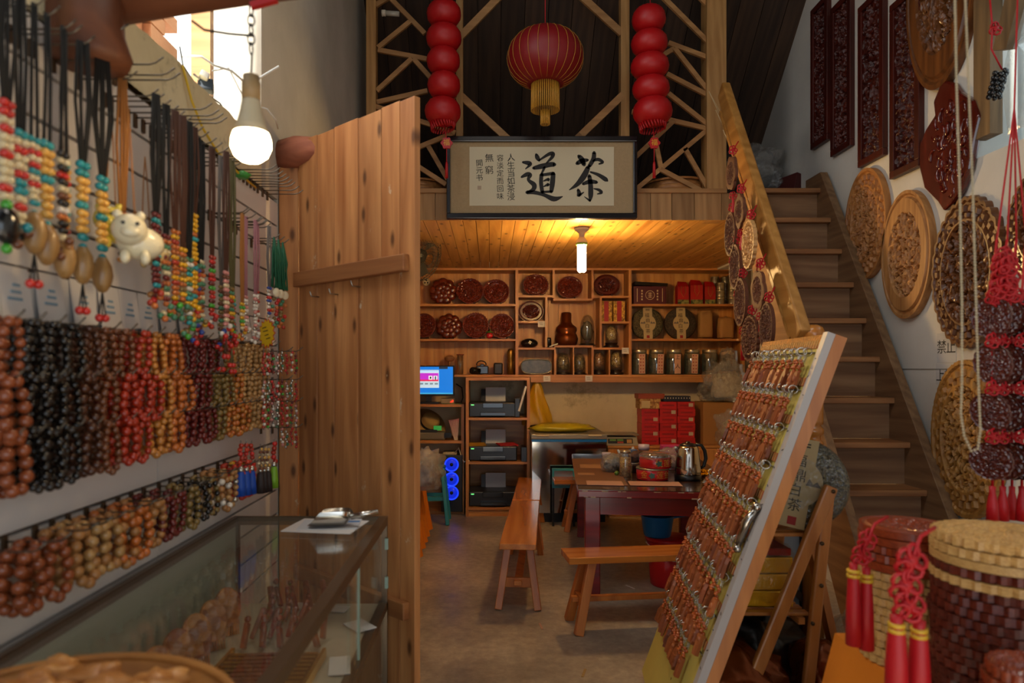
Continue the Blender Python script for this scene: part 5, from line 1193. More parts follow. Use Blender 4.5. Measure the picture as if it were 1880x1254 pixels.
for s in ([(1345, 168, 34), (1375, 200, 46), (1405, 262, 40)], [(1325, 250, 34), (1380, 222, 42), (1445, 212, 26)], [(1516, 130, 36), (1508, 200, 40), (1462, 280, 34)], [(1505, 222, 18), (1560, 205, 30), (1612, 236, 24), (1570, 256, 14)],
          [(1450, 292, 40), (1402, 390, 54), (1330, 480, 40), (1240, 545, 8)], [(1475, 345, 16), (1560, 375, 30), (1640, 425, 40), (1665, 444, 18)], [(1392, 478, 26), (1470, 452, 40), (1545, 460, 30)],
          [(1462, 388, 36), (1476, 480, 42), (1478, 600, 44), (1470, 668, 16)], [(1470, 665, 22), (1408, 620, 6)], [(1338, 542, 26), (1350, 585, 38), (1345, 605, 30), (1402, 570, 8)], [(1512, 530, 10), (1570, 545, 26), (1598, 574, 26), (1550, 590, 8)],
          [(722, 236, 20), (785, 246, 40), (805, 262, 30), (752, 312, 8)], [(872, 150, 26), (885, 185, 40), (905, 218, 24)], [(905, 215, 14), (1010, 148, 30), (1058, 142, 36), (1045, 185, 30), (985, 245, 12)], [(842, 302, 30), (920, 284, 46), (1030, 262, 44), (1075, 262, 40)], [(965, 292, 24), (932, 365, 18)],
          [(930, 372, 34), (926, 470, 36), (940, 568, 34)], [(940, 378, 26), (1062, 360, 30)], [(1062, 362, 40), (1052, 470, 46), (1040, 565, 34)], [(955, 445, 12), (1008, 425, 26), (1005, 445, 12)], [(955, 508, 10), (1006, 482, 26), (1000, 500, 12)], [(945, 568, 20), (1035, 562, 22)],
          [(708, 402, 20), (770, 372, 40), (805, 380, 36), (785, 432, 28), (848, 488, 44), (838, 540, 36), (775, 572, 18)], [(768, 572, 34), (850, 572, 36), (960, 600, 32), (1070, 645, 46), (1165, 618, 8)]):
    m.stroke(s, MF @ T(0, 0, 0))
m.build('brush_lettering', M_inkb, o)
m = MB()
for txt, x, y0, dy, h in (('人生当如茶浸', 592, 190, 87, 92), ('容淡定而回味', 472, 195, 85, 80), ('無窮', 350, 195, 135, 100), ('開元书', 240, 250, 82, 82)):
    for k, chh in enumerate(txt): m.text(chh, h*pq, frame(Vector((p0.x+(x-130)*pq, d-0.0052, p0.z-(y0+dy*k-65)*pq)), (1, 0.0, 0.08), (0.18, 0, 1)))
m.build('small_lettering', M_inkb, o)
m = MB(); m.box((p0.x+(240-130)*pq, d-0.005, p0.z-(520-65)*pq), (42*pq, 0.002, 42*pq)); m.build('seal', plain('pale_seal', '#b09a80', 0.7), o)
m = MB(); m.tube([(a0.x+0.08, d+0.03, a0.z-0.05), (a0.x+0.08, DL+0.03, a0.z+0.02)], 0.003, 5); m.tube([(a1.x-0.06, d+0.03, a0.z-0.05), (a1.x-0.06, DL+0.03, a0.z+0.02)], 0.003, 5); m.build('hanger', M_black_wire, o)

# loft clutter: baskets, case, film, tube lamp
W_bask = wood('bamboo_basket', '#8a5426', '#c0854a', 'X', 2.0, 0.5, 0.1, 0.3)
for k, (px, w, lab) in enumerate(((1238, 118, 'stack of flat bamboo baskets on the loft by the stair post'), (772, 100, 'flat bamboo basket on the loft behind the plank door'))):
    c = P(px, 352, 5.1); c.z = ZF+0.002; o = thing('bamboo_basket', lab, 'basket', c); R = w/2*5.1/F_PX
    for j in range(3):
        m = MB(); rr = R*(1-0.04*j); m.lathe([(0, 0.03*j), (rr, 0.03*j), (rr*1.04, 0.03*j+0.045), (rr*0.99, 0.03*j+0.048), (rr*0.95, 0.03*j+0.012), (0, 0.03*j+0.01)], 36, c); m.build('tray', W_bask, o)
    m = MB(); m.tube([c+Vector((R*math.cos(t), R*math.sin(t), 0.115)) for t in [2*PI*j/36 for j in range(36)]], 0.009, 6, True); m.build('rim', W_bask, o)
c = P(1455, 340, 5.3); m = MB(); m.box((c.x, 5.32, ZF+0.12), (0.13, 0.2, 0.25), (0, 0.25, 0.3)); solo('red_case', m, plain('dark_red_case', '#4a1512', 0.4), 'dark red case leaning at the top of the stairs', 'case', bevel=0.006)
bag(1378, 318, 5.5, (0.46, 0.3, 0.4), 21, 'milky plastic film bundled on the loft behind the handrail', plain('milky_film', '#6a6a62', 0.5), 0.4)
o = thing('tube_lamp', 'unlit white tube lamp fixed to the loft post near the wall', 'lamp', P(718, 25, 4.82)); m = MB(); m.tube([P(701, 24, 4.80), P(708, 24, 4.80)], 0.022, 12); m.build('cap', M_porc, o)
m = MB(); m.tube([P(708, 24, 4.80), P(733, 26, 4.80)], 0.018, 12); m.build('tube', plain('tube_grey', '#b8b2a4', 0.3), o)
# fan half hidden by the door
o = thing('wall_fan', 'dark cage fan tilted under the plank ceiling behind the door', 'fan', P(775, 480, 5.6)); c = P(772, 470, 5.7); ax = Vector((0.75, -0.5, -0.35)).normalized()
M_fan = plain('fan_dark', '#2a2823', 0.5)
m = MB(); u = ax.orthogonal().normalized(); w_ = ax.cross(u)
def ring(r, z, tr): return [c+ax*z+(u*math.cos(t)+w_*math.sin(t))*r for t in [2*PI*j/32 for j in range(32)]]
for r, z in ((0.22, 0), (0.2, 0.05), (0.13, 0.085), (0.05, 0.1)): m.tube(ring(r, z, 0), 0.003, 5, True)
for j in range(48):
    a = 2*PI*j/48; e = u*math.cos(a)+w_*math.sin(a); m.tube([c+e*0.22, c+ax*0.05+e*0.2, c+ax*0.085+e*0.13, c+ax*0.1+e*0.05], 0.0016, 4); m.tube([c+e*0.22, c-ax*0.06+e*0.2, c-ax*0.09+e*0.1], 0.0016, 4)
m.build('cage', M_fan, o)
m = MB()
for j in range(3):
    a = 2*PI*j/3; m.grid(lambda s, t: c+ax*(0.03*(t-0.5))+(u*math.cos(a+0.75*t)+w_*math.sin(a+0.75*t))*(0.04+0.15*s), 5, 6)
m.build('blade', plain('fan_blade', '#3a3a34', 0.4), o)
m = MB(); m.tube([c-ax*0.15, c+ax*0.02], 0.06, 14); m.tube([c-ax*0.12, Vector((c.x-0.05, c.y+0.15, ZC-0.1)), Vector((c.x-0.05, c.y+0.15, ZC-0.002))], 0.02, 8); m.build('motor', M_fan, o)

# =================================================================== desk with monitor and printers
dk = thing('corner_desk', 'open pine desk shelf holding the monitor and laminator', 'desk', (-0.55, 6.95, 0)); d = 6.95
xa, xb = P(745, 742, d).x-0.12, P(852, 742, d).x
for y in (744, 811):
    m = MB(); m.box2((xa, d, P(0, y+3, d).z), (xb, YB-0.01, P(0, y-2, d).z)); m.build('shelf_board', W_shelf, dk)
m = MB(); m.box2((xb-0.03, d+0.005, 0), (xb, YB-0.01, P(0, 747, d).z)); m.build('side_panel', W_shelfZ, dk)
m = MB(); m.box2((xa, d+0.005, 0), (xa+0.03, YB-0.01, P(0, 747, d).z)); m.build('side_panel', W_shelfZ, dk)
m = MB(); m.box2((xa, d+0.01, 0.0), (xb, YB-0.01, 0.035)); m.build('base_board', W_shelf, dk)
ZD = P(0, 742, d).z
# monitor
d = 7.0; o = thing('monitor', 'flat monitor with a blue desktop and an open web page', 'monitor', (P(790, 740, d).x, d+0.05, ZD+0.001)); q = d/F_PX
c0, c1 = P(741, 671, d), P(834, 727, d); M_bez = plain('bezel_black', '#141416', 0.3)
m = MB(); m.box2((c0.x, d, c1.z), (c1.x, d+0.035, c0.z)); m.build('case', M_bez, o, bevel=0.004)
def em(name, col, s=1.2): return plain(name, col, 0.4, em=s, emcol=col)
scr = MB(); scr.box2((P(744, 0, d).x, d-0.002, P(0, 723.5, d).z), (P(831.5, 0, d).x, d, P(0, 673.5, d).z)); sc_ = scr.build('screen', em('screen_blue', '#0a6fd0', 0.9), o)
def quad(x0, y0, x1, y1, mt, nm, lay): m = MB(); m.box2((P(x0, 0, d).x, d-0.002-0.0006*lay, P(0, y1, d).z), (P(x1, 0, d).x, d-0.002, P(0, y0, d).z)); m.build(nm, mt, sc_)
quad(744, 682, 806, 712, em('page_white', '#b8d4e4', 0.8), 'web_page', 1); quad(744, 679, 806, 682.5, em('page_bar', '#9fc4de', 0.8), 'toolbar', 1); quad(769, 685, 805, 700, em('banner_magenta', '#b02ac0', 0.9), 'banner', 2); quad(769, 697, 805, 700, em('banner_red', '#d02a50', 0.9), 'banner_edge', 3)
quad(787, 690, 794, 697, em('tile_white', '#dfe6ea', 0.9), 'tile', 3); quad(796, 690, 803, 697, em('tile_white', '#dfe6ea', 0.9), 'tile', 3); quad(789, 691.5, 792, 695.5, M_bez, 'tile_icon', 4); quad(798, 691, 801, 697, em('tile_blue', '#5a7890', 0.5), 'tile_icon', 4)
for k in range(4): quad(771+9*k, 703, 777+9*k, 706, em('tile_grey', '#7f97a4', 0.5), 'thumbnail', 2)
quad(806, 673.5, 822, 677.5, em('status_dark', '#1d3550', 0.4), 'status_box', 1); quad(744, 721, 831.5, 723.5, em('taskbar', '#3aa8e0', 0.7), 'taskbar', 1)
m = MB(); m.box2((P(782, 0, d).x, d+0.02, ZD+0.01), (P(792, 0, d).x, d+0.05, c1.z+0.02)); m.box2((P(772, 0, d).x, d-0.03, ZD+0.001), (P(803, 0, d).x, d+0.1, ZD+0.012)); m.build('foot', M_bez, o)
m = MB(); m.box((P(775, 0, 6.98).x, 6.985, ZD+0.011), (0.34, 0.06, 0.02)); kb = solo('keyboard', m, M_bez, 'black keyboard in front of the monitor', 'keyboard', bevel=0.003)
o = thing('receipt_printer', 'small beige box with red lamps beside the keyboard', 'device', (P(824, 0, 7.03).x, 7.06, ZD+0.001)); m = MB(); m.box((P(822, 0, 7.03).x, 7.06, ZD+0.028), (0.14, 0.1, 0.052)); m.build('body', plain('beige_plastic', '#9a8a70', 0.5), o, bevel=0.006)
m = MB(); m.ball((P(831, 0, 7.0).x, 7.008, ZD+0.03), 0.008, 8, 6); m.ball((P(828, 0, 7.0).x, 7.008, ZD+0.02), 0.006, 8, 6); m.build('indicator', plain('led_red', '#ff2010', 0.4, em=3.0), o)
m = MB(); m.box((P(830, 0, 6.97).x, 6.972, ZD+0.004), (0.2, 0.035, 0.005), (0, 0, 0.05)); solo('green_folder', m, plain('folder_green', '#4a7a3a', 0.6), 'green paper folder on the desk edge', 'folder')
# lower desk shelf: laminator, straw hat, striped bag
ZD2 = P(0, 809, 6.95).z
o = thing('laminator', 'grey and black laminator with a green display on the lower desk shelf', 'laminator', (P(800, 0, 7.0).x, 7.06, ZD2)); d = 7.0
m = MB(); m.box((P(787, 0, d).x, 7.08, ZD2+0.04), (0.34, 0.16, 0.078)); m.build('body', plain('lam_grey', '#6f6858', 0.5), o, bevel=0.012)
m = MB(); m.box((P(780, 0, d).x, 7.07, ZD2+0.082), (0.25, 0.13, 0.03), (-0.15, 0, 0)); m.build('feed_tray', M_bez, o)
m = MB(); m.box((P(822, 0, d).x, 6.998, ZD2+0.05), (0.07, 0.012, 0.05)); m.build('key_panel', M_bez, o)
m = MB(); m.box((P(803, 0, d).x, 7.03, ZD2+0.12), (0.08, 0.02, 0.045), (-0.3, 0, 0)); m.build('display', plain('lcd_green', '#2a8a3a', 0.3, em=0.6), o)
o = thing('straw_hat', 'straw hat with a black band lying on the laminator', 'hat', P(787, 800, 7.2)); c = P(786, 779, 7.25); M_straw = plain('straw', '#a98a52', 0.8, bump=0.5, bscale=120)
m = MB(); ax = Vector((0.35, -0.55, 0.5)); m.lathe([(0.20, 0.0), (0.195, 0.006), (0.105, 0.01), (0.10, 0.03), (0.095, 0.1), (0.07, 0.12), (0, 0.122)], 28, c, ax); m.build('hat', M_straw, o)
m = MB(); m.lathe([(0.1015, 0.02), (0.1, 0.055)], 28, c, ax); m.build('band', M_cb, o)
m = MB(); c = P(834, 808, 7.0); m.add([c+Vector(p) for p in ((-0.06, 0, 0.2), (0.05, 0, 0.22), (0.035, 0.0, 0), (0.0, 0.0, 0), (-0.06, 0.03, 0.2), (0.05, 0.03, 0.22), (0.035, 0.03, 0), (0.0, 0.03, 0))], [(0, 3, 2, 1), (4, 5, 6, 7), (0, 1, 5, 4), (1, 2, 6, 5), (2, 3, 7, 6), (3, 0, 4, 7)]); o = solo('striped_bag', m, plain('pink_paper', '#b0707a', 0.6), 'pink striped paper bag wedged beside the laminator', 'bag')
t = MB(); [t.bar(c+Vector((-0.05+0.018*j, -0.002, 0.2)), c+Vector((0.004+0.006*j, -0.002, 0.0)), 0.003, 0.004) for j in range(6)]; q_ = bpy.data.objects.new('stripe', t.mesh('stripe', M_cer, T(-o.location))); COL.objects.link(q_); q_.parent = o
# computer tower with lit fans
d = 6.9; o = thing('computer_tower', 'black computer tower with three glowing blue fans', 'computer', (P(828, 0, d).x, 7.1, 0.036)); q = d/F_PX
m = MB(); m.box2((P(810, 0, d).x, d, 0.036), (P(849, 0, d).x, d+0.42, P(0, 836, d).z)); m.build('case', M_bez, o, bevel=0.006)
for py in (853, 880, 905):
    c = P(829, py, d)-Vector((0, 0.004, 0)); m = MB(); m.tube([c+Vector((0.066*math.cos(t), 0, 0.066*math.sin(t))) for t in [2*PI*j/24 for j in range(24)]], 0.007, 6, True); f = m.build('fan', plain('fan_light_ring', '#2040ff', 0.4, em=1.5, emcol='#1838ff'), o)
    m = MB(); m.lathe([(0, 0.0), (0.02, 0.001), (0.06, 0.001), (0.06, -0.002), (0, -0.002)], 20, c, (0, -1, 0)); m.build('fan_disc', plain('fan_disc_blue', '#0a1890', 0.4, em=0.6, emcol='#1030e0'), f)
    m = MB(); m.lathe([(0, 0.006), (0.018, 0.004), (0.018, -0.002)], 14, c, (0, -1, 0)); m.build('hub', M_bez, f)
m = MB(); m.box((P(826, 0, 6.98).x, 7.0, P(0, 833, 6.98).z), (0.14, 0.05, 0.03)); solo('power_strip', m, M_socket, 'cream power strip on top of the computer tower', 'power strip', bevel=0.004)
cable('printer_cable', [P(835, 832, 6.95), P(842, 822, 6.95), P(848, 842, 6.93), P(852, 848, 6.9), P(862, 846, 6.88)], 0.005, M_white_wire, 'white cable looping from the power strip')
# printer rack
d = 6.85; q = d/F_PX; x0, x1 = P(855, 0, d).x, P(973, 0, d).x; o = thing('printer_rack', 'pine rack with three shelves of printers', 'shelf unit', ((x0+x1)/2, d, 0))
zt = P(0, 693, d).z
m = MB(); m.box2((x0, d, zt-0.03), (x1, YB-0.012, zt)); m.build('top_board', W_shelf, o)
for xx in (x0, x1-0.03): m = MB(); m.box2((xx, d, 0), (xx+0.03, YB-0.012, zt-0.03)); m.build('side_panel', W_shelfZ, o)
SHZ = []
for y in (767, 848, 927):
    z = P(0, y, d).z if y < 900 else 0.09; SHZ.append(z); m = MB(); m.box2((x0+0.03, d+0.002, z-0.024), (x1-0.03, YB-0.012, z)); m.build('shelf_board', W_shelf, o)
m = MB(); m.box2((x0+0.03, YB-0.03, 0.05), (x1-0.03, YB-0.013, SHZ[0]-0.03)); m.build('back_board', W_shelf, o)
m = MB(); m.box2((x0+0.03, d+0.02, 0.0), (x1-0.03, d+0.04, 0.066)); m.build('kick_board', W_shelf, o)
M_prn = plain('printer_black', '#191a1c', 0.32); M_prg = plain('printer_gloss', '#0d0e10', 0.12, coat=0.6); M_sheet = plain('copy_paper', '#cfcfd0', 0.6)
for k, (z, lab) in enumerate(((SHZ[0], 'black inkjet printer on the top shelf of the rack with a dark photo print'), (SHZ[1], 'black inkjet printer on the middle shelf topped with paper envelopes'), (SHZ[2], 'black inkjet printer on the lowest shelf of the rack'))):
    cx = (P(860, 0, d).x+P(950, 0, d).x)/2; z += 0.001; p = thing('inkjet_printer', lab, 'printer', (cx, d+0.2, z), group='printers in the rack'); W = 0.49
    m = MB(); m.box((cx, d+0.22, z+0.075), (W, 0.34, 0.148)); m.build('body', M_prn, p, bevel=0.012)
    m = MB(); m.box((cx, d+0.045, z+0.12), (W*0.42, 0.02, 0.05)); m.build('control_panel', M_prg, p, bevel=0.004)
    m = MB(); m.box((cx, d+0.03, z+0.035), (W*0.52, 0.06, 0.035)); m.build('output_tray', M_prg, p, bevel=0.004)
    m = MB(); m.box((cx, d+0.36, z+0.21), (W*0.5, 0.03, 0.13), (-0.25, 0, 0)); m.build('paper_feed', M_prn, p)
    m = MB(); m.box((cx+0.03, d+0.335, z+0.22), (0.21, 0.006, 0.15), (-0.25, 0, 0)); m.build('paper', M_sheet, p)
    m = MB(); m.box((cx-W*0.42, d+0.046, z+0.125), (0.03, 0.006, 0.008)); m.build('status_light', plain('led_green', '#60d070', 0.4, em=2.0), p)
m = MB(); cx = P(950, 0, d).x
m.box((cx, d+0.12, SHZ[0]+0.1), (0.05, 0.2, 0.19)); solo('file_box', m, M_prn, 'black ink tank box beside the top printer', 'box', bevel=0.005)
m = MB(); m.box((P(961, 0, d).x-0.01, d+0.1, SHZ[0]+0.19), (0.02, 0.2, 0.26), (0, 0.28, 0)); solo('white_folder', m, M_sheet, 'white folder leaning beside the top printer', 'folder')
m = MB(); m.box((P(962, 0, d).x, d+0.1, SHZ[1]+0.075), (0.05, 0.2, 0.14)); solo('ink_box', m, M_prn, 'black ink box beside the middle printer', 'box')
m = MB(); m.box((P(873, 0, d).x, d+0.16, SHZ[1]+0.156), (0.2, 0.16, 0.008), (0.1, 0, 0.15)); solo('yellow_envelope', m, plain('envelope_ochre', '#b08a2a', 0.7), 'ochre envelope lying on the middle printer', 'envelope')
m = MB(); m.box((P(932, 0, d).x, d+0.16, SHZ[1]+0.158), (0.2, 0.14, 0.01), (0.1, 0, 0.35)); solo('red_envelope', m, plain('envelope_red', '#a8232a', 0.6), 'red printed envelope lying on the middle printer', 'envelope')
for (px, y0, y1) in ((846, 700, 742), (850, 705, 740)): pass
cable('desk_cable', [P(838, 705, 7.3), P(848, 712, 7.2), P(850, 730, 7.15), P(846, 741, 7.1)], 0.006, M_black_wire, 'dark cable dropping behind the monitor')

# yellow bag, steel chest, scale, boxes
M_ybag = plain('yellow_plastic', '#c79a16', 0.35, mott=0.1); 
o = thing('yellow_bag', 'yellow plastic bag hanging beside the printer rack', 'bag', P(988, 784, 7.2)); 
m = MB()
def ybag(u, v):
    a = 2*PI*u; r = 0.02+0.13*(1-v)**0.8*(1+0.18*math.sin(5*a+7*v)); r = min(r, 0.155); c = P(986, 780-82*v, 7.22)
    return c+Vector((r*math.cos(a)*1.05, r*0.5*math.sin(a), 0.01*math.sin(3*a)))
m.grid(ybag, 30, 16); m.build('bag', M_ybag, o); m = MB(); m.tube([P(986, 702, 7.2), P(984, 694, 7.2)], 0.012, 6); m.build('knot', M_ybag, o)
d = 6.55; o = thing('steel_chest', 'polished steel chest with a blue trim line under the back wall', 'chest', (P(1045, 0, d).x, d, 0))
x0, x1 = P(977, 0, d).x, P(1113, 0, d).x; zt = P(0, 797, d).z
M_mir = plain('mirror_steel', '#b9b4aa', 0.09, 1.0, bump=0.02, bscale=3)
m = MB(); m.box2((x0, d, 0.1), (x1, YB-0.01, zt-0.06)); m.build('body', M_mir, o)
m = MB(); m.box2((x0, d+0.06, 0.0), (x1, YB-0.05, 0.1)); m.build('plinth', M_bez, o)
m = MB(); m.box2((x0-0.01, d-0.01, zt-0.05), (x1+0.01, YB-0.01, zt)); m.build('lid', plain('chest_lid_grey', '#8d8474', 0.4, 0.3), o, bevel=0.008)
m = MB(); m.box2((x0-0.005, d-0.008, zt-0.075), (x1+0.005, d+0.05, zt-0.051)); m.build('blue_trim', plain('trim_blue', '#1467b0', 0.3), o)
for px in (996, 1092): m = MB(); m.box((P(px, 0, d).x, d-0.012, zt-0.012), (0.13, 0.02, 0.02)); m.build('lid_grip', plain('grip_cream', '#b6a684', 0.5), o, bevel=0.005)
c = P(1030, 790, 6.8); c.z = zt+0.04; m = MB(); m.blob(c, (0.62, 0.36, 0.1), 31, 0.25, 2.2, 26, 12, True); solo('yellow_sheet', m, plain('yellow_film', '#b5a321', 0.3, mott=0.15), 'yellow plastic film spread over the steel chest', 'plastic sheet')
o = thing('wooden_cabinet', 'low wooden cabinet between the steel chest and the cartons', 'cabinet', (P(1230, 0, 6.9).x, 6.9, 0)); d = 6.85; xc0, xc1, zc = P(1116, 0, d).x, P(1372, 0, d).x, P(0, 822, d).z
m = MB(); m.box2((xc0, d, 0), (xc1, YB-0.01, zc)); m.build('carcass', W_shelf, o, bevel=0.004)
m = MB(); m.box2((xc0-0.005, d-0.015, zc), (xc1, YB-0.01, zc+0.02)); m.build('top', W_shelf, o)
for k in range(3): m = MB(); w = (xc1-xc0)/3; m.box2((xc0+w*k+0.01, d-0.012, 0.08), (xc0+w*(k+1)-0.01, d, zc-0.02)); m.build('door', W_shelfZ, o)
o = thing('price_scale', 'grey weighing scale with green and red display panel', 'scale', (P(1143, 0, 6.85).x, 6.9, zc+0.02)); q = 6.8/F_PX; c = Vector((P(1143, 0, 6.85).x, 6.95, zc+0.02))
m = MB(); m.add([c+Vector(p) for p in ((-0.16, -0.1, 0), (0.16, -0.1, 0), (0.16, 0.12, 0), (-0.16, 0.12, 0), (-0.15, -0.07, 0.085), (0.15, -0.07, 0.085), (0.15, 0.12, 0.085), (-0.15, 0.12, 0.085))], [(0, 1, 5, 4), (1, 2, 6, 5), (2, 3, 7, 6), (3, 0, 4, 7), (4, 5, 6, 7), (0, 3, 2, 1)]); m.build('body', plain('scale_grey', '#9a907a', 0.45), o, bevel=0.006)
m = MB(); m.box(c+Vector((0, 0.02, 0.11)), (0.33, 0.24, 0.016)); m.build('weighing_plate', M_tin, o, bevel=0.005)
m = MB(); m.box(c+Vector((-0.02, -0.0865, 0.045)), (0.25, 0.004, 0.05), (-0.34, 0, 0)); f = m.build('display_panel', M_bez, o)
for (x, z, w, mt) in ((-0.095, 0.055, 0.06, plain('lcd_olive', '#5a8a3a', 0.3)), (-0.02, 0.055, 0.06, plain('lcd_olive', '#5a8a3a', 0.3)), (-0.02, 0.033, 0.06, plain('panel_red', '#b0402a', 0.5)), (0.07, 0.044, 0.05, plain('keypad_tan', '#b5854a', 0.5))):
    m = MB(); m.box(c+Vector((x, -0.0895+0.35*(z-0.045), z)), (w, 0.003, 0.016 if w > 0.055 else 0.036), (-0.34, 0, 0)); m.build('panel_field', mt, f)
# red cartons
M_carton = plain('red_carton', '#b01a1c', 0.4, vary=0.12, mott=0.12, mscale=14); M_stick = plain('carton_sticker', '#b9a78c', 0.6)
d = 6.92; ztop = zc+0.0205; q = d/F_PX; hb = 13.2*q
cm = MB(); cm.box((0, 0, 0), (31.5*q, 0.22, hb-0.002)); CARTON = cm.mesh('carton_body', M_carton); st_ = MB(); st_.box((0, 0, 0), (8*q, 0.002, 6.5*q)); STK = st_.mesh('sticker', M_stick)
st_ = MB(); st_.box((0, 0, 0), (22*q, 0.002, 3*q)); STK2 = st_.mesh('printed_band', plain('carton_print', '#8a0f14', 0.5))
nrows = (5, 6, 6)
for col, px in enumerate((1194, 1227, 1260)):
    for r in range(nrows[col]):
        o = bpy.data.objects.new('red_carton', None); COL.objects.link(o); o.empty_display_size = 0.05
        o.location = (P(px, 0, d).x+(0.004*math.sin(r*3+col)), d+0.11, ztop+hb*r)
        tag(o, f'red tea carton, {["lowest", "second", "third", "fourth", "fifth", "sixth"][r]} of the {["first", "middle", "last"][col]} column in the stack', 'carton', 'red tea cartons on the cabinet')
        inst(CARTON, 'body', o, T(0, 0, hb/2)); inst(STK2, 'printed_band', o, T(0, -0.111, hb*0.5))
        if (r+col) % 2: inst(STK, 'sticker', o, T((-0.05 if (r*col) % 2 else 0.05), -0.1122, hb*0.55))
m = MB(); zz = ztop+hb*5+0.001; m.box((P(1194, 0, d).x, d+0.11, zz+0.05), (38*q, 0.2, 0.10)); o = solo('brown_box', m, leafy('brown_pattern', '#7a4a24', '#c09a5a', 50), 'brown patterned box with a blank label on the cartons', 'box')
t = MB(); t.box((P(1186, 0, d).x, d+0.009, zz+0.045), (16*q, 0.002, 13*q)); q_ = bpy.data.objects.new('label', t.mesh('label', M_lab, T(-o.location))); COL.objects.link(q_); q_.parent = o
m = MB(); m.box((P(1197, 0, d).x, d+0.11, zz+0.1255), (49*q, 0.18, 0.05)); solo('long_red_box', m, plain('red_brown_box', '#8a3a20', 0.5), 'long reddish box on top of the brown patterned box', 'box', bevel=0.003)
zz = ztop+hb*6+0.001; m = MB(); m.box((P(1244, 0, d).x, d+0.11, zz+0.027), (50*q, 0.18, 0.053)); o = solo('blue_box', m, plain('navy_box', '#141a30', 0.4), 'dark blue box with pale dots on the cartons', 'box', bevel=0.003)
t = MB(); [t.box((P(1222+5*j, 0, d).x, d+0.0185, zz+0.035), (0.008, 0.002, 0.012)) for j in range(10)]; q_ = bpy.data.objects.new('dot', t.mesh('dot', M_cer, T(-o.location))); COL.objects.link(q_); q_.parent = o
# brown carton and big plastic bags on the stair side
m = MB(); c = P(1320, 0, 6.95); m.box((c.x, 7.1, ztop+0.215), (0.32, 0.3, 0.43)); solo('brown_carton', m, plain('cardboard', '#9a6a34', 0.8), 'brown cardboard carton half covered by plastic bags', 'carton', bevel=0.004)
bag(1335, 706, 7.05, (0.42, 0.28, 0.44), 41, 'big clear plastic bag slumped in front of the brown carton', leafy('bag_fill_tan', '#a0917a', '#c8bca0', 30))
bag(1345, 792, 6.98, (0.36, 0.22, 0.42), 43, 'lower clear plastic bag beside the cartons', leafy('bag_fill_tan2', '#a8926a', '#c8b48c', 30))
bag(1303, 718, 7.2, (0.24, 0.15, 0.28), 44, 'dark plastic bag behind the cartons', plain('bag_dark', '#241f1a', 0.4))

# =================================================================== tea table
yaw = -math.radians(5.6); tb = thing('tea_table', 'long table with a worn brown top and red lacquered frame', 'table', (0.56, 4.36, 0), yaw); TM = WM[tb.name]; ZTB = 0.717; TWd, TL = 1.08, 1.82
M_redl = wood('red_lacquer_worn', '#5a0c0c', '#8e1512', 'X', 0.8, 0.3, 0.05, 0.1, coat=0.4)
M_ttop = plain('table_top_brown', '#3d241b', 0.16, mott=0.2, mscale=5, coat=0.5)
m = MB(); m.M = TM; m.box2((0, 0, ZTB-0.05), (TWd, TL, ZTB-0.004)); m.build('frame', M_redl, tb, bevel=0.006)
m = MB(); m.M = TM; m.box2((0.004, 0.004, ZTB-0.004), (TWd-0.004, TL-0.004, ZTB)); m.build('top', M_ttop, tb)
for (x, y) in ((0.045, 0.05), (TWd-0.145, 0.05), (0.045, TL-0.15), (TWd-0.145, TL-0.15)): m = MB(); m.M = TM; m.box2((x, y, 0), (x+0.10, y+0.10, ZTB-0.05)); m.build('leg', M_redl, tb, bevel=0.006)
m = MB(); m.M = TM; m.box2((0.145, 0.07, ZTB-0.17), (TWd-0.145, 0.095, ZTB-0.05)); m.box2((0.07, 0.15, ZTB-0.17), (0.095, TL-0.15, ZTB-0.05)); m.box2((TWd-0.095, 0.15, ZTB-0.17), (TWd-0.07, TL-0.15, ZTB-0.05)); m.build('apron', M_redl, tb)
m = MB(); m.M = TM
for k in range(26): m.box((rnd.uniform(0.02, TWd-0.05), -0.0007, ZTB-0.008-rnd.choice((0, 0, 0.038))*1.0), (rnd.uniform(0.01, 0.05), 0.0015, rnd.uniform(0.003, 0.008)))
m.build('chipped_paint', plain('bare_wood_chip', '#b89a7a', 0.8), tb)
def OT(px, py): # point on the table top seen at this pixel
    d = (EYE-ZTB)*F_PX/(py-CY); return P(px, py, d)
def on_top(name, px, py, w, dp, mat, label, a=0.0, z=0.0015):
    c = OT(px, py); m = MB(); m.box((c.x, c.y, ZTB+0.0005+z), (w, dp, 0.002), (0, 0, yaw+a)); return solo(name, m, mat, label, 'paper')
M_brp = plain('brown_card', '#9a7452', 0.6); M_pk = plain('pinkish_print', '#b58a74', 0.5)
c = OT(1092, 866); m = MB(); m.box((c.x+0.02, c.y+0.05, ZTB+0.002), (0.34, 1.3, 0.003), (0, 0, yaw)); solo('table_runner', m, plain('runner_brown', '#6d4a33', 0.5), 'brown card runner along the table edge', 'runner')
on_top('printed_sheet', 1085, 857, 0.17, 0.2, M_brp, 'printed sheet stuck on the runner farther back', 0, 0.0035); on_top('printed_sheet', 1076, 871, 0.12, 0.1, M_brp, 'small printed slip on the runner', 0, 0.0035)
for px, py, w, dp, lab in ((1110, 888, 0.24, 0.17, 'pink printed sheet at the table front beside the runner'), (1202, 889, 0.34, 0.17, 'clear sleeve with a pink sheet in front of the red tins')): on_top('table_sheet', px, py, w, dp, M_pk, lab, 0, 0.0035)
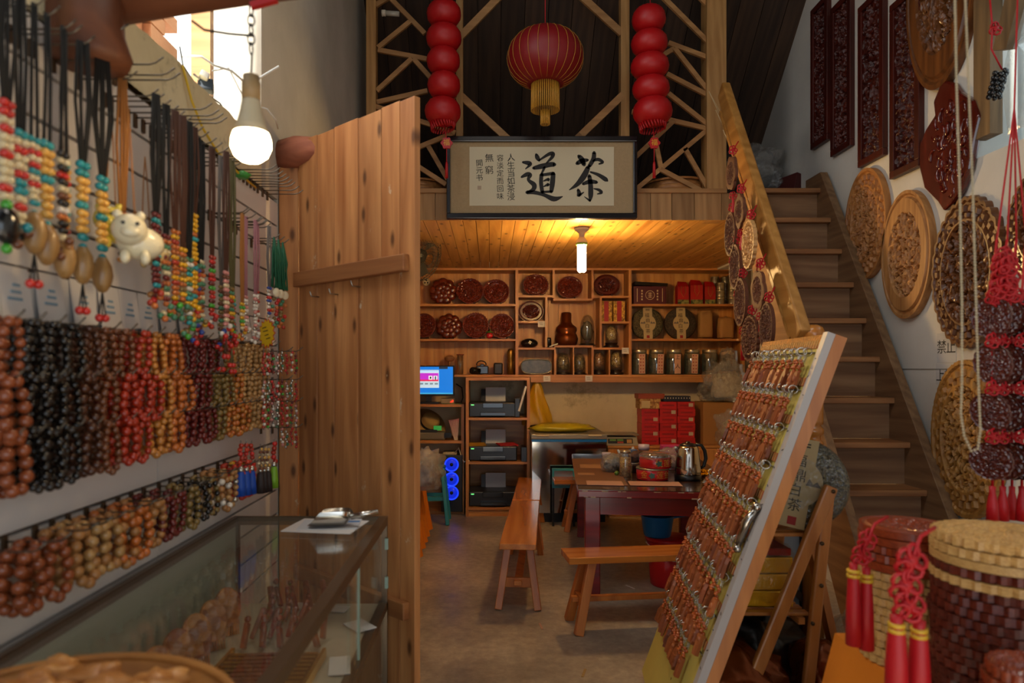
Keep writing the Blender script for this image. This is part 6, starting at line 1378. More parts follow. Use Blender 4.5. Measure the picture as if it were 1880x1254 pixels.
# red tins
M_tinr = plain('tin_red', '#c0151c', 0.25, coat=0.5); M_tgold = plain('tin_gold', '#d8a040', 0.35, 0.4); M_tgreen = plain('tin_green', '#2f5a4a', 0.4)
cb = OT(1204, 884); q = cb.y/F_PX
for k, (dx, r, z0, lab) in enumerate(((0, 29.5*q, 0, 'lower red round tin with gold lettering on the table'), (0.02, 29.5*q, 0.082, 'upper red round tin with a clear lid on the table'))):
    c = cb+Vector((dx, 0.1, z0+0.003)); o = thing('round_tin', lab, 'tin', c)
    m = MB(); m.lathe([(0, 0), (r*0.97, 0), (r, 0.004), (r, 0.07), (r*0.97, 0.073), (0, 0.073)], 36, c); m.build('can', M_tinr, o)
    m = MB()
    for j in range(4):
        a = -PI/2-0.75+0.5*j+0.25*k
        if (j+k) % 4 == 1: m.M = Matrix.Identity(4); continue
        p = c+Vector((math.cos(a)*(r+0.0012), math.sin(a)*(r+0.0012), 0.036)); m.text('金线莲金'[j], 0.055, frame(p, (-math.sin(a), math.cos(a), 0), (0, 0, 1)))
    m.build('gold_lettering', M_tgold, o)
    a = -PI/2-0.25+0.25*k; p = c+Vector((math.cos(a)*(r+0.001), math.sin(a)*(r+0.001), 0.036)); m = MB(); m.M = frame(p, (-math.sin(a), math.cos(a), 0), (0, 0, 1)); m.prism([((0.024 if j % 2 else 0.015)*math.cos(PI*j/5), (0.024 if j % 2 else 0.015)*math.sin(PI*j/5)) for j in range(10)], -0.001, 0.002); m.build('leaf_badge', M_tgreen, o)
    if k:
        m = MB(); m.lathe([(r*1.02, 0.062), (r*1.02, 0.082), (r*0.9, 0.098), (r*0.5, 0.104), (0, 0.105)], 32, c); m.build('clear_lid', thin('tin_lid', (0.95, 0.95, 0.9), 0.12, 0.1), o)
        m = MB(); m.lathe([(0, 0.074), (r*0.9, 0.074), (r*0.8, 0.088), (0, 0.09)], 28, c); m.build('dried_fruit', leafy('dried_fruit', '#3a1c12', '#7a4a30', 80), o)
        m = MB(); m.M = T(c+Vector((0, 0, 0.1065))); m.ball((0.01, 0, 0), 0.02, 10, 5, (1.4, 1, 0.05)); m.build('green_emblem', M_tgreen, o)
    else:
        m = MB(); m.lathe([(r*1.02, 0.07), (r*1.02, 0.08), (0, 0.081)], 32, c); m.build('rim', M_tin, o)
# kettle
cb = OT(1270, 884); c = cb+Vector((0.0, 0.09, 0.001)); q = c.y/F_PX; o = thing('electric_kettle', 'shiny steel electric kettle with black base and handle', 'kettle', c)
m = MB(); m.lathe([(0, 0), (23.5*q, 0), (24*q, 2*q), (24*q, 8*q), (22*q, 9.5*q), (0, 9.5*q)], 32, c); m.build('base', M_bez, o)
m = MB(); m.lathe([(22.5*q, 9.5*q), (23*q, 11*q), (22.5*q, 25*q), (21*q, 42*q), (19*q, 56*q), (17*q, 61*q), (0, 61.5*q)], 36, c); m.build('steel_body', plain('kettle_steel', '#c8c3ba', 0.13, 1.0), o)
m = MB(); m.lathe([(15*q, 61*q), (15*q, 63.5*q), (10*q, 66*q), (4*q, 67*q), (4*q, 69*q), (0, 69*q)], 24, c); m.build('lid', M_bez, o)
m = MB(); m.tube([c+Vector((14*q, 0, 64*q)), c+Vector((25*q, 0, 62*q)), c+Vector((31*q, 0, 52*q)), c+Vector((33*q, 0, 38*q)), c+Vector((29*q, 0, 24*q)), c+Vector((22.5*q, 0, 20*q))], [6*q/2, 6*q/2, 7*q/2, 7*q/2, 6*q/2, 5*q/2], 10); m.build('handle', M_bez, o)
m = MB(); m.add([c+Vector(p) for p in ((-18.5*q, -6*q, 60*q), (-18.5*q, 6*q, 60*q), (-26*q, 0, 60*q), (-20*q, 0, 46*q))], [(0, 2, 1), (0, 3, 2), (1, 2, 3), (0, 1, 3)]); m.build('spout', plain('kettle_steel', '#c8c3ba', 0.13, 1.0), o)
m = MB(); m.tube([c+Vector((18*q, 14*q, 3*q)), c+Vector((40*q, 30*q, 1.2*q)), c+Vector((60*q, 10*q, 1.2*q))], 0.005, 6); m.build('power_cord', M_black_wire, o)
# jars, teapot, bags, ladle and other bits on the table
M_clearj = thin('clear_jar', (0.96, 0.96, 0.94), 0.1, 0.06)
c = OT(1150, 876)+Vector((0, 0.04, 0.001)); q = c.y/F_PX; o = thing('grain_jar', 'clear plastic jar of golden grains with a silver lid', 'jar', c)
m = MB(); m.lathe([(0, 0), (10.5*q, 0), (11*q, 1*q), (11*q, 40*q), (9*q, 43*q)], 22, c); m.build('jar', M_clearj, o)
m = MB(); m.lathe([(0, 1.2*q), (10.2*q, 1.2*q), (10.2*q, 34*q), (0, 36*q)], 20, c); m.build('grains', leafy('golden_grain', '#9a6a20', '#e0b860', 110), o)
m = MB(); m.lathe([(9.6*q, 42.5*q), (9.6*q, 47*q), (0, 47.5*q)], 22, c); m.build('lid', M_lid, o)
c = OT(1162, 850)+Vector((0, 0.0, 0.001)); q = c.y/F_PX; o = thing('teapot', 'blue and white porcelain teapot behind the grain jar', 'teapot', c)
M_bw = leafy('blue_white_glaze', '#2f4f86', '#b9c4cc', 26, 0.2)
m = MB(); m.lathe([(0, 0), (9*q, 0), (17*q, 7*q), (18*q, 14*q), (14*q, 20*q), (8*q, 23*q), (0, 23*q)], 26, c); m.build('pot', M_bw, o)
m = MB(); m.lathe([(9*q, 22.5*q), (7*q, 25*q), (2*q, 26*q), (2.6*q, 29*q), (0, 30*q)], 18, c); m.build('lid', M_bw, o)
m = MB(); m.tube([c+Vector((-14*q, 0, 12*q)), c+Vector((-23*q, 0, 16*q)), c+Vector((-28*q, 0, 24*q))], [4*q, 3*q, 2*q], 10); m.build('spout', M_bw, o)
m = MB(); m.tube([c+Vector((14*q, 0, 18*q)), c+Vector((22*q, 0, 20*q)), c+Vector((24*q, 0, 12*q)), c+Vector((16*q, 0, 6*q))], 1.6*q, 8); m.build('handle', M_bw, o)
c = OT(1126, 868)+Vector((0, 0.05, 0.001)); o = thing('tea_bag_pack', 'clear bag of dark loose tea beside the grain jar', 'bag', c); m = MB(); m.blob(c+Vector((0, 0, 0.06)), (0.17, 0.15, 0.15), 61, 0.3, 2.2, 20, 12); m.build('film', M_bag, o); m = MB(); m.blob(c+Vector((0, 0, 0.055)), (0.13, 0.12, 0.12), 63, 0.3, 2.2, 16, 10); m.build('loose_tea', leafy('grey_tea', '#3a3a2c', '#7a765a', 60), o)
c = OT(1117, 848)+Vector((0, 0.1, 0.001)); q = c.y/F_PX; o = thing('white_tub', 'small tub with a pale lilac lid', 'tub', c); m = MB(); m.lathe([(0, 0), (7*q, 0), (8*q, 8*q), (0, 8*q)], 18, c); m.build('tub', M_clearj, o); m = MB(); m.lathe([(8.6*q, 8*q), (8.6*q, 14*q), (0, 14.2*q)], 18, c); m.build('lid', plain('lilac_lid', '#b9afc4', 0.5), o)
m = MB(); m.box(OT(1130, 848)+Vector((0, 0.1, 0.012)), (0.05, 0.05, 0.024)); solo('red_packet', m, M_tinr, 'tiny red packet beside the lilac lidded tub', 'packet', bevel=0.003)
c = OT(1182, 842)+Vector((0, 0.0, 0.001)); q = c.y/F_PX; o = thing('clear_canister', 'tall clear canister with a pale lilac cap near the back of the table', 'canister', c); m = MB(); m.lathe([(0, 0), (9*q, 0), (9*q, 16*q), (0, 16*q)], 18, c); m.build('canister', M_clearj, o); m = MB(); m.lathe([(10*q, 16*q), (10*q, 26*q), (0, 26.5*q)], 20, c); m.build('cap', plain('lilac_lid', '#b9afc4', 0.5), o); m = MB(); m.lathe([(0, 0.004), (8*q, 0.004), (8*q, 9*q), (0, 10*q)], 16, c); m.build('contents', leafy('grey_tea', '#3a3a2c', '#7a765a', 60), o)
c = OT(1187, 858)+Vector((0, 0, 0.001)); q = c.y/F_PX; m = MB(); m.lathe([(0, 0), (8*q, 0), (9*q, 10*q), (9*q, 22*q), (8.4*q, 22*q), (8.4*q, 2*q), (0, 2*q)], 18, c); solo('drinking_glass', m, thin('tumbler_glass', (0.9, 0.95, 0.93), 0.15, 0.08), 'clear drinking glass behind the red tins', 'glass')
c = OT(1205, 862)+Vector((0, 0.02, 0.11)); q = c.y/F_PX; o = thing('wooden_ladle', 'brown wooden ladle resting among the tea things', 'ladle', (c.x, c.y, ZTB+0.002)); m = MB(); m.lathe([(0, -6*q), (6*q, -4*q), (9.5*q, 2*q), (9*q, 2.6*q), (5*q, -2.5*q), (0, -4.2*q)], 20, c, (0.1, -0.75, 0.65)); m.build('bowl', W_newel, o); m = MB(); m.tube([c+Vector((8*q, -2*q, -3*q)), c+Vector((26*q, -8*q, -12*q))], 1.5*q, 8); m.build('handle', W_newel, o)
m = MB(); m.lathe([(0, ZTB+0.002), (0.05, ZTB+0.002), (0.055, ZTB+0.085), (0, ZTB+0.085)], 16, (c.x, c.y, 0)); solo('tea_bowl', m, plain('bowl_brown', '#5a4030', 0.4), 'brown tea bowl under the wooden ladle', 'bowl')
c = OT(1236, 862)+Vector((0, 0.05, 0.07)); o = thing('sweets_bag', 'clear plastic bag of sweets behind the red tins', 'bag', (c.x, c.y, ZTB+0.001)); m = MB(); m.blob(c, (0.28, 0.2, 0.18), 71, 0.4, 2.4, 24, 14); m.build('film', M_bag, o); m = MB(); m.blob(c-Vector((0, 0, 0.02)), (0.2, 0.15, 0.11), 72, 0.4, 3.0, 18, 10); m.build('sweets', leafy('sweets_mixed', '#6a3a30', '#b08a80', 40), o)
c = OT(1238, 846)+Vector((0, 0.1, 0)); m = MB(); m.box(c+Vector((0, 0, 0.06)), (0.17, 0.1, 0.12)); solo('pink_box', m, plain('pink_card', '#b83a70', 0.5), 'magenta box behind the bag of sweets', 'box', bevel=0.004)
c = OT(1166, 868)+Vector((0, 0.03, 0.001)); m = MB(); m.box(c+Vector((0.06, 0.03, 0.028)), (0.16, 0.12, 0.055)); solo('dark_tray_box', m, plain('dark_tray', '#2a1a14', 0.2, coat=0.5), 'dark glossy tray box between grain jar and red tins', 'box', bevel=0.006)
m = MB(); m.blob(c+Vector((0.05, 0.08, 0.1)), (0.15, 0.1, 0.09), 81, 0.5, 2.4, 16, 10); solo('fungus_bundle', m, leafy('dark_fungus', '#2a1814', '#5a3a2e', 40), 'dark dried fungus heaped on the tray box', 'dried fungus')
m = MB(); c = OT(1133, 874); m.ball(c+Vector((0, 0.02, 0.018)), 0.017, 10, 7); solo('lime_fruit', m, plain('lime', '#5a7a28', 0.4), 'small green fruit beside the grain jar', 'fruit')
c = Vector((1.50, 4.55, ZTB)); m = MB(); m.add([c+Vector(p) for p in ((-0.12, -0.1, 0.03), (0.12, -0.06, 0.12), (0.16, 0.1, 0.1), (-0.02, 0.12, 0.04), (0.06, -0.12, 0.002), (0.14, 0.02, 0.002), (-0.06, 0.05, 0.002))], [(0, 1, 3), (1, 2, 3), (0, 4, 1), (1, 4, 5), (1, 5, 2), (2, 5, 6, 3), (3, 6, 0), (0, 6, 4), (4, 6, 5)]); solo('foil_pack', m, plain('silver_foil', '#b8b4b0', 0.2, 0.9, bump=0.6, bscale=12), 'crumpled silver foil pack beside the kettle', 'foil pack')
c = Vector((1.52, 4.9, ZTB)); m = MB()
for k in range(60): a = k*2.4; r = 0.09*math.sqrt(k/60); m.ball(c+Vector((r*math.cos(a), r*math.sin(a)*0.8, 0.012+0.07*(1-r/0.1)*((k*7) % 5)/4)), 0.011, 7, 5)
solo('gold_beads', m, M_gold, 'heap of small golden sweets behind the kettle', 'sweets')['kind'] = 'stuff'

# =================================================================== benches
W_bench = wood('bench_varnish', '#a85a1c', '#d8873a', 'Y', 0.7, 0.25, 0.06, 0.08, coat=0.6); W_benchZ = wood('bench_leg_varnish', '#9a5220', '#cb7d38', 'Z', 0.7, 0.45, 0.08, 0.08, coat=0.1)
def bench(x, y, ang, L, H, W, label, kl=0.14):
    """long bench: origin at the middle of its near end, long side along local +y"""
    o = thing('long_bench', label, 'bench', (x, y, 0), ang); Mx = WM[o.name]
    m = MB(); m.M = Mx; m.box2((-W/2, 0, H-0.038), (W/2, L, H)); m.build('seat', W_bench, o, bevel=0.004)
    for s0, e in ((1, kl), (-1, L-kl)):
        for s in (-1, 1):
            m = MB(); m.M = Mx; m.bar((s*W*0.30, e, H-0.038), (s*(W*0.5+0.01), e-0.09*s0, 0), 0.045, 0.05, (0, 1, 0)); m.build('leg', W_benchZ, o, bevel=0.004)
        m = MB(); m.M = Mx; m.bar((-W*0.42, e-0.055*s0, 0.16), (W*0.42, e-0.055*s0, 0.16), 0.024, 0.06, (0, 0, 1)); m.build('cross_rail', W_benchZ, o, bevel=0.003)
    m = MB(); m.M = Mx; m.bar((0, kl-0.1, 0.165), (0, L-kl+0.1, 0.165), 0.05, 0.026, (0, 0, 1)); m.build('stretcher', W_benchZ, o, bevel=0.003)
    return o
bench(0.168, 4.17, -math.radians(5), 1.36, 0.42, 0.225, 'nearest varnished bench pointing towards the printer rack')
bench(0.292, 5.56, -math.radians(5), 1.12, 0.42, 0.225, 'varnished bench end to end behind the nearest one')
bench(0.43, 3.93, -math.radians(90)+math.radians(6.5), 1.25, 0.43, 0.22, 'varnished bench in front of the red table')
bench(0.585, 6.32, -math.radians(90), 1.1, 0.47, 0.2, 'dark bench at the far end of the red table', 0.2)
# stool, orange cloth table, bags
o = thing('plastic_stool', 'teal plastic stool in front of the computer tower', 'stool', (P(796, 0, 6.55).x, 6.6, 0)); cx, cy = P(796, 0, 6.55).x, 6.62; M_teal = plain('teal_plastic', '#2f8a98', 0.4)
zst = P(0, 856, 6.6).z; m = MB(); m.box((cx, cy, zst-0.02), (0.22, 0.22, 0.04)); m.build('seat', M_teal, o, bevel=0.015)
for sx0 in (-1, 1):
    for sy0 in (-1, 1): m = MB(); m.bar((cx+0.085*sx0, cy+0.085*sy0, zst-0.03), (cx+0.14*sx0, cy+0.14*sy0, 0), 0.06, 0.035, (1, 0, 0)); m.build('leg', M_teal, o, bevel=0.006)
for sx0, sy0, w, dd in ((0, -1, 0.2, 0.02), (0, 1, 0.2, 0.02), (-1, 0, 0.02, 0.2), (1, 0, 0.02, 0.2)): m = MB(); m.box((cx+0.108*sx0, cy+0.108*sy0, zst*0.45), (w, dd, 0.035)); m.build('rung', M_teal, o)
M_orc = plain('orange_cloth', '#d97a12', 0.7, mott=0.08)
o = thing('cloth_table', 'side table under an orange cloth behind the plank door', 'table', (-0.75, 5.2, 0)); zct = 0.62
m = MB(); m.box2((-0.94, 4.35, zct-0.03), (-0.62, 6.1, zct)); m.build('top', W_shelf, o)
for (x, y) in ((-0.92, 4.4), (-0.66, 4.4), (-0.92, 6.03), (-0.66, 6.03)): m = MB(); m.box2((x, y, 0), (x+0.04, y+0.04, zct-0.03)); m.build('leg', W_shelfZ, o)
o = thing('orange_cloth', 'orange tablecloth hanging in folds beside the teal stool', 'tablecloth', (-0.6, 5.2, 0.05)); m = MB()
def oc(u, v):
    y = 4.30+1.85*u; drop = zct+0.004-0.56*v; return (-0.60+0.02*v+(0.008+0.022*v)*math.sin(u*46+2*math.sin(u*9)) + 0.04*v*v, y, drop)
m.grid(oc, 90, 10); m.grid(lambda u, v: (-0.94+0.34*v+ (0.008*math.sin(u*46+2*math.sin(u*9)) if v > 0.99 else 0), 4.30+1.85*u, zct+0.004), 90, 3); m.grid(lambda u, v: (-0.94+0.34*u+0.012*math.sin(u*30)*v, 4.30-0.012*math.sin(u*30)*v, zct+0.004-0.56*v), 16, 6); m.build('cloth', M_orc, o)
bag(778, 866, 5.6, (0.3, 0.4, 0.34), 91, 'crumpled clear plastic bag on the orange cloth', plain('bag_inner_grey', '#8a8078', 0.6))
bag(772, 868, 5.1, (0.24, 0.3, 0.3), 93, 'smaller clear plastic bag on the orange cloth nearer the door', plain('bag_inner_grey2', '#91857a', 0.6))
m = MB(); m.box((-0.66, 4.7, zct+0.09), (0.14, 0.2, 0.16)); solo('red_packet_box', m, M_tinr, 'red packet on the orange cloth just behind the door', 'packet', bevel=0.006)
# basin and bucket under the table
c = Vector((1.23, 4.72, 0)); o = thing('red_bucket', 'red plastic bucket with a lid under the table', 'bucket', c); M_redp2 = plain('red_plastic', '#b5141a', 0.3)
m = MB(); m.lathe([(0, 0), (0.115, 0), (0.12, 0.01), (0.145, 0.31), (0.14, 0.31), (0.112, 0.014), (0, 0.014)], 32, c); m.build('pail', M_redp2, o)
m = MB(); m.lathe([(0.15, 0.305), (0.155, 0.31), (0.155, 0.328), (0.12, 0.334), (0, 0.334)], 32, c); m.build('lid', M_redp2, o)
m = MB(); m.tube([c+Vector((0.152*math.cos(t), 0.152*math.sin(t), 0.29-0.09*math.sin(t)**2*(1 if math.sin(t) < 0 else 0))) for t in [PI+PI*j/12 for j in range(13)]], 0.004, 5); m.build('bail', M_cer, o)
c2 = c+Vector((-0.075, 0, 0.335)); o = thing('blue_basin', 'blue plastic dipper basin standing on the red bucket', 'basin', c2); M_bluep = plain('blue_plastic', '#0f6fb5', 0.35)
m = MB(); m.lathe([(0, 0), (0.085, 0), (0.092, 0.01), (0.112, 0.14), (0.118, 0.145), (0.107, 0.142), (0.084, 0.012), (0, 0.012)], 30, c2); m.build('bowl', M_bluep, o)
m = MB(); m.bar(c2+Vector((0.1, 0, 0.125)), c2+Vector((0.22, 0.0, 0.145)), 0.03, 0.014); m.build('handle', M_bluep, o, bevel=0.004)
# teal framed crate by the steel chest
o = thing('teal_crate', 'shallow teal framed crate with white lettered lining against the chest', 'crate', (P(1033, 0, 6.45).x, 6.48, 0)); d = 6.42
x0, x1, z0, z1 = P(1014, 0, d).x, P(1056, 0, d).x, P(0, 896, d).z, P(0, 861, d).z
for a, b_ in (((x0, z1-0.018), (x1, z1)), ((x0, z0), (x1, z0+0.018)), ((x0, z0+0.018), (x0+0.018, z1-0.018)), ((x1-0.018, z0+0.018), (x1, z1-0.018))): m = MB(); m.box2((a[0], d, a[1]), (b_[0], d+0.06, b_[1])); m.build('rail', M_teal, o)
m = MB(); m.box2((x0+0.01, d+0.05, z0+0.01), (x1-0.01, d+0.06, z1-0.01)); m.build('lining', M_paper, o)
for xx in (x0, x1-0.02): m = MB(); m.box2((xx, d+0.01, 0), (xx+0.02, d+0.05, z0)); m.build('leg', M_bez, o)
# litter on the floor
for k, (px, py, lab) in enumerate(((1157, 1078, 'scrap of white paper on the floor behind the front bench'), (993, 1150, 'scrap of pink paper on the floor near the nearest bench'), (1072, 1236, 'scrap of straw on the floor near the slanted rack'))):
    d = EYE*F_PX/(py-CY); c = P(px, py, d); m = MB(); m.box((c.x, c.y, 0.0015), (0.012, 0.09, 0.002), (0, 0, 0.5-0.4*k)); solo('paper_scrap', m, [M_paper, M_pk, M_straw][k], lab, 'litter')

# =================================================================== key ring rack
E_u = Vector((0.09, 0.74, 0)).normalized(); E_s = Vector((-0.0516, 0, -0.1385)).normalized(); E_n = E_u.cross(E_s).normalized()
if E_n.x > 0: E_n = -E_n
R0 = Vector((1.179, 2.5, 1.552))
def RK(u, s, n=0.0): return R0 + E_u*u + E_s*s + E_n*n
RKM = Matrix((E_u, -E_s, E_n)).transposed()
if RKM.determinant() < 0: RKM = Matrix((-E_u, -E_s, E_n)).transposed()
rk = thing('keyring_rack', 'leaning yellow display board on a wooden easel, covered with key rings', 'display rack', (0.75, 2.9, 0))
M_yel = plain('yellow_board', '#c9b85a', 0.7, mott=0.08); M_tape = plain('white_tape', '#b9b2ac', 0.5); W_easel = wood('easel_pine', '#a8622a', '#d68c48', 'Z', 0.8, 0.4, 0.06, 0.1); M_comb = plain('orange_strip', '#b3541c', 0.6)
def rbox(u0, u1, s0, s1, n0, n1): m = MB(); m.box(RK((u0+u1)/2, (s0+s1)/2, (n0+n1)/2), (abs(u1-u0), abs(s1-s0), abs(n1-n0)), RKM); return m
S_END = 1.60
rbox(-0.012, 0.78, -0.075, S_END, -0.030, -0.014).build('board', M_yel, rk)
rbox(-0.064, -0.020, -0.082, S_END, -0.034, -0.006).build('taped_edge', M_tape, rk)
rbox(-0.066, -0.030, -0.082, S_END, -0.075, -0.0345).build('side_rail', W_easel, rk)
rbox(0.745, 0.785, -0.082, S_END, -0.075, -0.031).build('side_rail', W_easel, rk)
rbox(-0.03, 0.745, -0.082, -0.04, -0.075, -0.031).build('top_rail', W_easel, rk)
rbox(-0.012, 0.78, -0.075, -0.035, -0.0139, -0.010).build('woven_strip', plain('woven_orange', '#c27a22', 0.6, bump=0.8, bscale=160, mott=0.35, mscale=70), rk)
m = MB()
for k in range(22): m.box(RK(-0.038+0.012*math.sin(k*2.2), 0.02+0.07*k, -0.0055), (0.012, 0.003, 0.002), RKM @ Matrix.Rotation(0.6*math.sin(k*1.7), 3, 'Z'))
m.build('staple', plain('staple_dark', '#4a4a50', 0.4, 0.6), rk)
ROW = 0.1478
for r in range(9):
    s = ROW*r
    rbox(0.0, 0.775, s-0.055, s-0.022, -0.0138, -0.011).build('comb_strip', M_comb, rk)
    m = MB()
    for k in range(30): m.box(RK(0.012+0.0262*k, s-0.038, -0.0095), (0.005, 0.030, 0.003), RKM)
    m.build('comb_teeth', plain('comb_pale', '#c9a060', 0.6), rk)
    m = MB(); m.tube([RK(0.0, s-0.004, -0.008), RK(0.775, s-0.004, -0.008)], 0.0025, 6); m.build('wire', M_hook, rk)
m = MB(); m.bar(RK(0.36, 0.25, -0.09), Vector((1.55, 2.95, 0.0)), 0.035, 0.035); m.build('prop_leg', W_easel, rk)
m = MB(); m.bar(Vector((0.86, 3.42, 0.0)), Vector((0.97, 3.36, 0.40)), 0.045, 0.03); m.build('prop_leg', W_easel, rk)
m = MB(); m.tube([RK(-0.045, 0.60, 0.006), RK(-0.03, 0.66, 0.018), RK(-0.015, 0.75, 0.012)], [0.012, 0.017, 0.012], 10); m.ball(RK(-0.048, 0.595, 0.008), 0.018, 10, 7); m.ball(RK(-0.012, 0.765, 0.01), 0.016, 10, 7); m.build('metal_clip', plain('clip_chrome', '#b5b0a8', 0.18, 1.0), rk)
# key rings
M_ring = plain('keyring_steel', '#c9c5bc', 0.22, 1.0); M_tagw = [wood('tag_wood_a', '#6f3418', '#a8592e', 'Y', 2.0, 0.45, 0.22, 0.1), wood('tag_wood_b', '#8a4420', '#bb6c3a', 'Y', 2.0, 0.45, 0.2, 0.1)]; M_amb = plain('amber_bead', '#b5561c', 0.25, vary=0.25, coat=0.4)
rg = MB(); rg.tube([(0.0, 0.0145*math.cos(t), 0.0145*math.sin(t)) for t in [2*PI*j/16 for j in range(16)]], 0.0019, 5, True)
for j in range(5): rg.tube([(0.002*math.sin(j), -0.016-0.007*j+0.004*math.cos(t), 0.004*math.sin(t)) for t in [2*PI*i/6 for i in range(6)]], 0.0014, 4, True)
RING = rg.mesh('ring', M_ring)
bd = MB()
for j in range(7): bd.ball((0.007*math.sin(j*2.1), -0.036-0.008*j*0.8, 0.004+0.004*math.cos(j*1.7)), 0.0062, 7, 5)
BEADS = bd.mesh('beads', M_amb)
TAGS = []
for v in range(4):
    t = MB()
    if v == 0: t.box((0, -0.105, 0), (0.026, 0.066, 0.009)); t.box((0, -0.105, 0.005), (0.014, 0.045, 0.003))
    elif v == 1: t.prism([(0.017*math.cos(a)*(1 if math.sin(a) < 0 else 0.8), -0.103+0.034*math.sin(a)) for a in [2*PI*i/14 for i in range(14)]], -0.005, 0.005); t.ball((0, -0.1, 0.005), 0.010, 8, 5, (0.8, 1.4, 0.4))
    elif v == 2: t.box((0, -0.105, 0), (0.019, 0.072, 0.014)); t.ball((0, -0.085, 0.006), 0.009, 8, 5, (1, 1, 0.6)); t.box((0, -0.12, 0.006), (0.013, 0.03, 0.005))
    else: t.prism([(-0.015, -0.14), (0.015, -0.14), (0.017, -0.09), (0.008, -0.068), (-0.008, -0.068), (-0.017, -0.09)], -0.005, 0.006); t.box((0, -0.112, 0.007), (0.018, 0.03, 0.003))
    TAGS += [t.mesh('wooden_tag', M_tagw[0]), t.mesh('wooden_tag', M_tagw[1])]
R4 = RKM.to_4x4(); ux = 1 if (RKM @ Vector((1, 0, 0))).dot(E_u) > 0 else -1
for r in range(9):
    n = 19 if r < 8 else 14
    for k in range(n):
        u = 0.02+0.0405*k + rnd.uniform(-0.006, 0.006) + (0.12 if r == 8 else 0)
        o = bpy.data.objects.new('wooden_keyring', None); COL.objects.link(o); o.empty_display_size = 0.02
        tag(o, f'carved wooden key ring, {ORD[k]} from the taped edge, {["top", "second", "third", "fourth", "fifth", "sixth", "seventh", "eighth", "lowest"][r]} row of the rack', 'key ring', f'key rings, row {r+1} of the rack')
        o.matrix_basis = T(RK(u, ROW*r, 0.010+0.006*(k % 2))) @ R4 @ Matrix.Rotation(rnd.uniform(-0.16, 0.16), 4, 'Z') @ SC(1.18, 1.08, 1.18)
        big = k == 1 and r in (2, 3, 5, 6)
        inst(RING, 'ring', o, RY(PI/2 if big else rnd.uniform(-0.5, 0.5)) @ (SC(1.25, 1.25, 1.25) if big else Matrix.Identity(4)))
        inst(BEADS, 'beads', o, RY(rnd.uniform(-0.6, 0.6)))
        inst(TAGS[rnd.randrange(8)], 'wooden_tag', o, T(rnd.uniform(-0.004, 0.004), rnd.uniform(-0.006, 0.006), 0.004) @ RY(rnd.uniform(-0.5, 0.5)))

# =================================================================== folding shelf with tea cake and gold packs
fs = thing('folding_shelf', 'folding slatted wooden shelf behind the key ring rack', 'shelf', (1.2, 2.9, 0)); W_fold = wood('folding_pine', '#a5622a', '#cf8a48', 'Z', 0.8, 0.35, 0.06, 0.1, coat=0.2)
for d in (2.66, 3.12):
    a, b_ = P(1526, 893, 2.66), P(1380, 1254, 2.66); dirv = (b_-a); b2 = a+dirv*(a.z/(a.z-b_.z)); a.y = b2.y = d
    m = MB(); m.bar(a, b2, 0.03, 0.05, (1, 0, 0.3)); m.build('leg', W_fold, fs, bevel=0.008)
    a, b_ = P(1529, 900, 2.66), P(1492, 1254, 2.66); dirv = (b_-a); b2 = a+dirv*(a.z/(a.z-b_.z)); a.y = b2.y = d+(0.034 if d < 3 else -0.034)
    m = MB(); m.bar(a, b2, 0.03, 0.045, (1, 0, 0)); m.build('leg', W_fold, fs, bevel=0.008)
m = MB()
for (px, py) in ((1526, 901), (1513, 1000), (1512, 1078), (1496, 1148)): m.lathe([(0, 0), (0.008, 0), (0.008, 0.006), (0, 0.007)], 10, P(px, py, 2.66)+Vector((0, -0.014+(0.034 if py > 950 else 0), 0)), (0, -1, 0))
m.build('bolt', plain('bolt_dark', '#5a4632', 0.35, 0.8), fs)
ZA, ZB = 0.838, 0.522
for z, x0, x1 in ((ZA, 1.045, 1.335), (ZB, 0.945, 1.27)):
    for k in range(7):
        y = 2.72+0.058*k; m = MB(); m.box2((x0, y, z-0.014), (x1, y+0.04, z)); m.build('slat', W_fold, fs, bevel=0.003)
    for xx in (x0+0.02, x1-0.05): m = MB(); m.box2((xx, 2.70, z-0.04), (xx+0.025, 3.12, z-0.0145)); m.build('cross_bar', W_fold, fs)
c = P(1468, 884, 2.80); R = 0.182; c.z = ZA+R+0.004; o = thing('tea_cake', 'large film wrapped pressed tea cake with a brush lettered label on the folding shelf', 'tea cake', (c.x, c.y, ZA))
nrm = Vector((-0.50, -0.85, 0.16)).normalized(); upv = Vector((0.17, 0.0, 1)); xx = upv.cross(nrm).normalized(); Mx = frame(c, xx, nrm.cross(xx))
tea_cake(o, c, R, Mx, M_cake, 0.075)
m = MB(); m.M = Mx; m.lathe([(0, -0.043), (R*0.93, -0.041), (R*1.015, -0.016), (R*1.015, 0.018), (R*0.95, 0.042), (R*0.5, 0.0485), (0, 0.0495)], 40); m.build('wrap_film', thin('cake_film', (0.97, 0.97, 0.95), 0.05, 0.02, 0.1, 0.4, 30), o)
M_goldp = plain('gold_pack', '#e0a818', 0.35, 0.35, bump=0.4, bscale=30)
for k in range(3):
    m = MB(); zc_ = ZB+0.002+0.068*k; m.box((1.125+0.006*math.sin(k*2), 2.86, zc_+0.033), (0.22, 0.17, 0.065), (0, 0, 0.04*(k-1))); solo('gold_pack', m, M_goldp, f'gold foil tea brick, {["bottom", "middle", "top"][k]} of the stack on the folding shelf', 'packet', 'gold foil tea bricks', bevel=0.006)
m = MB(); m.box((1.125, 2.86, ZB+0.225), (0.2, 0.16, 0.03), (0, 0.03, 0.05)); solo('red_gold_pack', m, plain('red_gold_foil', '#9a2a18', 0.35, 0.3), 'flat red packet lying on the gold bricks', 'packet', bevel=0.004)
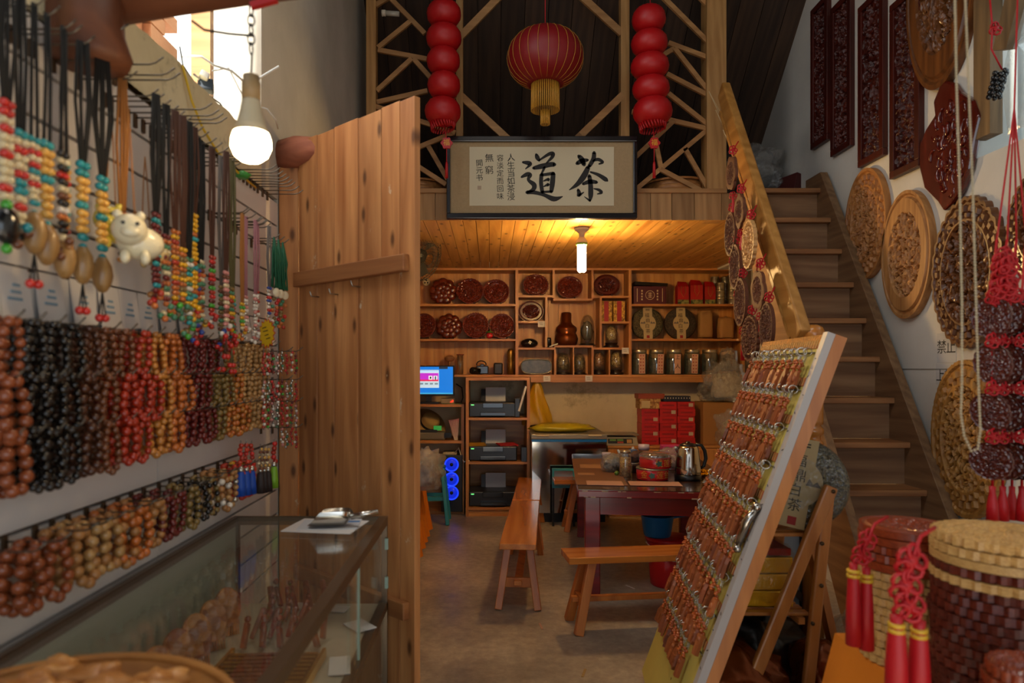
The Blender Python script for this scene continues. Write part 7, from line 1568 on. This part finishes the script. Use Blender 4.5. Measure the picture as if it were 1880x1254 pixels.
o = thing('clear_wrap', 'clear plastic bag wrapped round the gold bricks', 'plastic bag', (1.12, 2.86, ZB+0.001)); m = MB(); m.blob((1.125, 2.86, ZB+0.135), (0.31, 0.27, 0.30), 101, 0.16, 2.2, 30, 20); m.build('film', thin('wrap_clear', (0.98, 0.98, 0.97), 0.025, 0.01, 0.1, 0.5, 16.0), o)
# clutter below and behind the folding shelf
M_cop = plain('copper_foil_bag', '#7a3a12', 0.22, 0.6, bump=0.5, bscale=7); M_blk = plain('black_bag_film', '#0e0c0b', 0.28, bump=0.5, bscale=9)
for nm, c, sz, mt, sd, lab in (('copper_bag', (0.98, 2.78, 0.15), (0.5, 0.42, 0.42), M_cop, 111, 'shiny copper brown foil bag on the floor under the folding shelf'), ('copper_bag', (1.42, 2.85, 0.16), (0.40, 0.36, 0.40), M_cop, 113, 'copper brown foil bag on the floor by the shelf leg'), ('black_bag', (1.16, 3.02, 0.2), (0.46, 0.34, 0.5), M_blk, 115, 'black plastic bag slumped behind the copper bags'), ('black_bag', (1.22, 2.55, 0.10), (0.44, 0.26, 0.28), M_blk, 117, 'black plastic bag on the floor nearest the viewer')):
    m = MB(); m.blob(c, sz, sd, 0.28, 2.0, 26, 16, True); solo(nm, m, mt, lab, 'bag')
o = thing('dark_crate', 'dark lacquered crate with pale panels behind the folding shelf', 'crate', (1.28, 3.22, 0)); m = MB(); m.box2((1.12, 3.2, 0), (1.5, 3.23, 0.03))
for x in (1.12, 1.28, 1.46): m.box2((x, 3.2, 0.0), (x+0.04, 3.24, 0.78))
m.box2((1.12, 3.2, 0.74), (1.5, 3.24, 0.78)); m.bar((1.14, 3.21, 0.72), (1.48, 3.21, 0.4), 0.03, 0.03); m.build('frame', plain('crate_dark', '#2a1a14', 0.4), o)
m = MB(); m.box2((1.13, 3.225, 0.03), (1.49, 3.235, 0.75)); m.build('pale_panel', plain('pale_panel', '#8d9496', 0.6), o)
m = MB(); m.bar((1.62, 2.62, 0.0), (1.53, 2.72, 0.62), 0.05, 0.022, (1, 0.5, 0)); solo('leaning_plank', m, wood('weathered_plank', '#6a5236', '#94785a', 'Z', 1.0, 0.7, 0.1, 0.3), 'weathered plank leaning beside the folding shelf', 'plank', bevel=0.003)
m = MB(); m.blob((1.62, 3.02, 0.2), (0.2, 0.3, 0.5), 121, 0.3, 2.0, 20, 14); solo('film_bundle', m, M_bag, 'bundle of clear film hanging beside the shelf leg', 'plastic film')

# =================================================================== plaques hanging under the handrail
W_dkc = wood('plaque_rosewood', '#3e1a0a', '#74401c', 'X', 1.5, 0.7, 0.12, 0.05); W_ltc = wood('plaque_boxwood', '#a5723c', '#cf9f62', 'X', 1.5, 0.5, 0.08, 0.1)
PLQ = {'round': carved(1, 0.24, 11, 'fret', 20, 0.06, 0.0, 16, 60, relief=0.55), 'oval': carved(1, 0.24, 12, 'ring', 0, 0, 0, 16, 60, 0.72, relief=0.55), 'hex': carved(1, 0.24, 13, 'plain', 6, 0.14, 0, 16, 60, 0.85, relief=0.55)}
PLQ = {(k, mt.name): v.mesh('plaque', mt) for k, v in PLQ.items() for mt in (W_dkc, W_ltc)}
M_silkr = plain('red_silk_cord', '#b50d18', 0.5)
def knot(m, c, s=0.02):
    for k in range(5):
        a = k*2*PI/5; m.tube([c+Vector((s*0.6*math.cos(a)+s*0.5*math.cos(t), s*0.25*math.sin(t+a), s*0.7*math.sin(a)+s*0.5*math.sin(t))) for t in [2*PI*j/8 for j in range(8)]], s*0.16, 5, True)
    m.ball(c, s*0.55, 8, 6, (1, 0.6, 1))
def tassel(m, c, L, r):
    m.lathe([(0, 0.012), (r*0.6, 0.008), (r*0.55, -0.01), (r*0.8, -0.03), (r, -L*0.5), (r*1.12, -L), (0, -L)], 12, c, None, True, 12, 0.15)
def plaque(px, py, w, h, kind, mt, label, tz=0.0, face=(-0.75, -0.65), ky=None, tl=0.0):
    X = 1.40; d = X*F_PX/(px-CX); c = P(px, py, d); R = h/2*d/F_PX
    o = bpy.data.objects.new('hanging_plaque', None); COL.objects.link(o); o.location = (c.x, c.y, c.z-R); WM[o.name] = T(o.location); o.empty_display_size = 0.05; tag(o, label, 'plaque', None)
    nv = Vector((face[0], face[1], 0)).normalized(); inst(PLQ[(kind, mt.name)], 'plaque', o, T(0, 0, R) @ frame((0, 0, 0), Vector((0, 0, 1)).cross(nv), (0, 0, 1)) @ RZ(tz) @ SC(R, R, R*0.75))
    m = MB(); k0 = c+Vector((0, 0, R+0.03)); knot(m, k0, 0.022); zt_ = 1.62+(d-3.3)*1.27; m.tube([c+Vector((0, 0, R*0.95)), k0, (c.x+0.03, d, max(zt_, k0.z+0.05))], 0.0035, 5)
    if tl: knot(m, c-Vector((0, 0, R+0.025)), 0.02)
    m.build('knotted_cord', M_silkr, o)
    if tl: m = MB(); tassel(m, c-Vector((0, 0, R+0.05)), tl, 0.014); m.build('tassel', M_silkr, o)
plaque(1346, 318, 26, 66, 'hex', W_dkc, 'highest dark carved plaque hanging near the stair post', 0.3, (-0.995, 0.03), None, 0.1)
plaque(1361, 388, 22, 64, 'hex', W_dkc, 'second highest dark plaque under the handrail', 0.0, (-0.995, 0.03), None, 0.1)
plaque(1345, 430, 20, 80, 'oval', W_dkc, 'dark oval plaque hanging in front of the plank ceiling', 0.0, (-0.995, 0.03), None, 0.12)
plaque(1379, 449, 18, 90, 'round', W_ltc, 'pale boxwood plaque with a scalloped rim, the only light one', 0.0, (-0.99, 0.12))
plaque(1354, 490, 26, 82, 'oval', W_dkc, 'dark oval plaque just left of the pale one', 0.0, (-0.995, 0.03), None, 0.12)
plaque(1364, 555, 24, 88, 'oval', W_dkc, 'dark plaque hanging before the shelf end', 0.0, (-0.995, 0.03), None, 0.14)
plaque(1396, 533, 28, 78, 'hex', W_dkc, 'dark six sided plaque under the middle of the handrail', 0.4, (-0.995, 0.03), None, 0.1)
plaque(1412, 600, 32, 88, 'oval', W_dkc, 'lowest dark oval plaque next to the rack top', 0.0, (-0.995, 0.03), None, 0.1)
plaque(1381, 622, 24, 86, 'round', W_dkc, 'dark round plaque hanging low beside the tea jars', 0.0, (-0.995, 0.03))

# =================================================================== carvings on the stair wall
def WY(px): return XR*F_PX/(px-CX)
def wall_at(px, py): y = WY(px); return Vector((XR, y, EYE-(py-CY)*y/F_PX))
W_c1 = wood('carving_camphor', '#8a5426', '#bb8248', 'Z', 1.2, 0.5, 0.06, 0.1); W_c2 = wood('carving_pine', '#8f5c2e', '#bd8a52', 'Z', 1.6, 0.5, 0.06, 0.1); W_c3 = wood('carving_dark', '#4a2810', '#7d4a20', 'Z', 1.2, 0.4, 0.06, 0.1, coat=0.2); W_c4 = wood('carving_honey', '#8a5a22', '#bd8a44', 'Z', 1.2, 0.5, 0.06, 0.1); W_mah = wood('mahogany', '#2e0b07', '#541708', 'Z', 1.2, 0.42, 0.08, 0.05)
def roundel(x0, x1, y0, y1, px, mat, label, seed, style, lobes=0, amp=0.0, holes=0.2, clip=None, th=0.045):
    ya, yb = WY(x0), WY(x1); yc = (ya+yb)/2; d = yc; zc = EYE-((y0+y1)/2-CY)*d/F_PX; R = (y1-y0)/2*d/F_PX; sx = (ya-yb)/2/R
    m = carved(R, th, seed, style, lobes, amp, holes, 40, 150, sx, None, 0.6, 1.25); m2 = MB(); m2.M = frame((XR-0.002, yc, zc), (0, -1, 0), (0, 0, 1)); m2.add(m.v, m.f)
    o = solo('carved_roundel', m2, mat, label, 'wood carving', origin=(XR, yc, zc-R)); return o
roundel(1562, 1638, 310, 512, 1600, W_c1, 'oval openwork carving with a fretted rim, closest to the stair top', 21, 'fret', 0, 0, 0.24)
roundel(1630, 1722, 350, 585, 1672, W_c2, 'plain rimmed openwork carving with one straight side', 22, 'plain', 0, 0, 0.26, 0.52)
roundel(1723, 1858, 360, 640, 1790, W_c3, 'dark brown carving with a scalloped rim of loops', 23, 'fret', 34, 0.05, 0.24)
roundel(1722, 1856, 660, 952, 1785, W_c4, 'large honey coloured carving low on the wall with a beaded rim', 24, 'fret', 60, 0.02, 0.22)
roundel(1862, 2010, 300, 520, 1900, W_c3, 'brown carving cut off by the picture edge', 25, 'fret', 34, 0.05, 0.22)
roundel(1678, 1806, -230, 162, 1740, W_c3, 'tall oval carving hanging above the dark teapot shaped one', 26, 'plain', 0, 0, 0.22, None, 0.05)
pts = [(1740, 144), (1764, 152), (1776, 169), (1802, 184), (1813, 212), (1802, 258), (1793, 310), (1776, 353), (1760, 375), (1747, 388), (1735, 370), (1710, 345), (1701, 307), (1701, 267), (1713, 238), (1730, 212), (1727, 187), (1738, 161)]
c = wall_at(1755, 265); o = thing('leaf_shaped_carving', 'glossy dark red carving shaped like a leaf or fish on the wall', 'wood carving', (XR, c.y, wall_at(1747, 388).z))
M_mahg = wood('mahogany_gloss', '#3a0c08', '#661c10', 'Z', 1.2, 0.18, 0.05, 0.05, coat=0.7)
m = MB(); Fm = frame((XR-0.003, c.y, c.z), (0, -1, 0), (0, 0, 1)); m.M = Fm; loc = [(Fm.inverted() @ wall_at(*p)) for p in pts]; m.prism([(p.x, p.y) for p in loc][::-1] if sum(loc[i].x*loc[(i+1) % len(loc)].y-loc[(i+1) % len(loc)].x*loc[i].y for i in range(len(loc))) < 0 else [(p.x, p.y) for p in loc], 0, 0.04); m.build('board', M_mahg, o, bevel=0.012)
m = MB(); m.M = Fm
for k in range(44):
    a = k*2.4; r = 0.9*math.sqrt((k+0.5)/44); x = 0.14*r*math.cos(a)+0.015; y = 0.26*r*math.sin(a)-0.02; g = a*0.7
    m.tube([(x+0.03*math.cos(g+t*2.6)*(1-0.3*t)-0.012*math.sin(g), y+0.045*math.sin(g+t*2.6)*(1-0.3*t), 0.040+0.004*math.sin(k)) for t in [i/6 for i in range(7)]], [0.004, 0.008, 0.010, 0.011, 0.010, 0.008, 0.003], 7)
m.build('relief', M_mahg, o)
for k, (xa, xb, yb, lab) in enumerate(((1496, 1527, 276, 'narrow mahogany carved panel highest up the stairs'), (1533, 1570, 289, 'second mahogany carved panel from the stair top'), (1584, 1631, 309, 'third mahogany carved panel from the stair top'), (1643, 1698, 330, 'fourth and largest looking mahogany panel beside the tall oval'))):
    y0, y1 = WY(xa), WY(xb); z0 = wall_at(xa, yb).z; Hh = 1.02; th = 0.035; o = thing('mahogany_carving', lab, 'wood carving', (XR, (y0+y1)/2, z0), group='mahogany panels beside the stairs'); fw = 0.042
    for a, b_ in (((y1, z0), (y0, z0+fw)), ((y1, z0+Hh-fw), (y0, z0+Hh)), ((y1, z0+fw), (y1+fw, z0+Hh-fw)), ((y0-fw, z0+fw), (y0, z0+Hh-fw))): m = MB(); m.box2((XR-th, a[0], a[1]), (XR-0.001, b_[0], b_[1])); m.build('frame_rail', W_mah, o, bevel=0.004)
    m = MB(); wd = (y0-y1-2*fw)
    def rel(u, v):
        q = Vector((u*3.4+k*5, v*14.0, k*1.3)); e = noise.noise(q)+0.6*noise.noise(q*2.2); return (XR-0.006-0.022*(0.5+0.5*math.sin(e*8.5)), y0-fw-wd*u, z0+fw+(Hh-2*fw)*v)
    m.grid(rel, 30, 150, False); m.build('carved_inset', W_mah, o)
# no-entry papers
for k, (x0, x1, y0, y1, chs, lab) in enumerate(((1721, 1756, 611, 666, '禁止', 'upper white paper with two brushed characters beside the dark carving'), (1719, 1752, 668, 706, '上楼', 'lower white paper with two brushed characters above the honey carving'))):
    ya, yb = WY(x0), WY(x1); yc = (ya+yb)/2; za, zb = EYE-(y0-CY)*yc/F_PX, EYE-(y1-CY)*yc/F_PX; o = thing('paper_notice', lab, 'notice', (XR, yc, zb))
    m = MB(); m.box2((XR-0.002, yb, zb), (XR-0.0005, ya, za)); m.build('sheet', plain('notice_paper', '#c2c0bc', 0.8), o)
    m = MB(); w = ya-yb
    for j, chh in enumerate(chs): m.text(chh, w*0.52, frame((XR-0.0028, yc+w*(0.24-0.48*j), (za+zb)/2-0.01*k), (0, -1, 0), (0, 0, 1)))
    m.build('lettering', M_inkb, o)
# red string with dark bundle at the window
o = thing('red_string', 'red string with a dark bead bundle hanging at the side window', 'string', P(1830, 180, 3.0)); m = MB(); m.tube([P(1815, -30, 3.0), P(1822, 50, 3.0), P(1820, 90, 3.0), P(1840, 128, 3.0)], 0.004, 6); knot(m, P(1828, 52, 3.0), 0.025); m.build('string', M_silkr, o)
m = MB()
for k in range(40): a = k*2.4; m.ball(P(1838-0.35*k, 130+1.3*k, 3.0)+Vector((0.022*math.cos(a), 0.022*math.sin(a), 0)), 0.011, 6, 4)
m.build('bead_bundle', M_blackst, o)
# bead chain hanging near the viewer
o = thing('pearl_chain', 'long loop of tiny pale beads hanging in front of the carvings', 'bead chain', P(1785, 832, 1.6)); d = 1.6; q = d/F_PX; m = MB()
pth = [(1752, -60), (1756, 150), (1762, 350), (1766, 560), (1766, 700), (1764, 760), (1770, 800), (1783, 828), (1795, 824), (1800, 790), (1796, 700), (1792, 560), (1786, 350), (1778, 150), (1770, -60)]
acc = 0.0; prev = None
for i in range(len(pth)-1):
    a, b_ = Vector(pth[i]), Vector(pth[i+1]); L = (b_-a).length; n = max(1, int(L/5.2))
    for k in range(n): p = a.lerp(b_, k/n); m.ball(P(p.x, p.y, d), 2.5*q, 6, 4)
b_ = m.build('bead_strand', plain('pearl_bead', '#bdb28e', 0.3, coat=0.4), o); b_['kind'] = 'stuff'
m = MB(); m.tube([P(x, y, d) for x, y in pth], 0.0012, 4); m.build('thread', M_cpk, o)

# =================================================================== hanging strings of plaques by the wall
W_dk2 = wood('string_plaque_wood', '#330f0a', '#5f2012', 'X', 1.5, 0.28, 0.15, 0.05, coat=0.5)
SP = carved(1, 0.22, 31, 'ring', 16, 0.05, 0.0, 14, 48, 0.9, relief=0.55).mesh('plaque', W_dk2)
for k, (px, d) in enumerate(((1822, 2.10), (1841, 2.18), (1858, 2.24), (1876, 2.16))):
    c0 = P(px, 560, d); o = thing('plaque_string', f'{["first", "second", "third", "fourth"][k]} string of dark carved plaques from the wall carvings, with red knots and tassel', 'ornament', P(px, 952, d), group='strings of carved plaques'); base = Vector(WM[o.name].translation)
    for j, py in enumerate((582, 668, 757, 846)):
        c = P(px+3*math.sin(j*2+k), py, d); R = 39*d/F_PX; nv = Vector((-0.92, -0.38+0.1*math.sin(k*3+j), 0.05)).normalized()
        inst(SP, 'plaque', o, T(c-base) @ frame((0, 0, 0), Vector((0, 0, 1)).cross(nv), (0, 0, 1)) @ RZ(0.5*j) @ SC(R, R, R*0.8))
    m = MB(); m.tube([P(px+8, 440, d), P(px, 540, d), P(px, 892, d)], 0.004, 5)
    for py in (545, 625, 712, 801): knot(m, P(px, py, d-0.02), 0.02)
    m.build('knotted_cord', M_silkr, o); m = MB(); tassel(m, P(px, 898, d), 0.10, 0.018); m.build('tassel', M_silkr, o)
    m = MB(); m.tube([P(px+8, 440, d), P(1862, 200, 2.3), P(1870, -60, 2.3)], 0.003, 5); m.build('hanger_cord', M_silkr, o)
o = thing('red_knot_bundle', 'bundle of red silk knots gathering the plaque strings', 'knot', P(1845, 560, 2.05)); m = MB()
for k in range(14): knot(m, P(1845+16*math.sin(k*2.4)*(0.4+k/20), 470+6*k, 2.05+0.03*math.cos(k)), 0.026)
m.build('knot', M_silkr, o)

# =================================================================== stacks of carved discs on the orange cloth
ZW = 0.69; o = thing('side_table', 'small table under the stacked carved discs', 'table', (1.4, 1.7, 0))
m = MB(); m.box2((1.07, 1.16, ZW-0.03), (2.0, 2.06, ZW-0.003)); m.build('top', W_shelf, o)
for (x, y) in ((1.1, 1.2), (1.93, 1.2), (1.1, 1.98), (1.93, 1.98)): m = MB(); m.box2((x, y, 0), (x+0.04, y+0.04, ZW-0.03)); m.build('leg', W_shelfZ, o)
o = thing('orange_tablecloth', 'orange cloth draped over the small table at the stair foot', 'tablecloth', (1.4, 1.7, 0.2)); m = MB()
m.grid(lambda u, v: (1.05+0.97*u, 1.14+0.94*v, ZW), 8, 8)
m.grid(lambda u, v: (1.05-0.10*v-0.025*v*math.sin(u*22), 2.08-0.94*u+0.05*v*(1-u), ZW-0.5*v), 40, 8); m.grid(lambda u, v: (1.05+0.97*u-0.10*v*(1-u), 2.08+0.04*v+0.02*v*math.sin(u*20), ZW-0.5*v), 30, 8); m.build('cloth', M_orc, o)
W_bx = wood('disc_boxwood', '#a87a40', '#d3a866', 'X', 1.2, 0.5, 0.1, 0.1); W_dr = wood('disc_dark_red', '#3a120a', '#6b2613', 'X', 1.2, 0.42, 0.2, 0.08); W_rb = wood('disc_red_brown', '#6a220c', '#99401c', 'X', 1.2, 0.35, 0.1, 0.08, coat=0.3)
DISC = {}
def disc_mesh(mt, lob):
    if (mt.name, lob) not in DISC: DISC[(mt.name, lob)] = carved(1, 0.15, 41+len(DISC), 'fret' if lob else 'plain', lob, 0.07 if lob else 0, 0, 18, 96, relief=0.4).mesh('carved_disc', mt)
    return DISC[(mt.name, lob)]
def stack(cx, cy, R, th, seq, where, group):
    z = ZW+0.003; n = len(seq)
    for k, (mt, lob, cn) in enumerate(seq):          # from the table upwards
        h = th*rnd.uniform(0.95, 1.05); o = bpy.data.objects.new('carved_disc', disc_mesh(mt, lob)); COL.objects.link(o)
        o.matrix_basis = T(cx+rnd.uniform(-0.004, 0.004), cy+rnd.uniform(-0.004, 0.004), z) @ RZ(rnd.uniform(0, 6)) @ SC(R*(0.985+0.015*math.sin(k*2)), R*(0.985+0.015*math.sin(k*2)), h/0.15)
        topn = n-1-k
        lab = f'{cn} scalloped carved disc on top of {where}' if topn == 0 else (f'{cn} carved disc, {ORD[topn]} from the top of {where}')
        tag(o, lab, 'carved disc', group); z += h+0.0006
    return z
A_ = [(W_bx, 28, 'pale wood')]*11 + [(W_rb, 0, 'red brown'), (W_rb, 36, 'red brown'), (W_rb, 36, 'red brown'), (W_rb, 0, 'red brown'), (W_rb, 0, 'red brown')]
zA = stack(1.165, 1.90, 0.128, 0.0225, A_, 'the slimmer stack nearer the stairs', 'discs of the slimmer stack')
B_ = [(W_dr, 30, 'dark red')]*13 + [(W_dr, 30, 'dark red'), (W_bx, 34, 'pale wood'), (W_dr, 34, 'dark red'), (W_bx, 0, 'pale wood'), (W_bx, 34, 'pale wood'), (W_bx, 34, 'pale wood')]
zB = stack(1.205, 1.60, 0.152, 0.0215, B_, 'the wide stack closer to the viewer', 'discs of the wide stack')
C_ = [(W_dr, 24, 'dark red')]*8 + [(W_rb, 24, 'red brown'), (W_rb, 24, 'red brown')]
zC = stack(1.075, 1.345, 0.088, 0.0215, C_, 'the low stack at the picture corner', 'discs of the low stack')
M_gtie = plain('gold_thread', '#d8a82a', 0.4)
for k, (pts_, d, tl, lab) in enumerate((([(1606, 962), (1592, 990), (1580, 1018)], 1.74, 0.20, 'red silk tassel pair hanging down the slimmer stack'), ([(1690, 985), (1672, 1030), (1662, 1075), (1668, 1110)], 1.43, 0.19, 'red silk tassel pair hanging down the wide stack'))):
    o = thing('silk_tassel', lab, 'tassel', P(pts_[-1][0], 1200, d)); m = MB(); Q = [P(x, y, d) for x, y in pts_]; m.tube([Q[0]+Vector((0.05, 0.03, 0.012))]+Q, 0.004, 5)
    for p in Q[1:]: knot(m, p, 0.030 if k else 0.022)
    for j in range(4): m.tube([Q[-1], Q[-1]+Vector((0.03*math.sin(j*2), -0.01, 0.02*math.cos(j*2))), Q[-1]+Vector((0.02*math.sin(j*2+1), 0, -0.03))], 0.003, 5)
    m.build('knot', M_silkr, o)
    for j, dx in enumerate((-0.018, 0.02)):
        e = Q[-1]+Vector((dx*(1.4 if k else 1), 0.01*j, -0.03-0.015*j)); m = MB(); tassel(m, e, tl, 0.025 if k else 0.020); m.build('tassel', M_silkr, o)
        m = MB(); [m.lathe([(0.0165, -0.004), (0.0165, 0.004)], 12, e+Vector((0, 0, -0.012-0.012*i))) for i in (0, 1)]; m.build('gold_tie', M_gtie, o)
